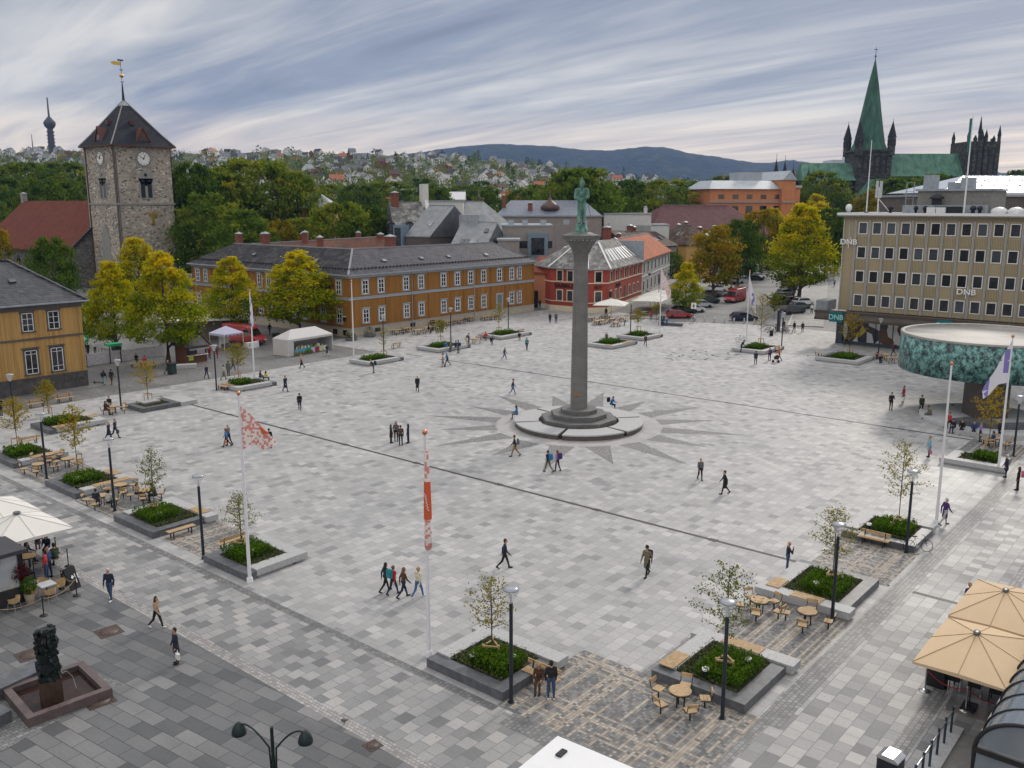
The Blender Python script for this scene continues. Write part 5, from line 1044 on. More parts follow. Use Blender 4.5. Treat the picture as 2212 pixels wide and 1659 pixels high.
for y in (-.25, .28): MB().box(-.14, y - .16, 2.1, .14, y + .16, 4.4).build('panel_antenna', mat('pale grey plastic', (.5, .53, .57), .4), an)
on_roof('camera_dome', 'white round camera housing at the office roof corner', 'camera', .3, -.4, lambda b: b.lathe([(.05, 0), (.18, .1), (.42, .5), (.45, .8), (.3, 1.15), (.03, 1.25)], 14), M_WHITE)
pe_ = thing('penthouse', 'grey concrete penthouse with a flat roof on the office block', 'penthouse', (OX + 4.2, OY - 8.5, 18.76)); MB().box(0, -9.5, 0, 8, 0, 3.0).build('wall', mat('grey concrete', (.22, .215, .20), .85), pe_); MB().box(-.3, -9.8, 3.0, 8.3, .3, 3.3).build('roof', M_GALV, pe_); MB().box(-1.8, -9.2, -.0, 0, 1.4, 1.1).build('duct', M_GALV, pe_)
for i, (x, y, s) in enumerate(((.9, -6.0, .35), (.8, -9.4, .3), (.9, -10.6, .35), (.8, -16.6, .4), (.9, -17.4, .35), (1.0, -23.6, .45), (1.2, -25.2, .35))):
 on_roof('roof_vent', 'small dark roof vent near the front edge of the office roof', 'vent', x, y, lambda b: b.lathe([(s * .6, 0), (s * .6, .45), (s, .5), (s, .8), (s * .5, 1.0)], 10), M_DARK, group='vents along the office roof edge')
on_roof('vent_cowl', 'tall dark ventilation cowl in front of the penthouse', 'vent', 3.0, -15.6 + 4.2, lambda b: b.box(-.5, -.5, 0, .5, .5, 1.9).lathe([(.9, 1.9), (.95, 2.1), (.05, 2.8)], 10), M_DARK)
on_roof('vent_cowl', 'grey air handling box beside the penthouse', 'vent', 2.4, -13.0, lambda b: b.box(-.8, -1.9, 0, .8, 1.5, .9), M_DARK)
on_roof('skylight_dome', 'pair of white plastic dome skylights on the office roof', 'skylight', 1.4, -20.6, lambda b: [b.lathe([(1.0, 0), (1.0, .35), (.85, .6), (.45, .8), (.02, .85)], 14, (0, y)) for y in (-1.0, 1.0)], mat('milky plastic', (.75, .76, .78), .3))
on_roof('air_conditioner', 'white air conditioning unit on the office roof', 'air conditioner', .9, -12.0, lambda b: [b.box(-.3, y - .55, 0, .3, y + .55, .8) for y in (-.6, .6)], M_WHITE)
for x, y, h in ((6.2, -9.6, 1.9), (7, -12.6, .9), (6, -14.5, 1.5)): on_roof('chiller', 'metal chiller box on top of the penthouse roof', 'chiller', x, y, lambda b: b.box(-.9, -.8, 0, .9, .8, h), M_GALV, 22.07, group='boxes on the penthouse')
on_roof('roof_ladder_cage', 'thin steel access frame left of the penthouse', 'ladder', 5.0, -7.2, lambda b: [b.tube([(0, y, 0), (0, y, 4.2)], .06) for y in (-.5, .5)] + [b.bar((0, -.5, z), (0, .5, z), .06) for z in (1, 2, 3, 4.2)], M_GALV)
p, q = at_depth(1985, 425, 172), at_depth(2260, 423, 172)
rb_ = thing('rear_office', 'brown grey office wing with a strip of square windows behind the sandy block', 'office building', (p[0], p[1], 0), YAW); L = 60
MB().box(0, 0, 0, L, 18, p[2]).build('wall', M_FASC, rb_); MB().box(-.3, -.4, p[2], L + .3, 18.3, p[2] + .4).build('roof', M_GALV, rb_)
WRB = win_model(1.9, 2.4, M_RUST, bars_h=(), bars_v=())
for i in range(17): put_win(rb_, WRB, (4.3 + i * 2.75, 0, p[2] - 4.6))
gp, gz = at_depth(2035, 415, 190), at_depth(2140, 375, 190)[2]
gl_ = thing('glass_roof', 'white framed sloping glass roof rising behind the office block', 'glass roof', (gp[0], gp[1], gp[2]), YAW)
L, hgt = 60, gz - gp[2]; k = 11.0
V = [(0, 0, 0), (L, 0, 0), (L, 14, hgt), (k, 14, hgt), (L, 28, 0), (0, 28, 0)]
MB().add(V, [(0, 1, 2, 3), (3, 2, 4, 5), (0, 3, 5), (0, 5, 4, 1)]).build('glazing', mat('milky roof glass', (.60, .63, .68), .12, 0, .06), gl_)
b = MB()
for i in range(16): x = k + i * 2.7; b.bar((x, 14 * .35, hgt * .35 + .05), (x, 14, hgt + .05), .12)
for f in (.35, .66, 1.0): b.bar((k * f, 14 * f, hgt * f + .05), (L, 14 * f, hgt * f + .05), .14)
b.build('glazing_bar', M_GALV, gl_); MB().box(4, -2, -14, L, 28, 0).build('wall', M_WHITEW, gl_); MB().box(18, -2.2, .2, L, -.5, 2.6).build('plant_louvre', M_DARK, gl_)
# ================================================================ PAVILION ON ONE LEG
pc = offset((0, 0), 87.2, 46.6); PRAD, PZ0, PZ1 = 7.9, 3.95, 7.5
M_MURAL, _t, _b = newmat('verdigris mosaic'); _p = objc(_t)
_n = mathn(_t, 'ADD', mathn(_t, 'MULTIPLY', noise(_t, mapv(_t, _p, (1, 1, .8)), 1.9, 6, .75), .8), mathn(_t, 'MULTIPLY', noise(_t, _p, 7.5, 2), .2))
lk(_t, ramp(_t, _n, [(.40, (.012, .018, .02)), (.47, (.04, .09, .09)), (.52, (.11, .27, .25)), (.60, (.25, .47, .43))]), _b.inputs['Base Color']); _b.inputs['Roughness'].default_value = .45
pv_ = thing('pavilion', 'round mushroom pavilion clad in verdigris mosaic on a single brown pier', 'pavilion', (*pc, 0))
MB().lathe([(PRAD - .2, PZ0), (PRAD, PZ0), (PRAD, PZ1 - .02), (PRAD - .3, PZ1 - .02), (PRAD - .3, PZ1 - .3), (.01, PZ1 - .3)], 96).build('drum', M_MURAL, pv_)
q = MB().lathe([(PRAD + .03, PZ1 - .12), (PRAD + .03, PZ1 + .08), (PRAD - .35, PZ1 + .08), (PRAD - .36, PZ1 - .12), (.01, PZ1 - .10)], 96); q.build('roof', paving('weathered roof felt', 30, 30, False, [(0, (.36, .345, .32)), (1, (.36, .345, .32))], (.36, .345, .32), .0001, stain=.35, fine=.3), pv_)
MB().lathe([(.01, PZ0 + .01), (PRAD - .2, PZ0 + .01)], 48).build('soffit', M_FASC, pv_)
b = MB().box(-1.5, -1.3, -.05, 1.5, 1.3, PZ0); pier = b.build('pier', mat('brown granite slab', (.075, .055, .048), .5, 0, .25, 3), pv_, (0, 0, 0), YAW); lo = offset((0, 0), 82.4 - 87.2, 44.4 - 46.6); pier.location = (*lo, 0)
MB().box(-.3, -1.36, 1.4, -.1, -1.3, 1.8).build('plaque', M_STEEL, pv_, (*lo, 0), YAW)
sg_ = thing('stage', 'low round granite stage with dark stepped seating under the pavilion', 'stage', (*pc, 0))
sx_, sy_ = lo
MB().lathe([(5.6, -.02), (5.6, .45), (5.4, .5), (.01, .5)], 64, (sx_, sy_)).build('platform', M_GRANITE, sg_)
seg = lambda r0, r1, a0, a1, z0, z1, b: b.prism([(sx_ + r0 * math.cos(a), sy_ + r0 * math.sin(a)) for a in np.linspace(a0, a1, 20)] + [(sx_ + r1 * math.cos(a), sy_ + r1 * math.sin(a)) for a in np.linspace(a1, a0, 20)], z0, z1)
seg(1.9, 4.6, R(150), R(215), .5, .56, MB()).build('dark_floor', M_GRANITE_D, sg_)
seg(4.6, 5.5, R(168), R(248), .5, .95, MB()).build('curved_bench', M_GRANITE_D, sg_); seg(6.2, 7.4, R(175), R(245), -.02, .45, MB()).build('curved_bench', M_GRANITE, sg_)
# ================================================================ MONUMENT
M_COLM = paving('monument granite', 1.6, 1.35, False, [(0, (.14, .137, .132)), (1, (.19, .186, .178))], (.09, .088, .085), .012, stain=.3)
M_COLM2 = mat('dark monument granite', (.13, .128, .124), .6, 0, .2, 3)
mon = thing('monument', 'tall octagonal granite column on stepped octagons topped by a green bronze king', 'monument', (*CC, 0))
disc = MB()
for k in range(6):
 a0, a1 = R(20 + 60 * k) + .035, R(80 + 60 * k) - .035
 pts = [(5.85 * math.cos(a), 5.85 * math.sin(a)) for a in np.linspace(a0, a1, 16)] + [(3.7 * math.cos(a), 3.7 * math.sin(a)) for a in np.linspace(a1, a0, 12)]
 disc.prism(pts, -.02, .40)
 disc.mi = 1; disc.prism([(5.93 * x / 5.85, 5.93 * y / 5.85) if i < 16 else (x, y) for i, (x, y) in enumerate(pts)], .40, .52); disc.mi = 0
disc.build('ring_bench', [mat('red grey granite', (.105, .085, .078), .6, 0, .25, 4), M_GRANITE], mon)
b = MB()
for k in range(6):
 a = R(20 + 60 * k)
 for r_ in np.arange(3.9, 5.7, .36): b.obox((r_ * math.cos(a), r_ * math.sin(a), .3), (.12, .22, .36), a)
b.build('joint_bar', M_BLACK, mon)
stp = MB(); 
for r0, z0, z1 in ((3.55, -.02, .82), (2.62, .82, 1.24), (1.72, 1.24, 1.62)): stp.lathe([(r0, z0), (r0, z1 - .03), (r0 - .03, z1), (.01, z1)], 8, (0, 0), False, PI / 8)
stp.build('step', M_COLM2, mon)
MB().lathe([(.80, 1.62), (.78, 4), (.72, 9), (.65, 14.9), (.67, 15.0)], 8, (0, 0), False, PI / 8).build('shaft', M_COLM, mon)
MB().lathe([(.67, 15.0), (.70, 15.6), (.95, 16.2), (1.35, 16.75), (1.75, 17.0), (1.78, 17.3), (1.2, 17.42), (.9, 17.55), (.01, 17.55)], 8, (0, 0), False, PI / 8).build('capital', M_COLM2, mon)
bb = MB()
for i in range(26): a = i * 2 * PI / 26; bb.obox((1.52 * math.cos(a), 1.52 * math.sin(a), 16.92), (.08, .12, .1), a)
bb.build('capital_frieze', M_GRANITE, mon)
MB().box(-.35, -.01, 0, .35, .01, .25).build('inscription', mat('bronze letters', (.30, .16, .06), .5), mon, (-.80, -.33, 2.9), R(-67.5))
# ================================================================ PLANTERS, YOUNG TREES, LAMPS
M_SOIL = mat('soil', (.05, .035, .025), .95, 0, .3, 6)
M_POOL = mat('dark pool water', (.03, .026, .016), .1, 0, .3, 2, .15)
def planter(label, x0, y0, x1, y1, light, ext=(), mats_=(), water=False):
 """square granite planter; light: the sides that are wide pale seat slabs, the others are dark rims"""
 p = thing('planter', label, 'planter', (x0, y0, 0)); W_, D_ = x1 - x0, y1 - y0; T = .62
 for s in ('x0', 'x1', 'y0', 'y1'):
  L_ = s in light; h = .50 if L_ else .41; t = .82 if L_ else T; e = .32 if s in ext else 0
  if s[0] == 'x': r = (0, t, -e, D_ + e) if s == 'x0' else (W_ - t, W_, -e, D_ + e)
  else:
   a = .82 if 'x0' in light else T; c = W_ - (.82 if 'x1' in light else T); r = (a + .004 - (e if 0 else 0), c - .004, 0, t) if s == 'y0' else (a + .004, c - .004, D_ - t, D_)
  b = MB()
  if L_: b.box(r[0] + .12, r[2] + .12, -.02, r[1] - .12, r[3] - .12, .14).box(r[0], r[2], .14, r[1], r[3], h)
  else: b.box(r[0], r[2], -.02, r[1], r[3], h)
  b.build('seat_slab' if L_ else 'rim', M_GRANITE if L_ else M_GRANITE_D, p)
 MB().box(.55, .55, -.01, W_ - .55, D_ - .55, .33 if not water else .34).build('soil' if not water else 'water', M_SOIL if not water else M_POOL, p)
 for (s, f0, f1) in mats_:
  r = {'x0': (.05, .78, D_ * f0, D_ * f1), 'x1': (W_ - .78, W_ - .05, D_ * f0, D_ * f1), 'y0': (W_ * f0, W_ * f1, .05, .78), 'y1': (W_ * f0, W_ * f1, D_ - .78, D_ - .05)}[s]
  b = MB(); along = s[0] == 'y'; n = int(((r[1] - r[0]) if along else (r[3] - r[2])) / .075)
  for i in range(n):
   if along: u = r[0] + i * .075; b.box(u, r[2], .515, u + .058, r[3], .555)
   else: u = r[2] + i * .075; b.box(r[0], u, .515, r[1], u + .058, .555)
  b.build('slatted_seat', M_WOOD, p)
 return p
def bed(label, x0, y0, x1, y1, cx_, cy_, w_, d_, n=900, leaf=.13):
 """clipped box in one part of a planter, heather over the rest"""
 q = []; k = 0
 P = []
 cells = [(i, j) for i in range(int(w_ / .42)) for j in range(int(d_ / .42))]
 for i, j in cells:
  c = np.array([cx_ - w_ / 2 + .21 + i * .42, cy_ - d_ / 2 + .21 + j * .42, .66 + random.uniform(-.05, .07)]); m_ = max(24, n // len(cells) * 2)
  g = rng.normal(size=(m_, 3)); g /= np.linalg.norm(g, axis=1, keepdims=True); P.append(c + g * np.array([.25, .25, .38]) * rng.uniform(.6, 1.05, (m_, 1)))
 P = np.vstack(P)
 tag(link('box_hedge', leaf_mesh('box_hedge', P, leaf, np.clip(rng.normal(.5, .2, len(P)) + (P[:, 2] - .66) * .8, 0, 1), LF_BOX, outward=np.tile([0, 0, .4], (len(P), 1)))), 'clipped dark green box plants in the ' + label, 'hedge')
 m_ = int(n * 1.6); H = np.stack([rng.uniform(x0 + .7, x1 - .7, m_), rng.uniform(y0 + .7, y1 - .7, m_), rng.uniform(.34, .50, m_)], 1)
 out = (np.abs(H[:, 0] - cx_) > w_ / 2) | (np.abs(H[:, 1] - cy_) > d_ / 2); H = H[out]
 if len(H): tag(link('heather', leaf_mesh('heather', H, leaf * 1.3, rng.random(len(H)), LF_HEATH)), 'low grey green heather in the ' + label, 'heather', None, 'stuff')
def young_tree(label, x, y, ytop, rad, tone=.4, leaves=380, leafs=.15, z=.33, shape=limep):
 b = at(x, y, z); h = max(2.2, top_z(x, ytop, b) - z)
 root = thing('young_tree', label, 'tree', b, random.uniform(0, 6)); t = MB(); t.tube([(0, 0, 0), (.02, .01, h * .45), (-.02, 0, h * .8), (0, 0, h)], [.045, .036, .02, .006], 6)
 P, T = [], []; nb = 30
 for i in range(nb):
  f = .34 + .62 * i / nb; a = i * 2.4 + random.uniform(-.3, .3); L = 1.15 * rad * shape((f - .34) / .66) * random.uniform(.7, 1.15)
  p0 = np.array([0, 0, h * f]); p1 = p0 + np.array([L * math.cos(a), L * math.sin(a), L * random.uniform(.25, .7)])
  t.tube([p0, (p0 + p1) / 2 - [0, 0, .03], p1], [.014, .010, .004], 4)
  m_ = max(6, int(1.7 * leaves / nb * (.35 + L / rad))); s = rng.uniform(.15, 1.05, m_)[:, None]
  P.append(p0 + (p1 - p0) * s + rng.normal(size=(m_, 3)) * .10); T.append(np.clip(rng.normal(tone, .16, m_), 0, 1))
 link('trunk', t.mesh('trunk', M_BARK), root); link('crown', leaf_mesh('crown', np.vstack(P), leafs, np.concatenate(T), LF_YOUNG), root)
 return b
def stakes(label, p):
 b = MB(); pts = [(.42 * math.cos(a), .42 * math.sin(a)) for a in (R(20), R(140), R(260))]
 root = thing('tree_stake', label, 'tree support', p, random.uniform(0, 1))
 for q in pts: MB().cone((*q, -.1), (*q, .72), .04, .04, 8).build('post', M_WOOD, root)
 for i in range(3): MB().bar((*pts[i], .62), (*pts[(i + 1) % 3], .62), .05, .08).build('rail', M_WOOD, root)
PLT = [  # name, rect, light sides, ext, slatted seats, box plants (cx, cy, w, d), tree: x, y, ytop, radius, tone, leaves
 ('nearest planter in the middle of the front edge', (25.5, 21.9, 29.6, 26.3), ('y1', 'x1'), ('x1',), (), (.44, .40, .5, .5), (1062, 1420, 1245, 1.15, .55, 300)),
 ('nearest planter on the right of the tartan setts', (31, 13.9, 35.8, 18.2), ('y1', 'x1'), ('x1',), (('y1', .1, .42), ('x1', .3, .75)), (.44, .40, .55, .5), (1565, 1452, 1213, 1.3, .2, 420)),
 ('right hand planter between two round table groups', (41.7, 13.9, 47.0, 18.2), ('x0', 'y1'), ('x0',), (('x0', .28, .66), ('y1', .1, .35)), (.5, .42, .55, .5), (1797, 1262, 1092, 1.2, .5, 420)),  # dark near right rim: shade painted on the same pale granite
 ('right hand planter with the bicycle leaning on it', (53.1, 13.9, 57.6, 18.2), ('y1', 'x1'), ('y1',), (), (.5, .42, .55, .5), (1940, 1140, 948, 1.35, .5, 460)),
 ('planter beside the pavilion stage', (73.8, 13.8, 77.6, 17.8), ('x0', 'y1'), ('x0',), (), (.6, .4, .55, .5), (2135, 965, 830, 1.2, .85, 420)),
 ('planter under the checked flag', (25.7, 40.2, 29.7, 44.5), ('y0', 'x1'), ('y0',), (), (.45, .6, .55, .5), (522, 1192, 1060, 1.05, .4, 300)),
 ('left planter with a bench along its dark rim', (25.7, 50.1, 30.0, 55.0), ('y1', 'x1'), ('x1',), (('x1', .1, .4),), (.44, .55, .55, .55), (335, 1110, 968, 1.0, .25, 360)),
 ('left planter between two striped seating areas', (26.1, 61.2, 30.5, 66.0), ('y0', 'x1'), ('y0', ), (('y0', .35, .95), ('x1', .4, .75)), (.42, .6, .5, .5), (168, 1015, 873, 1.25, .75, 480)),
 ('left planter at the end of the row', (26.4, 72.2, 30.6, 76.8), ('y0', 'x1'), ('y0',), (('y0', .35, .95),), (.4, .6, .5, .5), (38, 962, 858, 1.2, .8, 460)),
 ('planter in front of the light ochre house', (32.8, 80.8, 38.0, 84.8), ('y0', 'x1'), ('y0',), (('y0', .1, .5), ('x1', .4, .7)), (.4, .6, .55, .45), (105, 893, 820, 1.0, .65, 420)),
 ('planter with two people seated on its rim', (54.0, 84.0, 59.0, 87.8), ('y0', 'x0'), ('y0',), (('x0', .4, .9),), (.36, .55, .5, .5), (515, 815, 742, 1.5, .55, 620)),
 ('planter with a bare flagpole at the front', (73.6, 85.2, 79.6, 89.0), ('y0', 'x0'), (), (), (.4, .5, .5, .45), (829, 768, 705, .9, .5, 60)),
 ('planter with the row of visitors sitting on it', (86.6, 85.7, 93.0, 90.2), ('y0', 'x0'), (), (), (.4, .5, .5, .45), (952, 735, 690, 1.2, .5, 520)),
 ('planter in front of the ochre building door', (101.3, 87.0, 108.5, 91.6), ('y0', 'x0'), (), (), (.4, .5, .5, .45), (1078, 716, 655, 1.2, .65, 300)),
 ('planter hidden behind the column', (104.5, 69.3, 111.0, 74.0), ('y0', 'x0'), (), (('x0', .1, .3), ('y0', .5, .9)), (.45, .5, .5, .45), None),
 ('planter beside the red house cafe', (114.0, 70.2, 119.7, 75.0), ('y0', 'x0'), (), (), (.45, .5, .5, .45), (1378, 714, 668, 1.3, .6, 420)),
 ('planter in front of the parked bicycles', (113.8, 51.0, 120.2, 55.8), ('y0', 'x0'), (), (), (.45, .5, .5, .45), (1643, 741, 630, 1.7, .7, 420)),
 ('planter in front of the office block shop', (113.7, 38.4, 119.8, 44.0), ('y0', 'x0'), (), (), (.45, .5, .55, .5), (1835, 763, 676, 1.7, .9, 520)),
]
for nm, (x0, y0, x1, y1), li, ex, ms_, (fx, fy, fw_, fd), tr_ in PLT:
 planter('square granite planter, ' + nm.replace('nearest planter', 'nearest one').replace('planter ', '', 1).strip(), x0, y0, x1, y1, li, ex, ms_)
 near = x0 < 60 and y0 < 60; far_ = x0 > 70
 bed(nm, x0, y0, x1, y1, x0 + fx * (x1 - x0), y0 + fy * (y1 - y0), fw_ * (x1 - x0), fd * (y1 - y0), 2400 if near else 1100, .11 if near else .17)
 if tr_:
  x, y, yt, rd_, to, lv = tr_; b_ = young_tree('young tree in the ' + nm, x, y, yt, rd_, to, lv if not near else int(lv * 1.5), .11 if near else .17)
  stakes('wooden tree stakes in the ' + nm, (b_[0], b_[1], .33))
planter('square dark rimmed water basin planter left of the market hut', 42.4, 82.6, 46.4, 86.0, (), (), (), True)
iso = MB().box(-.9, -.8, -.05, .9, .8, .46).build('granite_island', M_GRANITE, None, (*at(320, 866, .4)[:2], 0)); tag(iso, 'pale granite island block standing in the water basin planter', 'granite block')
b_ = young_tree('young yellow tree on the island of the water basin planter', 320, 863, 780, 1.25, .85, 520, .14, .46, egg); stakes('wooden stakes round the tree in the water basin planter', b_)
tag(MB().box(46.42, 82.4, -.02, 48.2, 86.2, .42).build('seat_slab', M_GRANITE), 'pale granite seat slab at the right end of the water basin planter', 'seat')
q1, q2 = at(1424, 702), at(1474, 705); tag(MB().bar((*q1[:2], .22), (*q2[:2], .22), .8, .5).build('seat_slab', M_GRANITE_D), 'long dark granite seat slab at the start of the parking street', 'seat')
q1, q2 = at(360, 797), at(425, 793); tag(MB().bar((*q1[:2], .22), (*q2[:2], .22), 1.0, .46).build('seat_slab', M_GRANITE), 'granite seat slab under the big lime tree beside the market hut', 'seat')
for (x, y, yt, r_, to, lv, lab) in ((1672, 690, 634, 1.9, .25, 620, 'young maple among the parked bicycles'), (1715, 655, 572, 3.2, .25, 900, 'slender light green maple beside the parked estate cars'), (1418, 692, 655, 1.4, .6, 160, 'sparse sapling behind the dark seat slab')): young_tree(lab, x, y, yt, r_, to, lv, .26, 0, egg)
UL = [(1020, 1420), (1108, 1424), (1523, 1452), (1615, 1430), (1762, 1262), (1815, 1247), (1876, 1133), (1928, 1131), (345, 1108), (544, 1192), (168, 1030)]
um = MB().cone((0, 0, 0), (0, 0, .42), .10, .10, 12); ur = MB().lathe([(.15, .40), (.15, .50), (.09, .50), (.09, .44)], 16)
u0 = thing('uplight', None, 'light'); um.build('stem', M_DARK, u0); ur.build('ring', M_WHITE, u0); UP = Proto(u0)
for x, y in UL: UP.put(at(x, y + 14, .33), 0, 'short round garden light with white ring among the box plants', 'garden lights in the planters')
# lamp posts
M_LGLASS, _t, _b = newmat('clear lamp cone'); _b.inputs['Base Color'].default_value = (.8, .84, .88, 1); _b.inputs['Roughness'].default_value = .08; _b.inputs['Alpha'].default_value = .3
l0 = thing('street_lamp', None, 'street lamp'); MB().cone((0, 0, 0), (0, 0, 4.35), .085, .075, 12).cone((0, 0, 0), (0, 0, .05), .14, .14, 12).build('pole', mat('blue black lamp paint', (.022, .03, .042), .35, .2, .1), l0)
MB().lathe([(.07, 4.34), (.10, 4.42), (.31, 4.86), (.33, 4.92)], 20).build('glass_cone', M_LGLASS, l0); MB().lathe([(.01, 4.93), (.33, 4.92), (.34, 4.97), (.2, 5.03), (.01, 5.05)], 20).build('cap', mat('pale lamp cap', (.36, .38, .41), .3, .3, .08), l0)
MB().cone((0, 0, 4.36), (0, 0, 4.7), .045, .03, 8).build('bulb_holder', M_STEEL, l0)
LP = Proto(l0)
for x, y, lab in ((1104, 1517, 'beside the nearest middle planter'), (1560, 1552, 'at the tartan setts corner by the near right planter'), (1797, 1340, 'beside the right planter between the table groups'), (1957, 1194, 'that the bicycle leans against'), (2189, 986, 'next to the pavilion stage at the right edge'), (440, 1207, 'left of the checked flag'), (248, 1104, 'beside the left planter with the bench'), (101, 1034, 'between the two striped seating areas'), (33, 925, 'in front of the light ochre house'), (262, 884, 'beside the water basin planter'), (468, 843, 'in front of the market hut'), (829, 757, 'behind the planter with the bare flagpole'), (974, 738, 'behind the sitting visitors'), (1098, 710, 'in front of the ochre building door'), (1362, 716, 'in front of the red house cafe'), (1688, 752, 'beside the planter before the parked bicycles'), (1897, 768, 'in front of the office block shop window')):
 LP.put(at(x, y), 0, 'dark glass coned lamp post ' + lab, 'lamp posts around the square')
def arm_lamp(label, base, h, reach, sr, rz=0.0):
 o = thing('twin_arm_lamp', label, 'street lamp', base, rz); m_ = mat('bottle green iron', (.010, .022, .022), .4, .2, .1)
 MB().cone((0, 0, 0), (0, 0, h), .07, .055, 10).build('pole', m_, o)
 for s in (-1, 1):
  pts = [(s * reach * f, 0, h - .75 + .75 * math.sin(min(1, f * 1.15) * PI / 2) - (.12 * max(0, f - .8) * 5 * .3)) for f in np.linspace(0.02, 1, 12)]; pts = [(s * .09, 0, h - 2.0)] + [(s * .10, 0, h - 1.2)] + [(p[0] + s * .1 * (1 - abs(p[0]) / reach), 0, p[2]) for p in pts]
  MB().tube(pts, .032, 7).build('arm', m_, o); MB().lathe([(.06, .06), (.10, .02), (sr * .75, -.08), (sr, -.26), (sr, -.34), (sr * .6, -.40), (.01, -.42)], 18).build('lamp_shade', m_, o, (pts[-1][0], 0, pts[-1][2]))
 return o
b_ = at_depth(586, 1562, 26.0); arm_lamp('dark twin armed street lamp with bell shades at the bottom edge', (b_[0], b_[1], 0), b_[2] - .15, 1.15, .24, YAW + R(-12))
b_ = at(1712, 672); arm_lamp('grey twin armed street lamp in the parking street', (b_[0], b_[1], 0), 6.0, 2.0, .3, YAW); b_ = at(1422, 668); arm_lamp('twin armed street lamp beside the sparse sapling', (b_[0], b_[1], 0), 7.0, 1.9, .3, YAW)
# flagpoles and flags
M_POLE = mat('white lacquered pole', (.74, .74, .77), .35, 0, .03)
p0 = thing('flagpole', None, 'flagpole'); MB().cone((0, 0, 0), (0, 0, 10.3), .10, .055, 12).build('pole', M_POLE, p0); MB().lathe([(.17, 0), (.17, .25), (.12, .32)], 12).build('base', M_POLE, p0); MB().lathe([(.01, 10.28), (.09, 10.34), (.12, 10.42), (.09, 10.5), (.01, 10.55)], 12).build('ball', M_COPPER, p0)
FP = Proto(p0); POLES = {}
for k, x, y, lab in (('a', 540, 1258, 'with the red checked flag'), ('m', 927, 1418, 'with the furled red banner'), ('r', 2022, 1134, 'standing bare at the right hand planter with the bicycle'), ('s', 2156, 1019, 'by the pavilion stage with a lilac flag'), ('t', 550, 824, 'beside the market tents'), ('u', 765, 781, 'standing bare before the ochre building'), ('v', 1425, 718, 'with the pink flag before the grey terrace house'), ('w', 1612, 738, 'with the blue flag at the parking street')):
 POLES[k] = at(x, y); FP.put(at(x, y), 0, 'white flagpole ' + lab, 'white flagpoles round the square')
def checks(name, a, b_, s, thr=.5, band=None):
 m, t, bb = newmat(name); p = objc(t); sp2 = node(t, 'ShaderNodeVectorMath', operation='SNAP'); lk(t, p, sp2.inputs[0]); sp2.inputs[1].default_value = (s, 9, s)
 wn = node(t, 'ShaderNodeTexWhiteNoise', noise_dimensions='3D'); lk(t, sp2.outputs[0], wn.inputs['Vector'])
 ns = noise(t, p, .9, 2); f = mathn(t, 'LESS_THAN', wn.outputs[0], mathn(t, 'MULTIPLY', ns, thr * 2)); c = mixc(t, f, a, b_)
 lk(t, c, bb.inputs['Base Color']); bb.inputs['Roughness'].default_value = .8; return m
M_FLAG1 = checks('checked flag cloth', (.80, .75, .72), (.70, .27, .24), .105); M_FLAG2 = checks('pink flag cloth', (.80, .70, .70), (.70, .36, .36), .09, .3)
M_FLAGR = mat('orange red cloth', (.62, .11, .04), .8, 0, .05); M_FLAGB = checks('lilac flag cloth', (.72, .71, .78), (.22, .19, .50), .45, .30)
def flag(label, pole, poly, m, side, extra=None):
 """poly: outline (distance from the pole, height) hung on one side; folds run down the cloth"""
 o = thing('flag', label, 'flag', pole, YAW); b = MB(); n, V = len(poly), []
 nx_, nz_ = 14, 16
 top, bot = poly
 for i in range(nx_ + 1):
  u = i / nx_; zt_ = np.interp(u, *zip(*top)); zb_ = np.interp(u, *zip(*bot))
  for j in range(nz_ + 1):
   v = j / nz_; L = poly_w; V.append((side * (.06 + u * L), .16 * u * math.sin(u * 9 + v * 1.5), zt_ + (zb_ - zt_) * v))
 F = [(i * (nz_ + 1) + j, (i + 1) * (nz_ + 1) + j, (i + 1) * (nz_ + 1) + j + 1, i * (nz_ + 1) + j + 1) for i in range(nx_) for j in range(nz_)]
 b.add(V, F, True); b.add([(x, y + .012, z) for x, y, z in V], [f[::-1] for f in F], True); b.build('cloth', m, o)
 if extra: extra(o)
 return o
poly_w = 1.75
flag('white flag with red checks and an orange corner flying from the left pole', POLES['a'], ([(0, 9.75), (.55, 8.8), (1, 7.75)], [(0, 7.4), (.35, 7.75), (.6, 7.35), (1, 7.7)]), M_FLAG1, 1, lambda o: MB().add([(1.0, -.13, 8.75), (1.5, -.13, 8.28), (1.12, -.13, 8.28), (1.0, -.11, 8.75), (1.5, -.11, 8.28), (1.12, -.11, 8.28)], [(0, 2, 1), (3, 4, 5), (0, 1, 4, 3)]).build('orange_corner', M_FLAGR, o))
poly_w = 1.5
flag('pink white flag with red spot on the pole before the grey terrace house', POLES['v'], ([(0, 9.9), (.5, 8.4), (1, 6.6)], [(0, 7.2), (.45, 6.6), (.75, 5.2), (1, 5.4)]), M_FLAG2, 1)
poly_w = 1.1
flag('white and blue flag on the pole at the parking street', POLES['w'], ([(0, 9.6), (.5, 7.6), (1, 5.2)], [(0, 7.5), (.5, 5.0), (1, 4.2)]), M_FLAGB, 1)
poly_w = 1.75
flag('lilac and white flag drooping from the pole by the pavilion', POLES['s'], ([(0, 10.0), (.5, 8.2), (1, 6.3)], [(0, 6.9), (.4, 6.8), (.7, 5.9), (1, 5.7)]), M_FLAGB, -1)
bn = thing('banner', 'furled red and white checked banner with a red panel hanging along the middle pole', 'banner', POLES['m'], YAW)
MB().lathe([(.07, 9.6), (.10, 9.0), (.13, 7.9), (.16, 6.0), (.17, 5.2), (.12, 5.15)], 10).build('cloth', M_FLAG1, bn, (.07, -.06, 0)); MB().lathe([(.145, 8.25), (.175, 7.0), (.18, 6.55)], 10).build('red_panel', M_FLAGR, bn, (.07, -.06, 0))
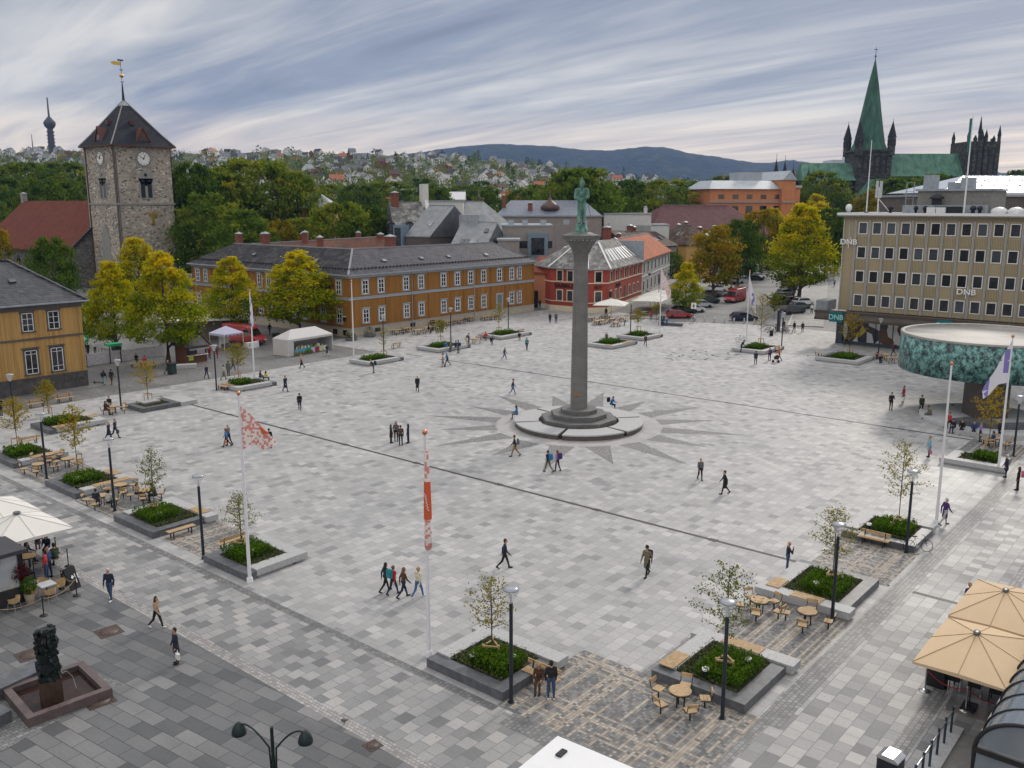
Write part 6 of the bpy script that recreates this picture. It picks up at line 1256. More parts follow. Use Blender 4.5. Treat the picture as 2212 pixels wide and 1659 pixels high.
for i in range(6): MB().bar((-.06 + .02 * i, -.245, 7.75 - i * .13), (.04 + .02 * i, -.25, 7.62 - i * .13), .05, .012).build('printed_letter', M_SIGNW, bn)
fl = thing('flag', 'lilac flag hanging limp along the pole beside the market tents', 'flag', POLES['t'], YAW); MB().lathe([(.05, 9.6), (.12, 9.0), (.18, 7.2), (.14, 6.4), (.05, 6.3)], 10).build('cloth', M_FLAGB, fl, (.08, 0, 0))
# ================================================================ BENCHES, TABLES, CHAIRS
def bench_model(back=True, L=1.8):
 o = thing('bench', None, 'bench'); b = MB()
 for i in range(4): b.box(-L / 2, -.22 + i * .115, .42, L / 2, -.12 + i * .115, .46)
 b.build('seat', M_WOOD, o)
 if back: MB().box(-L / 2, .24, .62, L / 2, .28, .70).box(-L / 2, .25, .73, L / 2, .29, .82).build('backrest', M_WOOD, o)
 for s in (-1, 1):
  f = MB().box(s * L * .33 - .03, -.2, 0, s * L * .33 + .03, -.14, .42).box(s * L * .33 - .03, .16, 0, s * L * .33 + .03, .22, .42).box(s * L * .33 - .03, -.22, .38, s * L * .33 + .03, .24, .42)
  if back: f.bar((s * L * .33, .2, .4), (s * L * .33, .27, .8), .05)
  f.build('leg', M_DARK, o)
 return Proto(o)
BB, BP = bench_model(), bench_model(False)
for x, y, rz, back, lab in ((1168, 1478, R(-90), 1, 'on the tartan setts where the couple sits'), (1886, 1178, R(-90) , 1, 'against the right planter with the bicycle'), (392, 1156, 0, 0, 'along the dark rim of the left planter'), (500, 1182, PI, 1, 'behind the planter under the checked flag'), (80, 880, 0, 1, 'against the plinth of the light ochre house'), (140, 868, 0, 1, 'under the graffiti side of the light ochre house'), (482, 842, R(90), 0, 'at the left end of the planter with two seated people'), (855, 752, PI, 1, 'behind the planter with the bare flagpole'), (1682, 760, 0, 1, 'behind the stroller by the bicycle planter'), (1122, 722, PI, 1, 'beside the man sitting on the door planter'), (295, 792, 0, 0, 'in the shade under the lime trees'), (325, 796, 0, 1, 'behind the yellow basin tree'), (760, 728, 0, 1, 'left of two under the ochre plinth'), (711, 724, 0, 1, 'beside the round shrub tubs'), (62, 962, PI, 1, 'behind the last planter of the left row'), (1768, 768, R(40), 0, 'with no back near the office planter'), (660, 741, 0, 1, 'left of the white market tent')):
 (BB if back else BP).put(at(x, y), rz, 'wooden slat bench ' + lab)
tb = thing('round_table', None, 'table'); b = MB()
for i in range(5):
 x0_, x1_ = -.45 + i * .18, -.45 + i * .18 + .165; xm_ = max(abs(x0_), abs(x1_)); hy = math.sqrt(max(.01, .46 ** 2 - min(xm_, .455) ** 2)) ; hy2 = math.sqrt(max(.01, .46 ** 2 - min(abs(x0_), abs(x1_)) ** 2)) if xm_ > .3 else .455
 b.prism([(x0_, -(hy if abs(x0_) > abs(x1_) else hy2)), (x1_, -(hy if abs(x1_) > abs(x0_) else hy2)), (x1_, (hy if abs(x1_) > abs(x0_) else hy2)), (x0_, (hy if abs(x0_) > abs(x1_) else hy2))], .71, .75)
b.build('table_top', M_WOOD, tb); MB().lathe([(.44, .66), (.46, .66), (.46, .708), (.44, .708)], 20).build('rim', M_DARK, tb)
for a in (R(30), R(150), R(270)): MB().cone((.18 * math.cos(a), .18 * math.sin(a), 0), (.18 * math.cos(a), .18 * math.sin(a), .70), .03, .03, 8).build('leg', M_DARK, tb)
TB = Proto(tb)
ch = thing('chair', None, 'chair'); b = MB()
for i in range(3): b.box(-.21 + i * .14, -.22, .43, -.08 + i * .14, .22, .465)
b.build('seat', M_WOOD, ch); b = MB(); b.obox((-.27, 0, .76), (.035, .46, .17), 0, 0, R(-12)); b.build('backrest', M_WOOD, ch)
b = MB()
for s in (-.235, .235): b.tube([(.18, s, .42), (-.16, s, .42), (-.23, s, .52), (-.29, s, .82)], .018, 5)
b.build('frame', M_DARK, ch); MB().cone((0, 0, 0), (0, 0, .43), .035, .035, 8).box(-.2, -.2, .40, .16, .2, .428).build('leg', M_DARK, ch)
CH = Proto(ch)
def table_group(x, y, n, ph, lab, r_=1.0):
 c = at(x, y); TB.put(c, ph, 'round slatted table ' + lab)
 for i in range(n):
  a = ph + 2 * PI * i / n; CH.put((c[0] + r_ * math.cos(a), c[1] + r_ * math.sin(a), 0), a + PI, 'slatted swivel chair at the round table ' + lab, 'chairs ' + lab)
TG = [(1468, 1527, 5, .3, 'on the tartan setts'), (1640, 1325, 5, .9, 'behind the nearest right tree'), (1742, 1350, 4, .2, 'beside the right hand lamp post'), (147, 1010, 4, .4, 'left of the second left planter'), (85, 1022, 4, 1.0, 'on the upper striped setts'), (105, 1000, 3, .2, 'behind the lamp on the striped setts'), (220, 1092, 4, .7, 'with two people on the lower striped setts'), (262, 1068, 3, .2, 'at the end of a slatted planter seat'), (316, 1080, 4, .9, 'behind the left tree with a seated couple'), (248, 893, 5, .3, 'near the water basin planter'), (1022, 742, 5, .3, 'near the sitting visitors'), (1048, 733, 3, 1.0, 'of the woman in red'), (1912, 778, 5, .4, 'near the pavilion drum'), (1930, 785, 4, 1.3, 'half hidden by the pavilion drum'), (2152, 964, 5, .3, 'beyond the pavilion side planter')]
for g in TG: table_group(*g)
pt = thing('picnic_table', None, 'picnic table'); b = MB()
for i in range(5): b.box(-.9, -.38 + i * .155, .72, .9, -.24 + i * .155, .76)
b.build('table_top', M_WOOD, pt)
for s in (-1, 1):
 MB().box(-.9, s * .72 - .13, .43, .9, s * .72 - .01, .47).box(-.9, s * .72 + .01, .43, .9, s * .72 + .13, .47).build('bench_seat', M_WOOD, pt)
 MB().box(s * .7 - .03, -.75, .38, s * .7 + .03, .75, .43).box(s * .7 - .03, -.35, 0, s * .7 + .03, -.27, .72).box(s * .7 - .03, .27, 0, s * .7 + .03, .35, .72).box(s * .7 - .03, -.75, 0, s * .7 + .03, -.68, .4).box(s * .7 - .03, .68, 0, s * .7 + .03, .75, .4).build('leg', M_DARK, pt)
PT = Proto(pt)
for i, (x, y) in enumerate(((880, 718), (905, 722), (922, 716), (945, 712), (968, 703), (992, 699), (1012, 694), (858, 722), (1050, 692), (1070, 690), (868, 712), (935, 704))): PT.put(at(x, y), random.uniform(-.1, .1), 'wooden picnic table on the pavement under the ochre plinth', 'picnic tables along the ochre building')
for i, (x, y) in enumerate(((1278, 694), (1300, 700), (1322, 697), (1345, 694), (1330, 705), (1306, 689), (1372, 688), (1392, 682), (1290, 702))): PT.put(at(x, y), ra + random.uniform(-.2, .2), 'dark wooden cafe table under the white parasols of the red house', 'cafe tables under the white parasols')
# parasols
M_CANV = mat('off white canvas', (.72, .70, .65), .85, 0, .04, .6); M_TAN = mat('tan canvas', (.62, .46, .29), .85, 0, .05, .6)
def parasol_model(w_, h0, h1, m, seam, ribs=8, hub=True):
 o = thing('parasol', None, 'parasol'); a = w_ / 2; n = 8
 V = [(a * x, a * y, h0 + (.06 if abs(x) != abs(y) else 0)) for x, y in ((-1, -1), (0, -1), (1, -1), (1, 0), (1, 1), (0, 1), (-1, 1), (-1, 0))] + [(0, 0, h1)] + [(a * x, a * y, h0 - .10) for x, y in ((-1, -1), (0, -1), (1, -1), (1, 0), (1, 1), (0, 1), (-1, 1), (-1, 0))]
 c = MB().add(V, [(i, (i + 1) % 8, 8) for i in range(8)] + [(9 + i, 9 + (i + 1) % 8, (i + 1) % 8, i) for i in range(8)]); c.add([(x, y, z - .03) for x, y, z in V[:9]], [((i + 1) % 8, i, 8) for i in range(8)]); co = c.build('canopy', m, o)
 b = MB()
 for i in range(8): b.bar((V[i][0], V[i][1], V[i][2] + .012), (0, 0, h1 + .012), .035 if i % 2 == 0 else .025, .012)
 b.build('seam', seam, co); MB().cone((0, 0, 0), (0, 0, h1), .04, .035, 8).build('pole', M_DARK, o); MB().box(-.4, -.4, 0, .4, .4, .08).build('base', M_DARK, o)
 if hub: MB().lathe([(.16, h1 - .03), (.21, h1 + .03), (.17, h1 + .09), (.06, h1 + .09)], 16).build('hub', M_GRANITE_D, o)
 b = MB()
 for i in range(8): b.bar((V[i][0] * .96, V[i][1] * .96, V[i][2] - .05), (0, 0, h1 - .12), .03)
 b.build('rib', M_DARK, o); return Proto(o)
T1 = parasol_model(5.0, 2.5, 3.25, M_TAN, mat('brown seam', (.34, .23, .12), .8)); T2 = parasol_model(4.1, 2.6, 3.5, M_CANV, mat('grey seam', (.5, .49, .46), .8)); T3 = parasol_model(5.6, 2.5, 3.5, M_CANV, mat('grey seam', (.5, .49, .46), .8), hub=False)
T1.put((37.3, 7.15, 0), 0, 'nearer tan parasol over the black cafe chairs', None, (1, .66, 1)); T1.put((42.5, 7.2, 0), 0, 'farther tan parasol at the right edge', None, (1, .66, 1))
T2.put((18.4, 50.6, 0), 0, 'front white square parasol over the left pavement cafe'); T2.put((18.5, 54.8, 0), 0, 'rear white square parasol over the left pavement cafe'); T2.put((14.3, 50.7, 0), 0, 'white square parasol cut by the left picture edge')
for i, (s_, d_) in enumerate(((-4.5, 3.6), (2.2, 7.5), (8.0, 7.0), (13.6, 6.6))):
 T3.put((O_R[0] + s_ * math.cos(ra) + d_ * math.sin(ra) - (3 if i == 0 else 0), O_R[1] + s_ * math.sin(ra) - d_ * math.cos(ra), 0), ra + (0 if i else .1), ('leftmost white parasol before the red house chamfer', 'largest front white parasol before the red house', 'white parasol halfway along the red house', 'last white parasol towards the grey terrace')[i])
# ================================================================ FOUNTAIN (front left)
M_PORPH = mat('brown porphyry', (.115, .085, .08), .5, 0, .25, 4); M_BRZ = mat('dark bronze', (.018, .026, .024), .45, .5, .5, 7)
fo = thing('fountain', 'dark bronze relief pillar fountain in a square brown granite basin', 'fountain', (13.95, 36.25, 0), R(-5))
b = MB(); s = 1.62
b.box(-s, -s, -.02, s, -s + .3, .40).box(-s, s - .3, -.02, s, s, .40).box(-s, -s + .3, -.02, -s + .3, s - .3, .40).box(s - .3, -s + .3, -.02, s, s - .3, .40).build('basin', M_PORPH, fo); MB().box(-s + .25, -s + .25, -.01, s - .25, s - .25, .16).build('water', mat('brown pool water', (.035, .02, .016), .12, 0, .4, 3, .12), fo)
MB().box(-.36, -.30, .0, .36, .30, 1.15).build('pedestal', mat('rusty stone', (.06, .035, .022), .5, 0, .4, 3), fo, (-.35, -.45, 0))
b = MB()
for k in range(12):
 z = 1.1 + k * .19; w_ = .36 - .004 * k; b.obox((random.uniform(-.05, .05), random.uniform(-.05, .05), z), (w_ * 2 * random.uniform(.85, 1.05), w_ * 1.5 * random.uniform(.85, 1.1), .24), random.uniform(-.2, .2))
for k in range(230):
 z = random.uniform(1.05, 3.35); a = random.uniform(0, 2 * PI); r_ = random.uniform(.26, .38); s_ = random.uniform(.05, .13); b.obox((r_ * 1.1 * math.cos(a), r_ * .9 * math.sin(a), z), (s_, s_, s_ * 1.6), a, random.uniform(-.6, .6), random.uniform(-.6, .6))
b.build('relief_figures', M_BRZ, fo, (-.35, -.45, 0)); MB().tube([(.05, -.45, 1.2), (.35, -.3, 1.15), (.6, -.2, .75), (.7, -.15, .17)], [.025, .01, .012, .02], 5).build('water_jet', M_LGLASS, fo)
for pts, lab in (([(10.2, 37.4), (14.3, 38.1), (14.5, 39.2), (10.3, 38.5)], 'long dark granite bench behind the bronze fountain'), ([(9.5, 35.2), (12.0, 35.75), (11.9, 36.7), (9.4, 36.2)], 'dark granite bench in the lower left corner beside the fountain')): tag(MB().prism(pts, -.02, .5).build('stone_bench', M_GRANITE_D), lab, 'bench')
struct('fountain_setts', MB().sheet([(9, 33.6), (16.2, 35.1), (15.6, 38.6), (9, 37.8)], .004), PV_DSETT)
for x, y, s_, lab in ((235, 1364, .55, 'brown square drain cover between fountain and walkers'), (65, 1414, .55, 'brown square drain cover behind the bronze pillar'), (214, 1513, .55, 'round patterned drain cover at the basin corner'), (805, 1610, .3, 'small grated gully in the pale sett band')):
 c = at(x, y, .01); o = MB().box(-s_, -s_, -.01, s_, s_, .012).build('drain_cover', mat('rusty cast iron', (.075, .05, .042), .6, .2, .4, 12), None, (c[0], c[1], 0), R(-6)); tag(o, lab, 'drain cover'); MB().lathe([(s_ * .8, .012), (s_ * .8, .02), (.01, .022)], 20).build('lid', mat('worn iron lid', (.10, .07, .06), .55, .2, .4, 14), o)
# ================================================================ LEFT CAFE
pb = thing('cafe_pavilion', 'dark timber cafe shelter with glazed front cut by the left edge', 'shelter', (14.3, 46.6, 0))
b = MB()
for x, y in ((2.6, .3), (2.6, 4.6), (-3, .3)): b.box(x - .09, y - .09, 0, x + .09, y + .09, 2.7)
b.build('post', M_DARK, pb); MB().box(-3.4, -.1, 2.7, 2.9, 4.9, 2.9).build('roof', mat('slate grey felt', (.05, .048, .055), .7), pb); MB().box(-3, .25, .9, 2.5, .32, 2.6).build('glazing', M_LGLASS, pb); MB().box(-3, .2, 0, 2.5, .3, .85).build('parapet_panel', mat('dark panel', (.035, .035, .035), .3), pb); MB().box(-3, 1.2, 0, 1.8, 1.9, 1.1).build('counter', M_DBROWN, pb)
st0 = thing('barrier_post', None, 'barrier post'); MB().cone((0, 0, 0), (0, 0, .95), .03, .03, 8).lathe([(.01, .95), (.045, .96), (.045, 1.02), (.01, 1.04)], 8).build('post', M_BLACK, st0); MB().lathe([(.2, 0), (.2, .03), (.05, .07)], 16).build('base', M_BLACK, st0); SP_ = Proto(st0)
SPX = [(95, 1330), (166, 1287), (148, 1223), (75, 1249), (135, 1271), (122, 1196)]
for x, y in SPX: SP_.put(at(x, y), 0, 'black rope barrier post at the left pavement cafe', 'barrier posts of the left cafe')
def rope(a, b_, h, label, m, sag=.28, r_=.014, name='rope'):
 pts = [(a[0] + (b_[0] - a[0]) * f, a[1] + (b_[1] - a[1]) * f, h - sag * 4 * f * (1 - f)) for f in np.linspace(0, 1, 9)]; tag(MB().tube(pts, r_, 5).build(name, m), label, 'rope')
M_ROPE = mat('hemp rope', (.42, .31, .17), .9)
for i, j, lab in ((0, 1, 'from the front post'), (1, 4, 'beside the menu board'), (2, 5, 'behind the seated guests'), (3, 2, 'behind the woman in red')): rope(at(*SPX[i]), at(*SPX[j]), .92, 'hemp rope of the left cafe barrier ' + lab, M_ROPE)
rope(at(-25, 1352), at(*SPX[0]), .92, 'hemp rope running out of the left picture edge', M_ROPE)
ab_ = thing('sandwich_board', 'black folding menu board with chalk heart beside the left cafe', 'sign', (19.2, 46.75, 0), R(20))
for s_ in (-1, 1): M = MB(); M.obox((0, s_ * .22, .58), (.68, .03, 1.2), 0, R(s_ * 18)); M.build('board', M_BLACK, ab_)
b = MB(); b.obox((-.12, -.36, .72), (.16, .01, .16), 0, R(-18), R(45)); b.obox((.05, -.395, .60), (.05, .01, .5), 0, R(-18)); b.obox((.22, -.36, .7), (.05, .01, .28), 0, R(-18)); b.build('chalk_drawing', M_SIGNW, ab_)
wk = thing('wicker_chair', None, 'chair'); M_WICK = mat('pale wicker', (.50, .34, .17), .8, 0, .2, 20)
MB().lathe([(.01, .42), (.24, .42), (.25, .46), (.01, .47)], 16).build('seat', M_WICK, wk); b = MB(); V = []
for j, (z, r_) in enumerate(((.46, .26), (.62, .30), (.80, .31))):
 for i in range(13): a = R(70) + i * R(220) / 12; V.append((r_ * math.cos(a), r_ * math.sin(a), z - (.12 * abs(i - 6) / 6 if j == 2 else 0)))
b.add(V, [(j * 13 + i, j * 13 + i + 1, (j + 1) * 13 + i + 1, (j + 1) * 13 + i) for j in range(2) for i in range(12)], True); b.add([(x * .95, y * .95, z) for x, y, z in V], [(j * 13 + i, (j + 1) * 13 + i, (j + 1) * 13 + i + 1, j * 13 + i + 1) for j in range(2) for i in range(12)], True); b.build('backrest', M_WICK, wk)
b = MB()
for x, y in ((.18, .18), (.18, -.18), (-.18, .18), (-.18, -.18)): b.cone((x, y, .43), (x * 1.25, y * 1.25, 0), .016, .014, 6)
b.build('leg', M_STEEL, wk); WK = Proto(wk)
ct_ = at(103, 1290); sq = thing('cafe_table', 'pale square cafe table surrounded by wicker chairs', 'table', (ct_[0], ct_[1], 0)); MB().box(-.38, -.38, .71, .38, .38, .75).build('table_top', mat('pale laminate', (.55, .56, .58), .3, 0, .05), sq); MB().cone((0, 0, 0), (0, 0, .71), .035, .035, 8).lathe([(.26, 0), (.26, .03), (.04, .06)], 14).build('pedestal', M_BLACK, sq)
for dx, dy, a, lab in ((-.62, .1, 0, 'left of the pale square cafe table'), (-.1, -.62, R(90), 'in front of the pale square cafe table'), (.62, -.05, PI, 'right of the pale square cafe table'), (.1, .62, R(-90), 'behind the pale square cafe table')): WK.put((ct_[0] + dx, ct_[1] + dy, 0), a, 'pale wicker chair ' + lab)
WK.put(at(32, 1318), R(120), 'pale wicker chair alone before the dark shelter post'); WK.put((19.9, 50.75, 0), R(200), 'pale wicker chair under the guest in green'); WK.put((16.6, 48.0, 0), R(60), 'pale wicker chair beside the potted maple')
for x, y in ((18.9, 51.2), (18.0, 53.0)): TB.put((x, y, 0), 0, 'round table under the white parasols of the left cafe', 'tables under the left parasols')
pot = thing('potted_shrub', 'potted box shrub and red maple beside the dark cafe shelter', 'plant', at(66, 1302)); MB().lathe([(.2, 0), (.28, .5), (.24, .5)], 12).build('pot', mat('woven pot', (.32, .25, .18), .9, 0, .2, 12), pot)
P = sph(700) * rng.uniform(.6, 1.05, 700)[:, None] * np.array([.38, .38, .45]) + [0, 0, .95]; P2 = sph(500) * rng.uniform(.5, 1.05, 500)[:, None] * np.array([.42, .42, .55]) + [-.2, .4, 1.6]
link('foliage', leaf_mesh('foliage', P, .10, rng.random(700), LF_BOX), pot); link('foliage', leaf_mesh('foliage', P2, .12, rng.random(500), leafmat('red maple leaves', [(.05, .01, .015), (.12, .02, .03)], 0, .3)), pot)
# ================================================================ RIGHT FRONT: VERANDA, RAMP, BARRIER
ve = thing('veranda', 'black framed barrel glazed veranda in the lower right corner', 'veranda', (30.5, 5.55, 0)); M_VF = M_BLACK
prof = [(-.0, 0), (-.0, 2.3)] + [(-1.7 + 1.7 * math.cos(a), 2.3 + 1.35 * math.sin(a)) for a in np.linspace(.1, PI / 2, 9)]
b = MB()
for x in [0] + list(np.arange(1.2, 14, 1.25)): b.tube([(x, y, z) for y, z in prof], .075 if x == 0 else .04, 6)
b.bar((0, 0, 2.3), (14, 0, 2.3), .12).bar((0, -1.7, 3.65), (14, -1.7, 3.65), .12).bar((0, 0, .05), (14, 0, .05), .12).bar((0, 0, 2.3), (0, -4, 2.3), .2).bar((0, -1.7, 0), (0, -1.7, 3.6), .1).build('frame', M_VF, ve)
V = [(x, y - .03, z) for x in (0.02, 14) for y, z in prof[1:]]; n = len(prof) - 1; M_VG, _t, _b = newmat('tinted veranda glass'); _b.inputs['Base Color'].default_value = (.30, .36, .42, 1); _b.inputs['Roughness'].default_value = .05; _b.inputs['Alpha'].default_value = .55; _b.inputs['Specular IOR Level'].default_value = .8
MB().add(V, [(i, i + 1, n + i + 1, n + i) for i in range(n - 1)], True).build('roof_glazing', M_VG, ve); MB().box(0.02, -.04, .1, 14, -.02, 2.25).build('glazing', M_VG, ve); MB().add([(.01, y, z) for y, z in prof] + [(.01, -4, 3.6), (.01, -4, 0)], [tuple(range(len(prof) + 2))]).build('end_glazing', M_VG, ve)
MB().box(.1, -4, 3.6, 14, -1.7, 3.8).build('roof', M_GALV, ve); MB().box(.1, -4.0, -.02, 14, -3.2, 3.6).build('rear_wall', M_DBROWN, ve); MB().box(.1, -3.2, -.02, 14, -.1, .06).build('plank_floor', mat('dark boards', (.12, .075, .045), .6), ve)
for i, (x, y) in enumerate(((31.6, 4.2), (33.2, 4.1), (31.5, 2.9))): 
 TB.put((x, y, .06), 0, 'round table inside the veranda', 'tables inside the veranda'); WK.put((x + .7, y + .15, .06), PI, 'wicker chair inside the veranda', 'chairs inside the veranda')
hb_ = thing('handrail', 'steel handrail on blue grey posts along the sunken ramp', 'handrail', (30.1, 7.2, 0)); MB().tube([(-2, 0, 1.0), (5.2, 0, 1.0)], .03, 8).build('rail', M_STEEL, hb_)
for i in range(8): MB().cone((-1.8 + i * .93, 0, 0), (-1.8 + i * .93, 0, 1.15), .045, .045, 8).build('post', mat('blue grey post', (.03, .05, .08), .5, .2), hb_)
struct('ramp_paving', MB().sheet(rect(27, 5.7, 35.3, 6.85), .006), mat('ramp concrete', (.20, .19, .18), .7, 0, .12, 3)); struct('kerb', MB().box(26, 6.86, -.01, 35.4, 7.4, .10), M_GRANITE)
hr2 = thing('handrail', 'second pale handrail in front of the veranda door', 'handrail', (29.9, 5.9, 0)); MB().tube([(-1.6, 0, .95), (.4, 0, .95)], .025, 6).tube([(-1.6, 0, .7), (.4, 0, .7)], .02, 6).cone((.4, 0, 0), (.4, 0, .98), .03, .03, 8).build('rail', M_STEEL, hr2)
bi = thing('litter_bin', 'dark litter bin with rounded steel lid at the bottom edge', 'litter bin', (30.25, 8.05, 0), R(-5)); MB().box(-.32, -.36, 0, .32, .36, 1.0).build('body', M_DARK, bi); MB().prof_x([(-.38, 1.0), (-.38, 1.06), (-.2, 1.17), (.2, 1.17), (.38, 1.06), (.38, 1.0)], -.35, .35).build('lid', M_STEEL, bi)
s2 = thing('barrier_post', None, 'barrier post'); MB().cone((0, 0, 0), (0, 0, .97), .028, .028, 10).lathe([(.01, .97), (.05, .98), (.05, 1.03), (.01, 1.06)], 10).build('post', M_STEEL, s2); MB().lathe([(.24, 0), (.24, .02), (.06, .07)], 20).build('base', M_STEEL, s2); S2 = Proto(s2)
S2.put((37.5, 8.9, 0), 0, 'polished barrier post at the corner of the tan parasol'); S2.put((37.0, 7.2, 0), 0, 'polished barrier post standing on the steel plate'); S2.put((39.8, 9.2, 0), 0, 'polished barrier post behind the tan parasol corner')
M_RROPE = mat('crimson rope', (.33, .01, .03), .8)
rope((37.5, 8.9), (37.0, 7.2), .97, 'crimson rope in front of the black cafe chairs', M_RROPE, .3, .022); rope((37.0, 7.2), (36.9, 5.6), .97, 'crimson rope from the steel plate to the veranda', M_RROPE, .3, .022); rope((37.5, 8.9), (39.8, 9.2), .97, 'crimson rope behind the tan parasol corner', M_RROPE, .25, .022)
tag(MB().prism([(38.1, 7.9), (38.2, 6.4), (36.6, 6.4), (36.5, 7.9)], -.005, .014).build('floor_plate', M_STEEL), 'steel floor plate under the barrier post', 'plate')
tag(MB().box(38.05, 8.3, 0, 38.6, 9.0, .85).build('plant_tub', M_BLACK), 'black plant tub behind the corner barrier post', 'plant tub'); P = sph(500) * rng.uniform(.5, 1.05, 500)[:, None] * np.array([.38, .42, .34]) + [38.3, 8.65, 1.05]; tag(link('tub_shrub', leaf_mesh('tub_shrub', P, .10, rng.random(500), LF_BOX)), 'rounded green shrub in the black plant tub', 'shrub')
lt = thing('cafe_table', 'long pale wooden table under the nearer tan parasol', 'table', (39.2, 7.3, 0)); MB().box(-.4, -1.6, .71, .4, 1.0, .76).build('table_top', mat('grey oak', (.32, .26, .2), .6, 0, .2, 6), lt)
for x, y in ((-.3, -1.4), (.3, -1.4), (-.3, .8), (.3, .8)): MB().box(x - .03, y - .03, 0, x + .03, y + .03, .71).build('leg', M_BLACK, lt)
bc = thing('black_chair', None, 'chair'); MB().box(-.23, -.24, .42, .23, .24, .48).build('seat', M_BLACK, bc); MB().box(-.26, -.24, .48, -.21, .24, .95).build('backrest', M_BLACK, bc)
for s_ in (-.24, .24): MB().box(-.25, s_ - .02, 0, -.21, s_ + .02, .68).box(.19, s_ - .02, 0, .23, s_ + .02, .68).box(-.25, s_ - .02, .66, .23, s_ + .02, .70).build('side_frame', M_DARK if s_ > 0 else M_STEEL, bc)
BC = Proto(bc)
for y in (8.0, 7.2, 6.4): BC.put((38.5, y, 0), 0, 'black armchair behind the crimson rope', 'black cafe armchairs')
tk = thing('box_truck', 'white box truck roof with a small dark hatch at the bottom edge', 'truck', (21.4, 16.0, 0), R(-87)); MB().box(0, -5.6, .5, 3.4, 0, 2.9).build('cargo_box', mat('white truck body', (.80, .80, .81), .4, 0, .02), tk, (0, 0, 0)); 
MB().box(.55, -.95, 2.9, .75, -.55, 2.96).build('roof_hatch', M_DARK, tk)
for y in (-1, -4.6):
 for x in (.2, 3.2): MB().cone((x - .12, y, .45), (x + .12, y, .45), .45, .45, 18).build('wheel', M_BLACK, tk)
# ================================================================ MARKET
hu = thing('market_hut', 'small brown timber market hut with tiled roof and open counter', 'market stall', (60.0, 104.6, 0), R(2)); M_HUT = mat('red brown timber', (.15, .062, .033), .75, 0, .2, 5)
b = MB()
for x, y in ((0, 0), (2.9, 0), (0, 2.2), (2.9, 2.2)): b.box(x - .08, y - .08, 0, x + .08, y + .08, 2.2)
b.build('post', M_HUT, hu); MB().box(-.05, .1, 0, .03, 2.1, 2.2).build('side_wall', M_HUT, hu); MB().box(.1, -.05, 0, 2.8, .05, .95).build('front_panel', M_HUT, hu); MB().box(0, 2.15, 0, 2.9, 2.22, 2.2).build('rear_wall', M_DBROWN, hu)
MB().box(.05, -.55, .95, 2.95, .1, 1.0).build('counter', M_WHITE, hu); hr_ = MB().add([(-.35, -.5, 2.15), (3.25, -.5, 2.15), (3.25, 1.1, 3.1), (-.35, 1.1, 3.1), (3.25, 2.7, 2.15), (-.35, 2.7, 2.15)], [(0, 1, 2, 3), (3, 2, 4, 5), (0, 3, 5), (1, 4, 2), (5, 4, 1, 0)]).build('roof', M_GLAZED, hu)
MB().bar((-.38, -.55, 2.2), (-.38, 1.1, 3.2), .08, .14).bar((-.38, 1.1, 3.2), (-.38, 2.75, 2.2), .08, .14).bar((3.28, -.55, 2.2), (3.28, 1.1, 3.2), .08, .14).bar((-.4, -.56, 2.15), (3.3, -.56, 2.15), .1).build('verge_board', M_HUT, hr_); MB().add([(.05, -1.0, 1.75), (2.95, -1.0, 1.75), (2.95, -.05, 2.1), (.05, -.05, 2.1)], [(0, 1, 2, 3), (3, 2, 1, 0)]).build('flap', M_GALV, hu); MB().box(.35, -.10, .35, 1.0, -.055, .85).build('notice', mat('lime green card', (.45, .75, .03), .5, 0, .02), hu)
for i in range(7): tag(MB().lathe([(.12, 0), (.14, .06), (.01, .14)], 8).build('bread', mat('baked goods', (.35, .20, .09), .8), None, (60.5 + i * .32, 104.45 + (i % 2) * .25, 1.0)), 'brown loaf on the market hut counter', 'bread', 'loaves on the market hut counter')
def tent(label, c, rz, w_, d_, h0, h1, m, ridge=0.0, walls=()):
 o = thing('market_tent', label, 'tent', (*c, 0), rz); b = MB()
 for x in (0, w_):
  for y in (0, d_): b.box(x - .03, y - .03, 0, x + .03, y + .03, h0)
 b.build('leg', M_WHITE, o); V = [(-.05, -.05, h0), (w_ + .05, -.05, h0), (w_ + .05, d_ + .05, h0), (-.05, d_ + .05, h0), (w_ / 2 - ridge, d_ / 2, h1), (w_ / 2 + ridge, d_ / 2, h1)] + [(-.05, -.05, h0 - .3), (w_ + .05, -.05, h0 - .3), (w_ + .05, d_ + .05, h0 - .3), (-.05, d_ + .05, h0 - .3)]
 MB().add(V, [(0, 1, 5, 4), (1, 2, 5), (2, 3, 4, 5), (3, 0, 4), (6, 7, 1, 0), (7, 8, 2, 1), (8, 9, 3, 2), (9, 6, 0, 3)]).build('canopy', m, o); b = MB()
 for w in walls:
  if w == 'left': b.box(-.04, 0, .02, 0, d_, h0 - .1)
  if w == 'back': b.box(0, d_ - .02, .02, w_, d_ + .02, h0 - .1)
  if w == 'right': b.box(w_, 0, .02, w_ + .04, d_, h0 - .1)
  if w == 'frontleft': b.box(0, -.04, .02, w_ * .12, 0, h0 - .1)
 if walls: b.build('side_wall', m, o)
 return o
ta = tent('pale lilac pop up market tent beside the red van', (69.0, 110.0), R(5), 3.2, 3.2, 2.25, 3.2, mat('lilac white nylon', (.60, .59, .76), .7, 0, .04)); b = MB()
for i in range(5): b.box(.2 + i * .62, -.09, 1.98, .6 + i * .62, -.06, 2.12)
b.build('printed_band', mat('faded print', (.28, .12, .22), .7), ta); MB().box(.1, .3, 0, 2.6, .9, .85).build('counter', M_DBROWN, ta); tag(MB().box(72.0, 109.0, 0, 73.9, 109.8, .8).build('trestle_table', M_WHITE), 'white trestle table between the lilac tent and the red van', 'table')
MB().box(1.3, .95, .0, 1.34, 2.9, 2.0).build('side_wall', M_WHITE, ta)
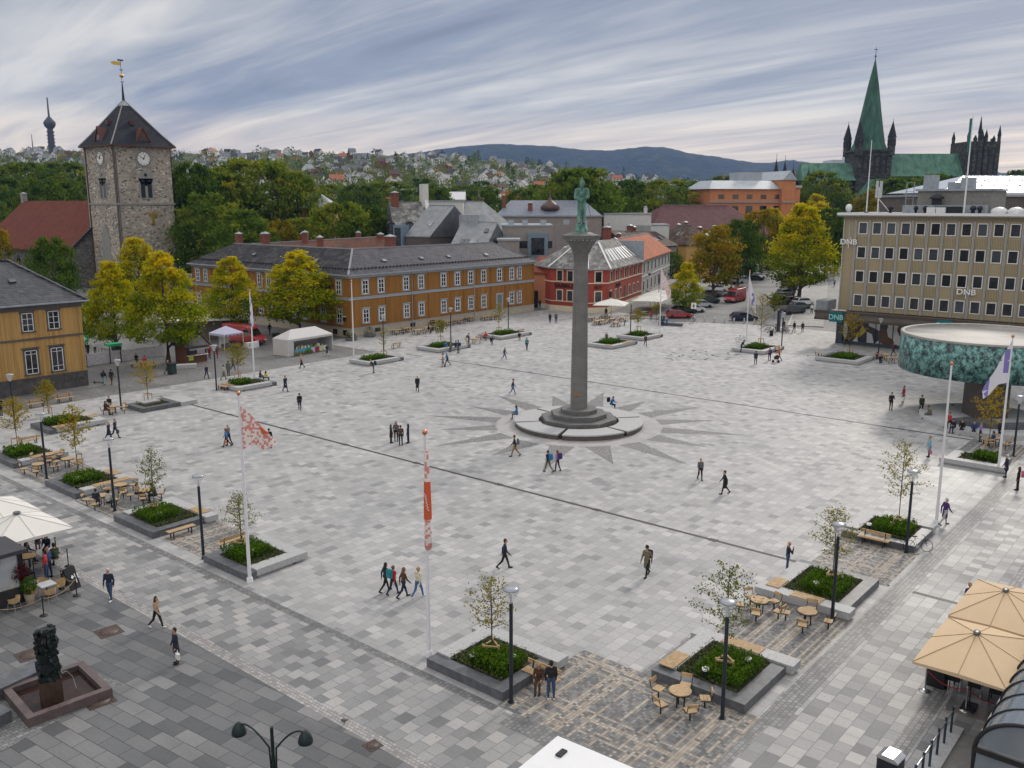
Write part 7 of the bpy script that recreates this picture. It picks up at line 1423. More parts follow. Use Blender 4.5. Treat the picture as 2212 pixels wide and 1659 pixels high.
tbn = tent('wide off white market tent selling colourful goods', (71.6, 99.0), R(4), 7.9, 3.0, 2.25, 3.35, mat('grey white nylon', (.58, .56, .55), .75, 0, .05), 2.2, ('left', 'back', 'right', 'frontleft'))
tt = thing('stall_table', 'long stall table with light blue cloth inside the wide market tent', 'table', (72.8, 99.2, 0), R(4)); MB().box(0, 0, .0, 5.2, .75, .8).build('cloth', mat('sky blue cloth', (.12, .42, .55), .8), tt)
for i in range(34):
 c_ = random.choice(((.75, .7, .6), (.6, .45, .05), (.05, .3, .12), (.5, .1, .08), (.7, .7, .7), (.25, .14, .07), (.05, .05, .06))); s_ = random.uniform(.12, .28)
 o = MB().lathe([(s_ * .5, 0), (s_ * .55, s_), (s_ * .2, s_ * 1.3), (.01, s_ * 1.35)], 7).build('jar', mat('goods %d%d%d' % tuple(int(q * 99) for q in c_), c_, .5), None, (72.95 + (i % 17) * .3, 99.35 + (i // 17) * .33 + (i % 17) * .021, .8)); tag(o, 'small jar or box of goods on the blue stall table', 'goods', 'goods on the blue stall table')
for i, c_ in enumerate(((.03, .25, .10), (.55, .56, .6), (.35, .04, .05), (.62, .55, .3), (.7, .65, .55))): tag(MB().box(-.3, -.03, 0, .3, .03, .7).build('hanging_cloth', mat('cloth %d' % i, c_, .8), None, (75.0 + i * .72, 99.02 + i * .05, .1), R(4)), ('green', 'pale grey', 'dark red', 'straw yellow', 'cream')[i] + ' printed cloth hanging from the blue stall table', 'cloth')
for i in range(6): P = sph(120) * rng.uniform(.4, 1, 120)[:, None] * .26 + [72.6 + i * .55, 98.7 + i * .04, .3]; tag(link('potted_flower', leaf_mesh('potted_flower', P, .11, rng.random(120), LF_AUT)), 'bunch of greenery on the ground before the blue stall', 'plant', 'flower pots before the blue stall')
tag(MB().box(0, 0, 0, 12, 5, 2.9).build('kiosk', M_DBROWN, None, (68, 124, 0), R(-30)), 'dark low market kiosk behind the lilac tent', 'kiosk'); k_ = bpy.data.objects['kiosk']; MB().box(-.6, -.8, 2.9, 12.6, 5.5, 3.15).build('roof', M_WHITE, k_)
MB().box(1, -.04, .9, 5, .0, 2.2).build('serving_hatch', M_BLACK, k_)
gx = MB().box(-.45, -.05, 0, .45, .05, .9).build('pharmacy_sign', mat('green sign', (.0, .36, .10), .4, 0, .03), None, at_depth(317, 590, 106), YAW); 
p = at_depth(317.5, 402 + 870, 1); px_ = (735 / 2.304) / 1.736, (880 + 930 / 2.304) / 1.736; p = at_depth(px_[0], px_[1], 111); gx.location = p; tag(gx, 'green sign with a white cross at the corner of the ochre house', 'sign'); MB().box(-.26, -.08, .37, .26, -.05, .53).box(-.08, -.085, .18, .08, -.051, .72).build('white_cross', M_SIGNW, gx); MB().bar((0, 0, 0), (0, 0, -p[2]), .06).build('post', M_DARK, gx)
sk = thing('stall', 'white draped bazaar stall with green awning under the lime trees', 'market stall', (47.5, 112.6, 0)); MB().box(0, 0, 0, 14, .1, 1.5).build('drape', mat('white drape', (.6, .58, .62), .8), sk); MB().box(6.2, -.8, 2.2, 7.9, .6, 2.5).box(-1, 0, 2.4, .4, 1.2, 2.6).build('awning', mat('bright green awning', (.03, .42, .18), .6), sk); MB().box(6.3, -.5, 0, 6.4, -.4, 2.2).box(7.7, -.5, 0, 7.8, -.4, 2.2).build('leg', M_DARK, sk)
rk = MB()
hoop = lambda b: b.tube([(0, -.35, 0), (0, -.35, .7), (0, -.22, .9), (0, .22, .9), (0, .35, .7), (0, .35, 0)], .03, 6)
hm_ = MB(); hoop(hm_); h0_ = hm_.build('bike_hoop', M_DARK); tag(h0_, None, 'bike rack'); HO = Proto(h0_)
for i in range(7): HO.put(at(368 / 3.95 / 1.736 + (300 + 0) / 1.736 + i * 5.9 - 50 + 42, 772 + i * .8 - 6), R(20), 'dark steel bicycle hoop near the white bazaar drape', 'bicycle hoops by the bazaar')
for i in range(5): HO.put(at(955 / 1 + 0 if 0 else 636 + i * 5.2 - 3, 728 - i * .3), R(20), 'dark steel bicycle hoop right of the red van', 'bicycle hoops by the red van')
for x, y, lab, sc in ((372, 808, 'beside the walker in black', 1), (255, 770, 'at the white bazaar drape', 1.1), (597, 738, 'left of the wide market tent', 1), (1430, 697, 'behind the seat slab at the parking street', .9), (1722, 669, 'on the pavement beside the parked cars', 1.0)):
 o = thing('waste_bin', 'dark green waste bin ' + lab, 'waste bin', at(x, y), random.uniform(0, .4)); MB().box(-.4, -.35, 0, .4, .35, 1.15 * sc).build('body', mat('dark green plastic', (.015, .035, .03), .5), o); MB().box(-.43, -.38, 1.15 * sc, .43, .38, 1.25 * sc).build('lid', M_BLACK, o)
for i, (x, y) in enumerate(((650, 738), (676, 742), (735, 735), (775, 727))):
 c = at(x + 24, y); o = thing('plant_tub', 'low round granite tub with shrubs at the ochre plinth', 'plant tub', c, 0, 'shrub tubs along the ochre plinth'); MB().lathe([(.8, 0), (1.0, .35), (.9, .36)], 14).build('tub', M_GRANITE_D, o); P = sph(260) * rng.uniform(.5, 1, 260)[:, None] * np.array([1.0, 1.0, .55 + .5 * (i == 3)]) + [0, 0, .65]; link('foliage', leaf_mesh('foliage', P, .2, rng.random(260) * (.3 if i == 3 else 1), LF_HEATH), o)
sc_ = thing('kick_scooter', 'green electric kick scooter parked at the ochre house corner', 'scooter', at(213, 828), R(-60)); MB().box(-.5, -.07, .10, .45, .07, .16).build('deck', M_BLACK, sc_); MB().tube([(.45, 0, .14), (.55, 0, .3), (.42, 0, 1.1)], .03, 6).build('stem', mat('lime lacquer', (.35, .55, .10), .4), sc_); MB().tube([(.42, -.24, 1.1), (.42, .24, 1.1)], .02, 6).build('handlebar', M_BLACK, sc_)
for x in (-.5, .58): MB().cone((x, -.03, .1), (x, .03, .1), .11, .11, 14).build('wheel', M_BLACK, sc_)
# ================================================================ VEHICLES
M_TYRE = mat('tyre rubber', (.014, .014, .015), .85); M_RIM = mat('alloy rim', (.4, .41, .42), .3, .8); M_HL = mat('headlight glass', (.7, .72, .75), .1); M_TL = mat('tail light', (.4, .01, .01), .25); M_PLATE = mat('number plate', (.6, .6, .6), .5)
def paint(name, c):
 k = ('paint', c)
 if k not in _mc:
  m, t, b = newmat(name); b.inputs['Base Color'].default_value = (*c, 1); b.inputs['Roughness'].default_value = .28; b.inputs['Coat Weight'].default_value = .6; b.inputs['Coat Roughness'].default_value = .08; _mc[k] = m
 return _mc[k]
def car_model(prof, glass, L, W_, wx, wr, name='car'):
 """side profile (x, z), swept across with tumblehome; glass: profile of the cabin glazing"""
 o = thing(name, None, 'car'); b = MB(); n = len(prof); zb = .92 * max(z for x, z in prof)
 ys = [(-.5, .93), (-.46, 1.0), (.46, 1.0), (.5, .93)]; zt = max(z for x, z in prof)
 V = []
 for f, k in ((-1, 0), (-1, 1), (1, 1), (1, 0)):
  for x, z in prof:
   tum = max(0, (z - .85) / (zt - .85 + 1e-6)) * .17; y = f * W_ / 2 * (1 - tum - (0.05 if k == 0 else 0)) if k == 0 else f * W_ / 2 * (1 - tum) * .93
   V.append((x * (1 if k else .985), f * W_ / 2 * (1 - tum) * (1.0 if k == 0 else .93), z - (.04 if k == 0 and z > zt - .25 else 0) + (0 if k else 0)))
 F = [(j * n + i, j * n + (i + 1) % n, (j + 1) * n + (i + 1) % n, (j + 1) * n + i) for j in range(3) for i in range(n)]; F += [tuple(range(n - 1, -1, -1)), tuple(range(3 * n, 4 * n))]
 b.add(V, F, False); b.build('body', M_WHITE, o)
 g = MB(); n2 = len(glass); cxg = sum(x for x, z in glass) / n2
 for s_ in (-1, 1):
  V = [(x, s_ * (W_ / 2 * (1 - max(0, (z - .85) / (zt - .85)) * .17) + .008), z) for x, z in glass]; g.add(V, [tuple(range(n2)) if s_ < 0 else tuple(range(n2 - 1, -1, -1))])
 fx, rx = [q for q in glass if q[0] == max(x for x, z in glass)][0], [q for q in glass if q[0] == min(x for x, z in glass)][0]; tf = [q for q in sorted(glass, key=lambda q: -q[1])][:2]; tfx, trx = max(tf), min(tf)
 for lo_, hi_, s_ in ((fx, tfx, 1), (rx, trx, -1)):
  dx = .05 * s_; yl, yh = W_ / 2 * .84, W_ / 2 * .74; V = [(lo_[0] + dx + .10 * s_, -yl, lo_[1]), (lo_[0] + dx + .10 * s_, yl, lo_[1]), (hi_[0] + dx + .06 * s_, yh, hi_[1] + .015), (hi_[0] + dx + .06 * s_, -yh, hi_[1] + .015)]; g.add(V, [(0, 1, 2, 3), (3, 2, 1, 0)])
 g.build('windows', M_GLASS, o)
 for x in (wx[0], wx[1]):
  for s_ in (-1, 1):
   w_ = MB().lathe([(wr * .55, -.10), (wr * .96, -.10), (wr, -.06), (wr, .06), (wr * .96, .10), (wr * .55, .10)], 20); w_.v = [(q[0], q[2], q[1]) for q in w_.v]; w_.f = [f[::-1] for f in w_.f]; wo = w_.build('wheel', M_TYRE, o, (x, s_ * (W_ / 2 - .10), wr)); MB().cone((0, -.085, 0), (0, .085, 0), wr * .6, wr * .6, 12).build('rim', M_RIM, wo)
 x1, x0 = max(x for x, z in prof), min(x for x, z in prof)
 for s_ in (-1, 1): MB().obox((x1 - .10, s_ * W_ * .36, .66), (.22, .36, .15)).build('headlight', M_HL, o); MB().obox((x0 + .05, s_ * W_ * .40, .85), (.14, .24, .26)).build('tail_light', M_TL, o)
 MB().box(x1 - .02, -.26, .36, x1 + .02, .26, .47).box(x0 - .02, -.26, .5, x0 + .02, .26, .61).build('number_plate', M_PLATE, o); MB().box(x0 + .25, -W_ / 2 * .94, .17, x1 - .25, W_ / 2 * .94, .30).build('sill', M_BLACK, o)
 return Proto(o)
EST = car_model([(-2.3, .32), (2.2, .30), (2.32, .55), (2.2, .72), (1.2, .95), (.35, 1.42), (-.3, 1.5), (-1.75, 1.46), (-2.2, .98), (-2.36, .8), (-2.34, .45)], [(1.05, .98), (.38, 1.36), (-1.7, 1.4), (-2.1, 1.0)], 4.7, 1.82, (1.42, -1.38), .33)
HAT = car_model([(-2.0, .32), (1.95, .30), (2.05, .55), (1.95, .75), (1.1, .98), (.4, 1.46), (-.3, 1.55), (-1.3, 1.5), (-1.85, 1.05), (-2.05, .85), (-2.02, .45)], [(1.0, 1.0), (.42, 1.4), (-1.25, 1.44), (-1.7, 1.08)], 4.1, 1.78, (1.28, -1.25), .32)
SUVM = car_model([(-2.2, .38), (2.15, .36), (2.28, .65), (2.15, .9), (1.15, 1.1), (.5, 1.6), (-.2, 1.7), (-1.7, 1.65), (-2.15, 1.1), (-2.25, .9), (-2.22, .5)], [(1.05, 1.12), (.52, 1.54), (-1.65, 1.58), (-2.0, 1.15)], 4.5, 1.86, (1.38, -1.35), .36)
VAN = car_model([(-2.9, .4), (2.85, .36), (2.98, .7), (2.8, 1.05), (2.1, 1.25), (1.55, 2.25), (1.2, 2.45), (-2.9, 2.5)], [(2.05, 1.3), (1.5, 2.1), (.9, 2.1), (.9, 1.3)], 5.9, 2.0, (2.0, -1.9), .36, 'van')
CARC = {'red': (.36, .015, .02), 'black': (.012, .013, .016), 'silver': (.42, .43, .45), 'white': (.72, .72, .73), 'navy': (.015, .025, .065), 'grey': (.13, .14, .15), 'dark green': (.02, .045, .04), 'burgundy': (.16, .012, .03)}
def car(model, x, y, rz, colour, label, cat=None, group=None, s=None):
 o = model.put(at(x, y, .006), rz, label, group, s)
 if cat: o['category'] = cat
 for c in o.children:
  if c.name.startswith('body'): setmat(c, 0, paint(colour + ' car paint', CARC[colour]))
 return o
SR, PK = ST, ST - R(62)      # along the street; angled bay with nose towards the lane
NEARC = [(EST, 1467, 687, R(-52), 'red', 'bright red estate car nearest the square'), (EST, 1478, 676, R(-55), 'black', 'black estate car behind the red one'), (HAT, 1500, 674, R(-50), 'white', 'small white hatchback behind the black estate'), (EST, 1492, 662, R(-55), 'silver', 'silver estate car in the second bay'), (HAT, 1517, 664, R(-50), 'silver', 'silver hatchback nosing into the lane'), (EST, 1512, 650, R(-55), 'black', 'black car under the big street tree'), (SUVM, 1530, 655, R(-50), 'dark green', 'dark green car beside the tree trunk'), (SUVM, 1535, 642, R(-50), 'grey', 'grey car facing the red van'), (EST, 1552, 640, R(-50), 'silver', 'silver car right across from the red van'), (SUVM, 1550, 630, R(-50), 'white', 'white estate car behind the silver one'), (SUVM, 1565, 624, R(-50), 'white', 'second white car under the trees'), (EST, 1572, 615, R(-50), 'navy', 'navy car by the grey box lorry'), (HAT, 1590, 612, R(-50), 'white', 'white hatchback by the grey box lorry')]
for m_, x, y, rz, c_, lab in NEARC: car(m_, x, y, rz, c_, lab + ' in the left parking row', None, 'cars parked in the left row')
car(EST, 1607, 692, R(-49), 'navy', 'navy estate car driving across behind the bollards'); vn = car(VAN, 1588, 652, R(184), 'red', 'tall red delivery van driving towards the square', 'van', None, 1.14)
for c in vn.children:
 if c.name.startswith('number'): setmat(c, 0, M_TEAL)
for i in range(15):
 p = street(PR, 92 + i * 8.2, kw - 7.8); p = tuple(p) + (.006,); c_ = random.choice(['black', 'grey', 'silver', 'black', 'burgundy', 'white', 'grey']); o = random.choice((EST, HAT, SUVM)).put(p, ST - R(70), c_ + ' car far down the left parking row', 'far cars in the left row')
 for q in o.children:
  if q.name.startswith('body'): setmat(q, 0, paint(c_ + ' car paint', CARC[c_]))
RC = [(SUVM, 1712, 678, R(-30), 'black', 'black estate car in the first right bay'), (EST, 1727, 668, R(-20), 'dark green', 'dark car beside the white estate'), (SUVM, 1735, 660, R(-25), 'white', 'white estate car in the right row'), (EST, 1717, 655, R(-25), 'navy', 'navy car with glowing red tail light')]
for m_, x, y, rz, c_, lab in RC: car(m_, x, y, rz, c_, lab + ' near the bicycles', None, 'cars parked in the right row')
for i in range(17):
 p = street(PR, 33 + i * 6.2, 3.2); c_ = random.choice(['black', 'white', 'silver', 'silver', 'black', 'white', 'grey', 'navy']); o = random.choice((EST, HAT, SUVM)).put(tuple(p) + (.006,), ST + R(-38), c_ + ' car in the long right parking row', 'far cars in the right row')
 for q in o.children:
  if q.name.startswith('body'): setmat(q, 0, paint(c_ + ' car paint', CARC[c_]))
lo_ = thing('box_lorry', 'grey canvas box lorry parked beyond the red van', 'lorry', at(1610, 600, .006), ST); MB().box(-3.5, -1.2, .9, 3, 1.2, 3.3).build('cargo_box', mat('grey canvas', (.26, .28, .27), .8), lo_); MB().box(3.05, -1.1, .5, 4.8, 1.1, 2.5).build('cab', M_WHITE, lo_)
for x in (-2.6, 3.8):
 for y in (-1.05, 1.05): MB().cone((x, y - .13, .45), (x, y + .13, .45), .45, .45, 16).build('wheel', M_TYRE, lo_)
v2 = car(VAN, 525, 745, R(-78), 'red', 'red market van parked behind the lilac tent', 'van'); v2.location = (74.4, 113.4, .01); b = MB()
for i in range(12): b.box(-1.9 + i * .21, -1.012, 1.35, -1.75 + i * .21, -.985, 1.52)
b.build('side_lettering', M_SIGNW, v2)
b0 = thing('bollard', None, 'bollard'); MB().lathe([(.13, 0), (.13, .85), (.12, .92), (.06, .96), (.01, .97)], 14).build('post', M_STEEL, b0); MB().lathe([(.135, .62), (.135, .7)], 14).build('ring', M_WHITE, b0); BO = Proto(b0)
for x, y in ((932, 822), (1017, 826), (1102, 829), (1190, 832), (1272, 837), (1360, 841), (1447, 846)): BO.put(at((2200 + x / 2.3042) / 1.736, (850 + y / 2.3042) / 1.736), 0, 'steel bollard in the line across the parking street', 'bollards across the parking street')
# bicycles
bk = thing('bicycle', None, 'bicycle')
for x in (-.52, .52):
 w_ = MB().tube([(x + .34 * math.cos(a), 0, .34 + .34 * math.sin(a)) for a in np.linspace(0, 2 * PI, 25)], .018, 5).build('wheel', M_TYRE, bk); b = MB()
 for k in range(8): a = k * PI / 4; b.bar((x, 0, .34), (x + .33 * math.cos(a), 0, .34 + .33 * math.sin(a)), .006)
 b.build('spokes', M_STEEL, w_)
MB().tube([(-.52, 0, .34), (-.05, 0, .30), (.38, 0, .72), (-.18, 0, .78), (-.05, 0, .30)], .018, 6).tube([(-.52, 0, .34), (-.18, 0, .74)], .012, 5).tube([(.52, 0, .34), (.36, 0, .90)], .018, 6).build('frame', M_BLACK, bk); MB().obox((-.2, 0, .90), (.25, .13, .06)).cone((-.18, 0, .76), (-.2, 0, .88), .015, .015, 6).build('saddle', M_BLACK, bk); MB().tube([(.30, -.26, .96), (.37, 0, .95), (.30, .26, .96)], .014, 6).build('handlebar', M_BLACK, bk); MB().cone((-.05, -.06, .3), (-.05, -.05, .3), .1, .1, 12).bar((-.05, -.08, .3), (.08, -.08, .2), .02).build('crank', M_STEEL, bk)
BK = Proto(bk)
c = at(1987, 1192); o = BK.put((c[0] - .05, c[1] + .1, 0), R(-55), 'black bicycle leaning against the lamp post and right hand planter'); o.rotation_euler = (R(-8), 0, R(-52))
for i in range(13):
 x, y = random.uniform(1642, 1705), random.uniform(710, 726); o = BK.put(at(x, y), random.uniform(0, 3), 'bicycle parked in the crowded stand at the parking street', 'bicycles in the crowded stand')
for x, y in ((1527, 0), (1542, 0)): BK.put(at(x, 693 + (x - 1527) * .1), R(20), 'bicycle behind the dark seat slab at the parking street', 'bicycles behind the seat slab') if 0 else BK.put(at(x - 45, 699), R(-30), 'bicycle behind the dark seat slab at the parking street', 'bicycles behind the seat slab')
BK.put(at(1601, 738), R(-40), 'black bicycle at the foot of the flagpole at the parking street')
ad = thing('advertising_pillar', 'tall slim dark information pillar among the parked bicycles', 'information pillar', at(1681, 716)); MB().box(-.35, -.15, 0, .35, .15, 3.4).build('body', mat('navy pillar', (.012, .02, .035), .3), ad); MB().box(-.3, -.17, 1.6, .3, -.151, 3.2).build('screen', M_GLASS, ad)
sg2 = thing('parking_sign', 'white square sign on a dark post above the red car', 'sign', at(1497, 700)); MB().cone((0, 0, 0), (0, 0, 3.6), .04, .04, 8).build('post', M_DARK, sg2); MB().box(-.42, -.03, 2.6, .42, .03, 3.6).build('panel', M_SIGNW, sg2, (0, 0, 0), YAW); MB().box(-.16, -.06, 2.85, -.08, -.031, 3.35).box(.04, -.06, 2.85, .12, -.031, 3.35).box(-.16, -.06, 3.05, .12, -.031, 3.13).build('printed_mark', M_BLACK, sg2, (0, 0, 0), YAW)
stn = MB().box(-.28, -.05, 0, .28, .05, .9).build('sandwich_board', M_BLACK, None, at(1666, 726), R(-40)); tag(stn, 'small black pavement board under the bicycle tree', 'sign')
stl = thing('stroller', 'black pushchair in front of the person in orange', 'stroller', at(1676, 783), R(205)); MB().prof_x([(-.25, .45), (.3, .45), (.42, .95), (.1, 1.0), (-.28, .7)], -.22, .22).build('seat_pod', M_BLACK, stl); MB().tube([(-.2, .5, .95), (-.2, .1, .55), (-.2, -.35, .15)], .018, 5).tube([(.2, .5, .95), (.2, .1, .55), (.2, -.35, .15)], .018, 5).tube([(-.2, .5, .95), (.2, .5, .95)], .018, 5).tube([(-.2, .3, .15), (-.2, -.1, .6)], .018, 5).tube([(.2, .3, .15), (.2, -.1, .6)], .018, 5).build('frame', M_STEEL, stl)
for x in (-.22, .22):
 for y in (-.35, .32): MB().cone((x - .025, y, .15), (x + .025, y, .15), .15, .15, 14).build('wheel', M_TYRE, stl)
for x, y, lab in ((1745, 770, 'on the paving left of the stage'), (2058, 878, 'on the stage platform rim'), (744, 1564, 'on the flagstones near the drain channel')):
 b = MB().lathe([(.005, -.16), (.07, -.08), (.075, 0), (.04, .10), (.03, .13), (.035, .16), (.01, .20)], 9); b.v = [(q[2], q[1], q[0] + .16 + (.07 * max(0, q[2] - .06) * 8)) for q in b.v]; b.bar((0, .02, .1), (.01, .02, 0), .01).bar((0, -.02, .1), (.01, -.02, 0), .01); tag(b.build('pigeon', mat('grey feathers', (.12, .12, .13), .7), None, at(x, y, .5 if 'stage platform' in lab else 0), random.uniform(0, 6)), 'grey pigeon standing ' + lab, 'pigeon')
# ================================================================ BIG TREES
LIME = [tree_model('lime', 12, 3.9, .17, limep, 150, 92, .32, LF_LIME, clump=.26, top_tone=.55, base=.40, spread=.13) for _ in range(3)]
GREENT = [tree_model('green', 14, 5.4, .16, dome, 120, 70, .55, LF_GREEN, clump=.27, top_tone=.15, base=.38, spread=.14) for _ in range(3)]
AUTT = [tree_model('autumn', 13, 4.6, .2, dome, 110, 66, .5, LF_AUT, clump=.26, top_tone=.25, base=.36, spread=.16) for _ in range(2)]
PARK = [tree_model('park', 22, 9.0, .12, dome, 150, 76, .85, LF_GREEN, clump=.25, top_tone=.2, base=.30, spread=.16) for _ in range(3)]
for k in LIME + GREENT + AUTT + PARK: k.name = 'tree'
_use = {}
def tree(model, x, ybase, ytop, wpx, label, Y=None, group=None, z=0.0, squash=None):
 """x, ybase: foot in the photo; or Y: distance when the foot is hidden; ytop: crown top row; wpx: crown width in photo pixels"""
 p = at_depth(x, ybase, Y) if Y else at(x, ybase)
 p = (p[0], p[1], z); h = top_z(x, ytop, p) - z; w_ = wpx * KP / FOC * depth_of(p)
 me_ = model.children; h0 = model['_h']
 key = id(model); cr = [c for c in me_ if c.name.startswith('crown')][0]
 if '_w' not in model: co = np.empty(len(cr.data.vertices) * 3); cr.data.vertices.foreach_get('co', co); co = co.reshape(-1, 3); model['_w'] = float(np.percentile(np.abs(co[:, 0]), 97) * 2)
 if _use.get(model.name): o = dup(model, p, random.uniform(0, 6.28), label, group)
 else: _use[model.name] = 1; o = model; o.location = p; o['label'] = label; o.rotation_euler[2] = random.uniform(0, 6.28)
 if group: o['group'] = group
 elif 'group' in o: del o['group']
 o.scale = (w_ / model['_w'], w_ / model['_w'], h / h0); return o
tree(LIME[0], 364, 783, 543, 138, 'big golden lime tree right behind the market hut')
tree(LIME[1], 252, 770, 562, 100, 'golden green lime tree left of the biggest lime')
tree(LIME[2], 506, 728, 553, 104, 'yellow lime tree before the left wing of the ochre building')
tree(LIME[0], 650, 727, 541, 142, 'bright yellow lime tree at the corner of the ochre building')
tree(LIME[1], 305, 690, 511, 106, 'darker lime tree in front of the church tower', 150)
tree(GREENT[1], 122, 690, 515, 96, 'green tree with a pointed top behind the light ochre house', 150); tree(GREENT[2], 186, 760, 640, 46, 'small green tree between the light ochre house and the limes', 128)
tree(AUTT[1], 2, 640, 492, 70, 'olive tree at the left edge above the ochre house roof', 150)
# street trees
tree(AUTT[0], 1540, 662, 486, 100, 'big olive green street tree beside the terrace house', 190); tree(LIME[2], 1480, 682, 566, 62, 'small yellow street tree by the parking sign')
tree(GREENT[0], 1592, 640, 476, 90, 'dark green street tree behind the olive one', 225); tree(AUTT[1], 1642, 615, 452, 92, 'brown orange street tree above the parked cars', 255); tree(AUTT[0], 1690, 590, 465, 70, 'far brown tree at the end of the street', 330)
tree(LIME[1], 1612, 600, 470, 60, 'yellow green tree before the orange museum', 280); tree(LIME[0], 1660, 585, 450, 90, 'yellowing tree right under the museum tower', 315)
tree(LIME[2], 1724, 655, 438, 126, 'tall yellow green street tree left of the office block'); tree(GREENT[1], 1780, 610, 452, 84, 'yellow green tree behind the office corner', 250); tree(AUTT[1], 1802, 600, 470, 60, 'golden tree squeezed against the office corner', 270); tree(LIME[0], 1765, 590, 436, 80, 'golden tree top between street and cathedral', 330)
tree(GREENT[0], 1452, 640, 545, 40, 'small green tree against the mustard house', 240)
# trees between the square and the hillside
for i, (m_, x, yt, w_, Y, lab) in enumerate((
 (PARK[0], 424, 352, 112, 240, 'yellowish park tree right of the church tower'), (PARK[1], 470, 372, 150, 250, 'dark park tree behind the yellowish one'), (PARK[2], 555, 345, 210, 262, 'largest dark green park tree with open branches'), (PARK[0], 645, 372, 120, 258, 'dark park tree at the right end of the park'), (PARK[1], 446, 420, 130, 222, 'low dark tree behind the ochre roof left end'), (PARK[2], 735, 438, 130, 205, 'broad dark maple behind the brick chimneys'), (PARK[0], 800, 444, 80, 210, 'dark maple left of the mansard house'), (AUTT[0], 607, 474, 70, 200, 'small golden brown tree above the terracotta roof'), (PARK[1], 520, 455, 130, 205, 'dark shrubby tree above the ochre roof ridge'), (GREENT[2], 660, 470, 110, 210, 'dark green tree above the middle chimneys'), (GREENT[1], 580, 500, 60, 195, 'low green shrub tree behind the first chimneys'),
 (PARK[1], 20, 385, 110, 330, 'dark tree mass left of the red church roof'), (PARK[0], 100, 384, 110, 290, 'round yellow green tree above the church roof'), (PARK[2], 150, 390, 90, 300, 'green tree touching the church tower left side'), (PARK[0], -20, 430, 80, 300, 'green yellow tree at the left edge above the church'), (PARK[2], 60, 352, 130, 380, 'distant dark tree below the skyline at far left'), (PARK[1], 150, 352, 120, 380, 'distant dark tree left of the tower shaft'), (PARK[0], 400, 395, 90, 320, 'deep green tree behind the tower right side'),
 (PARK[2], 1250, 364, 165, 262, 'large tree behind the bronze king'), (PARK[0], 1200, 395, 80, 300, 'yellow green tree left of the bronze king'), (PARK[1], 1310, 400, 90, 300, 'dark tree right of the bronze king'), (PARK[0], 1360, 388, 110, 340, 'green tree right of the statue group'), (PARK[1], 1440, 390, 130, 330, 'round dense tree above the burgundy roof'), (PARK[2], 1515, 392, 110, 360, 'dark green tree left of the orange museum'), (PARK[0], 1560, 380, 80, 420, 'dark tree behind the museum roof'), (GREENT[0], 1362, 428, 50, 280, 'slim conifer like tree beside the white block'),
 (PARK[1], 1768, 372, 110, 380, 'dark green tree before the cathedral choir'), (LIME[2], 1760, 418, 70, 360, 'yellow tree below the cathedral choir'), (PARK[2], 1930, 384, 120, 360, 'dark tree before the cathedral nave'), (AUTT[0], 1870, 410, 60, 330, 'golden tree before the cathedral transept'), (PARK[0], 2010, 376, 120, 370, 'olive tree before the nave roof'), (AUTT[1], 2060, 390, 70, 350, 'brownish tree right of the nave centre'), (AUTT[0], 1905, 424, 80, 300, 'golden shrub tree behind the roof antenna'), (PARK[2], 2185, 368, 60, 500, 'dark tree right of the west front'),
 (PARK[1], 870, 410, 90, 330, 'green tree behind the mansard roof'), (PARK[0], 780, 398, 100, 370, 'bright green tree cluster at the slope foot'), (PARK[2], 950, 405, 70, 350, 'green tree above the dark gable'), (PARK[1], 1060, 410, 80, 330, 'green tree left of the slate hall'), (PARK[0], 1130, 408, 90, 340, 'green tree above the slate hall'), (PARK[2], 840, 392, 120, 440, 'round tree group at the foot of the houses'), (PARK[1], 910, 386, 70, 470, 'dark columnar tree among the villas'), (PARK[0], 720, 398, 110, 400, 'green tree behind the largest park tree'), (PARK[2], 1005, 400, 80, 470, 'deep green tree beside the white cube'), (PARK[1], 1040, 392, 60, 480, 'dark purple beech like tree'), (PARK[0], 1160, 398, 80, 460, 'mixed green tree below the yellow villas'))):
 tree(m_, x, 500, yt, w_, lab, Y, None, max(0.0, float(hill_z(x, Y)) - .5) if Y > Y0 else 0.0)
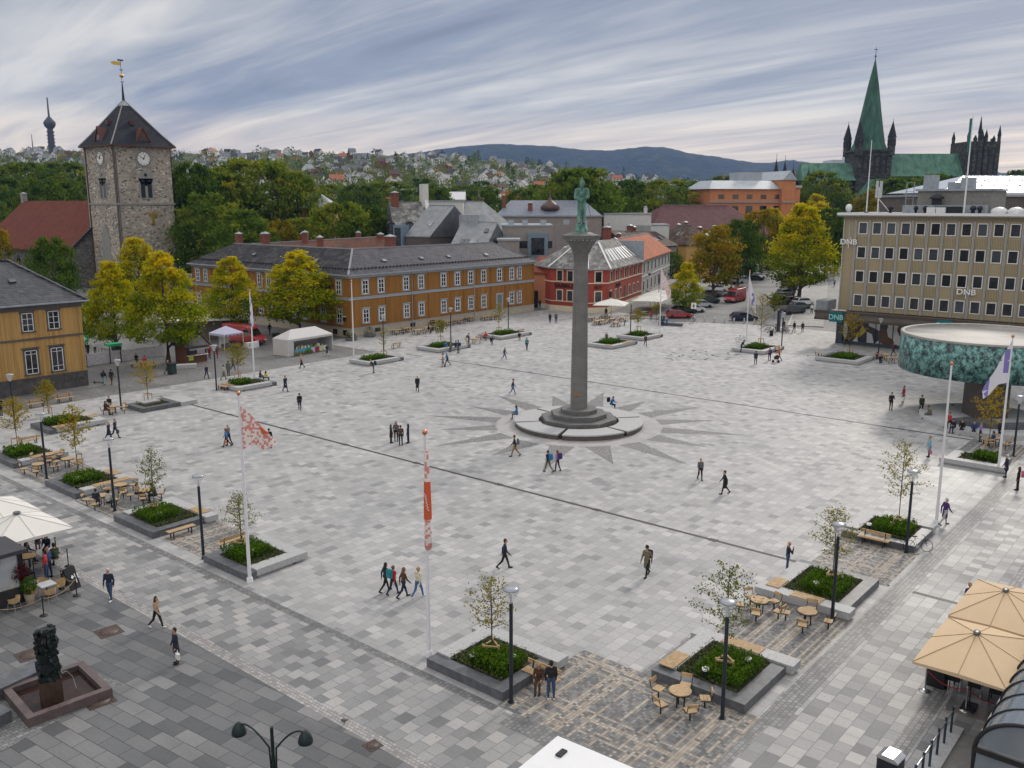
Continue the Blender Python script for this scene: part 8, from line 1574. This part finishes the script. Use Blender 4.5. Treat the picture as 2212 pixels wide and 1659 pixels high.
# ================================================================ PEOPLE (one continuous surface each)
def nets(F, org, h):
 ins = F < 0; nx, ny, nz = F.shape; cs = (nx - 1, ny - 1, nz - 1); cnt = np.zeros(cs, np.int8); acc = np.zeros(cs + (3,)); num = np.zeros(cs)
 for i in (0, 1):
  for j in (0, 1):
   for k in (0, 1): cnt += ins[i:nx - 1 + i, j:ny - 1 + j, k:nz - 1 + k]
 act = (cnt > 0) & (cnt < 8)
 for ax in range(3):
  o1, o2 = [a for a in range(3) if a != ax]
  for a in (0, 1):
   for b in (0, 1):
    s0, s1 = [0, 0, 0], [0, 0, 0]; s0[o1] = s1[o1] = a; s0[o2] = s1[o2] = b; s1[ax] = 1
    sl = lambda s: tuple(slice(s[d], F.shape[d] - 1 + s[d]) for d in range(3))
    A, B = F[sl(s0)], F[sl(s1)]; cr = act & ((A < 0) != (B < 0)); t = A[cr] / (A[cr] - B[cr])
    p = np.zeros((len(t), 3)); p[:, ax] = t; p[:, o1] = a; p[:, o2] = b; acc[cr] += p; num[cr] += 1
 idx = -np.ones(cs, int); ii = np.argwhere(act); idx[act] = np.arange(len(ii)); V = (ii + acc[act] / num[act][:, None]) * h + org; Q = []
 for ax in range(3):
  o1, o2 = (ax + 1) % 3, (ax + 2) % 3; A = np.take(ins, range(F.shape[ax] - 1), ax); B = np.take(ins, range(1, F.shape[ax]), ax); e = np.argwhere(A != B)
  e = e[(e[:, o1] > 0) & (e[:, o2] > 0) & (e[:, o1] < F.shape[o1] - 1) & (e[:, o2] < F.shape[o2] - 1)]; fl = A[tuple(e.T)]
  def g(d1, d2): q = e.copy(); q[:, o1] -= d1; q[:, o2] -= d2; return idx[tuple(q.T)]
  q = np.stack([g(1, 1), g(0, 1), g(0, 0), g(1, 0)], 1); q[~fl] = q[~fl][:, ::-1]; Q.append(q)
 return V, np.vstack(Q)
def solid(prims, h=.016, k=.03):
 """prims: (p0, p1, r0, r1, slot, squash) round cones melted together"""
 P = np.array([p for a in prims for p in (a[0], a[1])], float); rr = max(max(a[2], a[3]) for a in prims) + .08
 lo, hi = P.min(0) - rr, P.max(0) + rr; n = np.ceil((hi - lo) / h).astype(int) + 1; F = np.full(n, 1.0); D = np.full(n, 9.0); Lb = np.zeros(n, np.int8); ax = [lo[d] + np.arange(n[d]) * h for d in range(3)]
 for p0, p1, r0, r1, m, sq in prims:
  p0, p1, sq = np.array(p0, float), np.array(p1, float), np.array(sq or (1, 1, 1), float); R_ = max(r0, r1) * max(sq.max(), 1) + .09
  s = [slice(max(0, int((min(p0[d], p1[d]) - R_ - lo[d]) / h)), min(n[d], int((max(p0[d], p1[d]) + R_ - lo[d]) / h) + 2)) for d in range(3)]
  X = np.stack(np.meshgrid(*[ax[d][s[d]] for d in range(3)], indexing='ij'), -1); a, b = p0 / sq, p1 / sq; v = X / sq - a; ab = b - a; t = np.clip((v @ ab) / (ab @ ab + 1e-9), 0, 1)
  d_ = (np.linalg.norm(v - t[..., None] * ab, axis=-1) - (r0 + t * (r1 - r0))) * sq.min(); s = tuple(s); f = F[s]; q = np.maximum(k - np.abs(f - d_), 0) / k; F[s] = np.minimum(f, d_) - q * q * k / 4
  c = d_ < D[s]; D[s] = np.where(c, d_, D[s]); Lb[s] = np.where(c, m, Lb[s])
 V, Q = nets(F, lo, h); c = V[Q].mean(1); g = np.clip(np.round((c - lo) / h).astype(int), 0, np.array(n) - 1); return V, Q, Lb[tuple(g.T)]
def rotY(v, a): c, s = math.cos(a), math.sin(a); return np.array([c * v[0] + s * v[2], v[1], -s * v[0] + c * v[2]])
SK, TP, BT, SH, EY = range(5)
def figure(leg=((20, 5), (-18, 25)), arm=((-22, 8, 20), (20, 8, 25)), lean=4, sit=False, coat=0, skirt=0, head=0, spread=0):
 """leg: (thigh forward, knee bend); arm: (forward, out, elbow bend), left then right, degrees. Facing +X"""
 pr = []; fing = []; ph = .93
 for s, (a, kb) in zip((1, -1), leg):
  a, kb = R(a), R(kb); hp = np.array([0, .09 * s, ph]); sp_ = R(spread) * s; kn = hp + .44 * np.array([math.sin(a), math.sin(sp_), -math.cos(a)]); an = kn + .42 * np.array([math.sin(a - kb), 0, -math.cos(a - kb)])
  pr += [(hp, kn, .088, .062, BT, None), (kn, an, .060, .044, BT, None)]; fp = max(-.6, min(.5, (a - kb) * .8)); ft = rotY(np.array([.17, 0, -.035]), -fp if kb > .3 and a < .2 else 0); pr.append((an + [-.03, 0, -.03], an + ft, .045, .036, SH, None))
 up = lambda v: np.array([0, 0, ph]) + rotY(np.array(v, float) - [0, 0, ph], R(lean))
 pr += [(up((0, .05, .95)), up((0, -.05, .95)), .125, .125, BT, (.85, 1, 1)), (up((0, 0, 1.02)), up((.0, 0, 1.18)), .135, .14, TP, (.78, 1, 1)), (up((0, .06, 1.24)), up((0, -.06, 1.24)), .135, .135, TP, (.8, 1, 1)), (up((0, .14, 1.40)), up((0, -.14, 1.40)), .075, .075, TP, None), (up((0, 0, 1.42)), up((.01, 0, 1.54)), .058, .052, SK, None)]
 if coat: pr.append((up((0, 0, 1.12)), (0, 0, coat), .14, .19, TP, (.8, 1, 1)))
 if skirt: pr.append((up((0, 0, 1.0)), (0, 0, skirt), .13, .17, BT, (.85, 1, 1)))
 for s, (f, o, e) in zip((1, -1), arm):
  f, o, e = R(f), R(o), R(e); sh = np.array([0, .185 * s, 1.40]); el = sh + .29 * np.array([math.sin(f) * math.cos(o), s * math.sin(o), -math.cos(f) * math.cos(o)]); wr = el + .25 * np.array([math.sin(f + e), -s * .25 * max(0, math.sin(e)), -math.cos(f + e)])
  d = (wr - el) / np.linalg.norm(wr - el); hd = wr + d * .08; pr += [(up(sh), up(el), .060, .047, TP, None), (up(el), up(wr), .046, .036, TP, None), (up(wr + d * .01), up(hd), .030, .034, SK, None)]
  n = np.array([0, s, 0]) if abs(d[1]) < .9 else np.array([1, 0, 0]); bn = np.cross(d, n); bn /= np.linalg.norm(bn)
  for i, L in enumerate((.068, .078, .072, .056)): q = hd + d * .018 + bn * (i - 1.5) * .019; fing.append(([up(q), up(q + d * L * .55 - n * .006), up(q + d * L * .95 - n * .024)], [.0095, .009, .007]))
  q = wr + d * .03 - bn * .025; fing.append(([up(q), up(q + d * .03 - bn * .028), up(q + d * .065 - bn * .034 - n * .01)], [.011, .010, .008]))
 hc = lambda v: up(np.array([.015, 0, 1.62]) + rotY(np.array(v, float), R(head)))
 pr += [(hc((-.012, 0, .03)), hc((-.005, 0, .035)), .092, .092, SK, (1, .86, 1.08)), (hc((.03, 0, -.055)), hc((.05, 0, -.075)), .058, .04, SK, (1, .9, 1)), (hc((.092, 0, .02)), hc((.108, 0, -.012)), .010, .014, SK, None)] + [(hc((-.01, s * .086, .02)), hc((-.015, s * .088, -.01)), .014, .012, SK, None) for s in (1, -1)]
 V, Q, L = solid(pr); b = MB(); b.v = [tuple(v) for v in V]; b.f = [list(q) for q in Q]; b.m = [int(x) for x in L]; b.s = [True] * len(Q)
 b.mi = SK
 for pts, rs in fing: b.tube(pts, rs, 5)
 b.mi = EY
 for s in (1, -1): b.obox(hc((.079, s * .032, .024)), (.014, .022, .011))
 b.obox(hc((.093, 0, -.05)), (.01, .04, .008)); z0 = min(v[2] for v in b.v); dz = 0 if sit else -z0
 if sit: dz = -(ph - .08 - .0) + .47 + .0
 b.v = [(x, y, z + dz) for x, y, z in b.v]; hl = lambda v: hc(v) + np.array([0, 0, dz]); return b, hl
FIGS, HAIRS = {}, {}
POSES = dict(walk=dict(), walk2=dict(leg=((-16, 28), (22, 8)), arm=((20, 9, 30), (-20, 9, 15)), lean=3), walk3=dict(leg=((12, 8), (-10, 16)), arm=((-8, 9, 12), (10, 9, 20)), lean=2), stand=dict(leg=((2, 2), (-2, 2)), arm=((2, 9, 12), (0, 9, 14)), lean=0, spread=3), phone=dict(leg=((2, 2), (-2, 2)), arm=((20, 8, 95), (0, 9, 15)), lean=1, head=18), call=dict(leg=((4, 3), (-3, 2)), arm=((5, 9, 15), (35, 25, 135)), lean=2, head=6), coatwalk=dict(leg=((18, 6), (-16, 22)), lean=4, coat=.62), coatstand=dict(leg=((2, 2), (-2, 2)), arm=((4, 10, 18), (6, 10, 25)), lean=2, coat=.66), skirtwalk=dict(leg=((16, 6), (-14, 22)), lean=3, skirt=.55), push=dict(leg=((16, 6), (-14, 22)), arm=((28, 8, 55), (28, 8, 55)), lean=8), lean=dict(leg=((4, 4), (-6, 6)), arm=((35, 10, 60), (35, 10, 60)), lean=28, head=15), sit=dict(leg=((86, 84), (82, 78)), arm=((25, 8, 60), (25, 8, 60)), lean=8, sit=True), sit2=dict(leg=((84, 95), (88, 70)), arm=((35, 12, 85), (10, 10, 40)), lean=20, sit=True, head=12))
def hair_mesh(pose, st):
 if (pose, st) in HAIRS: return HAIRS[pose, st]
 hc = FIGS[pose][1]; pr = [(hc((-.03, 0, .05)), hc((-.03, 0, .055)), .098, .098, 0, (1, .92, 1.02)), (hc((-.055, 0, -.01)), hc((-.05, 0, -.04)), .07, .06, 0, None)]
 if st == 'long': pr += [(hc((-.07, 0, -.03)), hc((-.10, 0, -.20)), .075, .065, 0, (.8, 1.1, 1))] + [(hc((-.02, s * .07, .0)), hc((-.03, s * .08, -.14)), .035, .03, 0, None) for s in (1, -1)]
 if st == 'bun': pr += [(hc((-.12, 0, .07)), hc((-.13, 0, .07)), .05, .05, 0, None)]
 if st == 'hat': pr += [(hc((-.02, 0, .06)), hc((-.02, 0, .09)), .104, .095, 0, (1, .92, 1))]
 V, Q, _ = solid(pr, .016, .02); b = MB(); b.v = [tuple(v) for v in V]; b.f = [list(q) for q in Q]; b.m = [0] * len(Q); b.s = [True] * len(Q); HAIRS[pose, st] = b.mesh('hair', M_BLACK); return HAIRS[pose, st]
PAL = dict(k=(.012, .012, .014), black=(.012, .012, .014), navy=(.014, .02, .045), blue=(.02, .06, .17), bright=(.02, .17, .42), teal=(.02, .22, .24), grey=(.11, .115, .12), pale=(.42, .41, .38), white=(.7, .7, .68), cream=(.60, .55, .42), beige=(.36, .25, .15), brown=(.085, .045, .025), red=(.45, .03, .04), crimson=(.30, .015, .05), pink=(.5, .12, .2), purple=(.06, .03, .14), lilac=(.33, .22, .42), green=(.05, .075, .035), dkgreen=(.025, .04, .03), yellow=(.62, .50, .03), mustard=(.26, .16, .045), orange=(.5, .11, .03), burgundy=(.12, .02, .03), jeans=(.035, .07, .15), paleblue=(.22, .40, .45), denim=(.05, .14, .28), khaki=(.14, .13, .08))
HAIRC = dict(b=(.03, .018, .010), k=(.01, .009, .008), y=(.40, .26, .11), w=(.55, .54, .51), g=(.2, .19, .18), r=(.18, .07, .03))
cl_ = lambda c: mat('cloth ' + c, PAL[c], .85, 0, .12, 9); skin = mat('skin', (.50, .27, .18), .6, 0, .06, 6); hm = lambda c: mat('hair ' + c, HAIRC[c], .7, 0, .2, 20)
def person(x, y, pose, face, hair, top, bot, label, shoe='black', z=0.0, s=1.0, pos=None, group=None):
 if pose not in FIGS: b, hl = figure(**POSES[pose]); FIGS[pose] = (None, hl); FIGS[pose] = (b.mesh('person', [skin, M_WHITE, M_WHITE, M_BLACK, M_BLACK]), hl)
 o = link('person', FIGS[pose][0], None, pos or at(x, y, z), face); o.scale = (s, s, s); tag(o, 'person ' + label, 'person', group)
 setmat(o, 1, cl_(top)); setmat(o, 2, cl_(bot)); setmat(o, 3, cl_(shoe))
 st, c = hair.split('-')
 if st != 'bald': h = link('hair', hair_mesh(pose, st), o); setmat(h, 0, cl_(c) if st == 'hat' else hm(c))
 return o
bp = MB(); bp.box(-.10, -.15, -.22, .08, .15, .20).box(-.15, -.11, -.18, -.10, .11, .05).box(-.06, -.12, .20, .06, .12, .24); bag_m = bp.mesh('backpack', M_BLACK); hb = MB().box(-.06, -.15, -.26, .06, .15, 0).tube([(0, -.10, 0), (0, 0, .16), (0, .10, 0)], .012, 5); hbag = hb.mesh('bag', M_BLACK)
def carry(o, kind, c, label, off=None):
 off = off or ((-.235, 0, 1.24) if kind == 'backpack' else (.05, .30, .62)); f = o.rotation_euler[2]; p = o.location
 b = link(kind, bag_m if kind == 'backpack' else hbag, None, (p[0] + off[0] * math.cos(f) - off[1] * math.sin(f), p[1] + off[0] * math.sin(f) + off[1] * math.cos(f), p[2] + off[2]), f); setmat(b, 0, cl_(c)); tag(b, label, 'bag')
A_, L_, T_, R_ = AWAY, LEFT, TOWARD, RIGHT; AR, AL, TR, TL_ = R(-5), R(85), R(-95), R(175); SEAT = .03
PEOPLE = """833 1278 walk AR long-b navy black leftmost of four walking friends, with long brown hair and navy jacket
850 1284 walk2 AR bun-r red navy of the four friends in a red jacket with teal backpack|backpack teal
872 1291 walk AR long-r brown navy of the four friends in a brown jacket over a white hem
904 1291 walk2 AR bun-y cream denim rightmost of the four friends in cream sweater and wide blue jeans
1090 1228 walk R_ short-b navy black striding right alone in navy jacket, past the front middle
1397 1245 coatwalk TL_ hat-k khaki black in a hooded grey green coat near the front right|backpack black
1700 1234 call R_ bald-k navy jeans bald in navy jacket phoning behind the right planter seat
1565 1067 coatwalk L_ short-k black black in a long black coat right of the star paving
1512 1037 walk3 T_ bun-y grey black in grey top and black leggings right of the star
1184 1020 walk AL short-b black khaki in black shirt with bright blue backpack, of the pair by the monument|backpack bright
1204 1018 walk3 AL long-r lilac navy in lilac top with dark backpack, of the pair by the monument|backpack purple
1112 986 walk L_ short-k navy mustard in mustard trousers walking past the monument|backpack grey
845 957 coatstand R_ long-b black black leftmost of four people chatting in a circle
856 953 stand T_ long-k grey black in striped top at the back of the chatting circle
866 962 stand A_ short-b brown navy in brown jacket with back turned in the chatting circle
882 957 stand L_ long-b navy navy rightmost of the chatting circle, gesturing
490 965 walk L_ long-r bright black in bright blue top with orange brown bag left of the checked flag|bag orange
495 962 walk3 L_ bald-k grey black in grey jacket behind the blue top walker by the checked flag
583 968 stand A_ short-k black navy in black and navy half behind the checked flag
648 886 walk A_ short-b black navy walking away with dark backpack between the drain and planters|backpack black
617 846 coatwalk TR short-b navy navy in a navy coat left centre of the square
652 795 skirtwalk L_ short-y beige black in beige top and dark skirt before the wide market tent
807 806 lean TL_ short-y navy grey bending over with dark backpack before the flagpole planter|backpack navy
902 846 coatwalk T_ short-w black grey white haired in dark coat and grey trousers alone in the square
1108 853 walk R_ short-b brown denim striding in brown jacket and blue jeans left of the column
1090 777 walk R_ short-w green jeans white haired in olive jacket towards the column
957 793 walk3 L_ short-b beige grey in pinkish beige beside the bright blue jacket
966 790 walk L_ short-w bright navy white haired in bright blue jacket walking left
990 763 stand AL short-k bright khaki in blue with black backpack standing before the seated row|backpack black
1013 745 stand R_ short-k navy black in navy standing between the round tables|backpack black
1138 756 walk3 A_ short-b teal navy in teal jacket walking away near the door planter
1188 698 coatstand T_ long-k navy black in dark navy coat left of the column shaft
1201 698 stand T_ short-g grey black in grey jacket left of the column shaft
1166 666 walk3 A_ short-k black navy in black by the passage house gateway
1310 743 walk3 TL_ short-g grey black in dark grey just right of the column
1394 748 walk T_ long-r brown black in brown jacket before the red cafe planter
1349 703 stand L_ short-y white black in white shirt and black apron serving at the red cafe
1309 685 stand A_ short-k black grey in black standing under the white parasols
1406 692 stand A_ short-k red grey in red jacket left of the parking street
1601 761 lean R_ hat-k black black in dark clothes leaning over the bicycle planter
1632 787 stand A_ hat-navy navy navy in navy cap and jacket before the bicycle planter
1662 779 stand A_ long-y pink navy in pink jacket with blue backpack near the stroller|backpack blue
1683 780 push L_ short-r orange brown in orange red pushing the black stroller
1715 718 walk3 T_ short-k navy black left of two walking side by side near the bicycles
1733 718 walk T_ short-k dkgreen black right of two walking side by side near the bicycles
1753 678 push A_ short-w white black in white shirt pushing a walker on the right pavement
1802 620 walk3 A_ short-b bright navy in blue far up the right pavement
1692 714 stand T_ short-k black brown in black among the parked bicycles
1785 688 walk3 A_ short-k black black in black under the office canopy end
1829 745 walk L_ short-k black black in black passing the office shop window
1929 768 walk L_ long-k burgundy navy in burgundy walking between shop and pavilion|backpack black
1924 886 phone T_ short-k black black looking at a phone left of the stage
1951 869 coatstand L_ short-b crimson white in a crimson coat with a white bag|bag white
1989 893 walk3 T_ hat-blue dkgreen black in blue cap and dark green jacket before the stage
2006 987 coatstand L_ short-r paleblue black in a pale blue coat below the stage|bag pink
2039 1134 coatwalk R_ short-w purple pale grey haired in purple navy coat at the bare right flagpole
2172 1031 coatstand L_ short-w navy black white haired in navy beside the pavilion side planter
2197 1059 stand AL long-k black black in black with a pink backpack at the right edge|backpack pink
2116 954 stand R_ short-g lilac black in lilac sweater reading at the pavilion side tables
2158 948 stand L_ short-k navy black in dark clothes behind the pavilion side tables
2089 1330 stand T_ short-y purple black blonde in purple half hidden by the tan parasol
239 1297 walk3 T_ short-w navy jeans white haired in navy jacket and white shoes by the left cafe
340 1356 walk R_ long-b beige black in beige sweater striding right in white shoes
383 1433 coatstand TL_ short-k navy brown in navy coat and brown trousers nearest the front left|bag white
1190 1511 stand A_ short-k black jeans in black jacket and blue jeans before the bench on the tartan setts
236 950 coatwalk R_ bun-y navy black blonde in navy coat of the pair left of the front flag
250 946 walk R_ short-g navy navy tall in navy with a brown bag of the same pair|bag brown
226 832 walk3 A_ long-b black paleblue in black with pale jeans beside the scooter|backpack navy
242 831 walk3 A_ short-k navy brown in navy jacket and brown trousers near the scooter
363 808 walk R_ short-y black black in black walking past the lime tree seat
447 818 walk TR short-k navy navy in navy with a white bag before the market hut|bag white
484 820 skirtwalk R_ bun-b pale khaki in pale top with a grey bag near the market hut|bag grey
494 812 coatstand A_ short-k grey black in long grey coat beside the hut tree
504 803 walk R_ short-k navy jeans in blue jeans behind the yellow planter tree
191 768 coatstand A_ short-k black black in black at the bazaar corner of the ochre house
206 765 stand A_ short-k white black in white jacket beside the bicycle hoops
246 768 stand T_ short-k black black in black next to the bazaar waste bin
453 773 coatstand A_ short-k red black in red and black right of the market hut
470 773 walk3 A_ short-k grey red in grey with red trousers between hut and lilac tent
441 732 stand T_ bald-k black black dark dressed behind the market hut roof
583 722 walk A_ short-k navy black in navy at the waste bin behind the tents
707 769 coatwalk AL bun-y navy pale in navy dress leaving the wide market tent
702 750 stand A_ short-k black black in black buying at the wide market tent
3 898 coatstand A_ short-k black navy in black cut by the left picture edge
102 1254 stand L_ short-k red jeans in bright red jacket standing at the left cafe
108 1248 stand L_ bald-k blue navy balding in blue jacket behind the red jacket
1430 703 sit T_ short-b blue navy in dark blue sitting left on the dark seat slab
1440 703 sit T_ short-y bright grey in light blue sitting right on the dark seat slab
963 757 sit2 T_ short-k bright grey in bright blue sitting first in the seated row
974 760 sit T_ short-k grey navy in dark grey sitting in the seated row
984 757 sit TR short-k navy brown in navy and brown sitting last in the seated row
1049 737 sit A_ short-k red grey in red sitting at a round table
1062 744 sit2 T_ short-k navy black in navy sitting on the door planter corner
1122 735 sit T_ short-k navy brown in navy sitting on the front of the door planter
562 824 sit AR long-r navy navy in navy sitting on the planter rim beside a yellow top
574 825 sit AR long-b yellow grey in a yellow top sitting on the planter rim
1165 1490 sit T_ long-y brown brown blonde in brown coat sitting on the tartan setts bench
925 718 sit R_ short-k black black left of two in black at a picnic table
936 720 sit L_ short-k black black right of two in black at a picnic table
1892 784 sit R_ short-k burgundy navy in burgundy sitting by the office planter
1901 786 sit2 T_ short-k black navy in black with pale shoes sitting by the office planter
228 896 sit R_ long-b black burgundy at the round table near the basin, in black and plum
238 884 sit T_ short-g black black grey haired at the round table near the basin
209 1098 sit A_ short-b navy navy in navy leaning back at the lower striped setts
236 1102 sit A_ short-k pale black in pale sweater at the lower striped setts
296 1080 sit R_ long-b beige black in beige at the table behind the left tree
337 1086 sit2 L_ short-k black black in black at the table behind the left tree
122 1226 sit AL short-b green black in olive green seated under the front parasol
104 1198 sit T_ long-b navy black brown haired in navy at the left cafe
84 1192 sit AL short-b burgundy grey in burgundy jacket at the left cafe
58 1216 sit R_ long-k black black in black under the front white parasol
295 785 sit A_ short-k black black in black on the bench under the limes
312 792 sit2 A_ short-r red beige in red scarf on the bench behind the basin tree
2146 965 sit AL short-k blue navy in blue sitting at the pavilion side table"""
ENV = dict(A_=A_, L_=L_, T_=T_, R_=R_, AR=AR, AL=AL, TR=TR, TL_=TL_)
WHITE_SHOES = ('denim', 'jeans')
for ln in PEOPLE.split('\n'):
 ln, *bag = ln.split('|'); x, y, pose, fc, hr, tp_, bt_, lab = ln.split(' ', 7); low = pose.startswith('sit')
 o = person(float(x), float(y), pose, ENV[fc] + random.uniform(-.25, .25), hr, tp_, bt_, lab, 'white' if bt_ in WHITE_SHOES or 'white shoes' in lab or 'pale shoes' in lab else 'black', 0, random.uniform(.96, 1.05) * (.96 if hr.split('-')[0] in ('long', 'bun') else 1.0))
 if bag: k_, c_ = bag[0].split(); carry(o, k_, c_, c_ + ' ' + k_ + (' on the back of the person ' if k_ == 'backpack' else ' in the hand of the person ') + ' '.join(lab.split()[:7]), None)
for px, py, z, pose, f, hr, tp_, bt_, lab in ((1117, 906, .06, 'sit', L_, 'long-b', 'bright', 'grey', 'in blue jacket sitting on the monument ring bench, left side'), (1320, 884, .06, 'sit2', TR, 'short-b', 'bright', 'navy', 'in blue with black backpack crouching on the ring bench, right side')):
 o = person(px, py, pose, f, hr, tp_, bt_, lab, 'black', z)
 if 'backpack' in lab: carry(o, 'backpack', 'black', 'black backpack of the person crouching on the monument ring', (-.33, 0, .92))
for a, r_, f, pose, hr, tp_, bt_, lab in ((160, 5.2, 160, 'sit', 'short-k', 'red', 'black', 'in red with raised hands on the stage rim'), (172, 6.8, 172, 'sit2', 'short-b', 'navy', 'navy', 'in navy sitting at the end of the curved stage bench'), (178, 6.8, 185, 'sit', 'short-k', 'black', 'black', 'in black beside a suitcase on the stage bench'), (186, 6.8, 190, 'sit', 'short-b', 'blue', 'navy', 'in blue sitting third on the curved stage bench'), (128, 5.0, 128, 'sit2', 'bun-b', 'khaki', 'grey', 'in grey green sitting alone on the back rim of the stage')):
 person(0, 0, pose, R(f), hr, tp_, bt_, lab, pos=(pc[0] + sx_ + r_ * math.cos(R(a)), pc[1] + sy_ + r_ * math.sin(R(a)), .06 if r_ < 6 else 0))
sc0 = at(2008, 905); tag(MB().box(-.2, -.12, .06, .2, .12, .7).tube([(-.15, -.1, .7), (-.15, -.1, 1.0), (.15, -.1, 1.0), (.15, -.1, .7)], .012, 5).build('suitcase', M_BLACK, None, sc0, R(20)), 'black wheeled suitcase at the end of the stage bench', 'suitcase')
# ---------------- bronze king on the column
G_ = 0
pr = [((0, .13, .02), (0, .14, .95), .10, .12, G_, None), ((.10, -.12, .02), (.04, -.12, .95), .10, .12, G_, None), ((.02, .14, .0), (.2, .16, .0), .07, .06, G_, None), ((.12, -.12, 0), (.3, -.14, 0), .07, .06, G_, None), ((0, 0, .75), (0, 0, 1.45), .27, .24, G_, (.75, 1, 1)), ((0, .1, 1.45), (0, -.1, 1.45), .2, .2, G_, (.8, 1, 1)), ((0, .1, 1.7), (0, -.1, 1.7), .2, .2, G_, (.8, 1, 1)), ((0, .22, 1.88), (0, -.22, 1.88), .13, .13, G_, None), ((0, .3, 1.85), (.02, .36, 1.5), .12, .10, G_, None), ((.02, .36, 1.5), (.24, .12, 1.38), .09, .075, G_, None), ((0, -.3, 1.85), (.02, -.37, 1.45), .12, .10, G_, None), ((.02, -.37, 1.45), (.26, -.08, 1.32), .09, .075, G_, None), ((.27, .02, 1.2), (.27, .02, 1.5), .06, .05, G_, None), ((.27, .02, 1.6), (.27, .02, 1.62), .13, .13, G_, None), ((0, 0, 1.95), (.02, 0, 2.1), .09, .09, G_, None), ((.03, 0, 2.2), (.03, 0, 2.26), .15, .15, G_, None), ((.02, 0, 2.28), (.0, 0, 2.60), .165, .03, G_, None), ((.1, 0, 2.08), (.1, 0, 2.14), .09, .1, G_, None), ((-.14, 0, 1.75), (-.2, -.02, .6), .17, .2, G_, (.5, 1, 1)), ((-.1, .38, 1.0), (-.25, .52, .35), .035, .02, G_, None), ((.0, -.2, .15), (-.1, -.22, .5), .09, .05, G_, None)]
V, Q, _ = solid(pr, .024, .05); b = MB(); b.v = [tuple(v) for v in V]; b.f = [list(q) for q in Q]; b.m = [0] * len(Q); b.s = [True] * len(Q)
M_PAT = verdigris('green bronze patina', (.03, .055, .048), (.09, .21, .17), (.20, .40, .33), (2, 2, .5), 1.6)
stt = b.build('bronze_king', M_PAT, None, (CC[0], CC[1], 18.38), R(212)); stt.scale = (1.5, 1.5, 1.5); tag(stt, 'green bronze king statue with pointed helmet standing on the column capital', 'statue')
MB().lathe([(.60, 17.53), (.60, 17.9), (.52, 17.92), (.52, 18.28), (.01, 18.3)], 10).build('statue_base', M_PAT, mon)
# ================================================================ HAZE
hz = MB(); hc = offset((0, 0), 3300, 0)
hz.obox((0, 0, 0), (7400, 7400, 480)); ho = hz.build('haze', None or [])
ho.location = (hc[0], hc[1], 480 / 2 - 1.5); ho.rotation_euler = (0, 0, YAW)
hm = bpy.data.materials.new('haze'); hm.use_nodes = True; t = hm.node_tree; t.nodes.clear()
out = node(t, 'ShaderNodeOutputMaterial'); pvn = node(t, 'ShaderNodeVolumePrincipled')
pvn.inputs['Color'].default_value = (0.24, 0.45, 1.0, 1); pvn.inputs['Density'].default_value = 0.00007; pvn.inputs['Anisotropy'].default_value = 0.1
lk(t, pvn.outputs[0], out.inputs['Volume']); ho.data.materials.append(hm); tag(ho, 'thin blue haze over the far hills', 'haze', None, 'stuff')
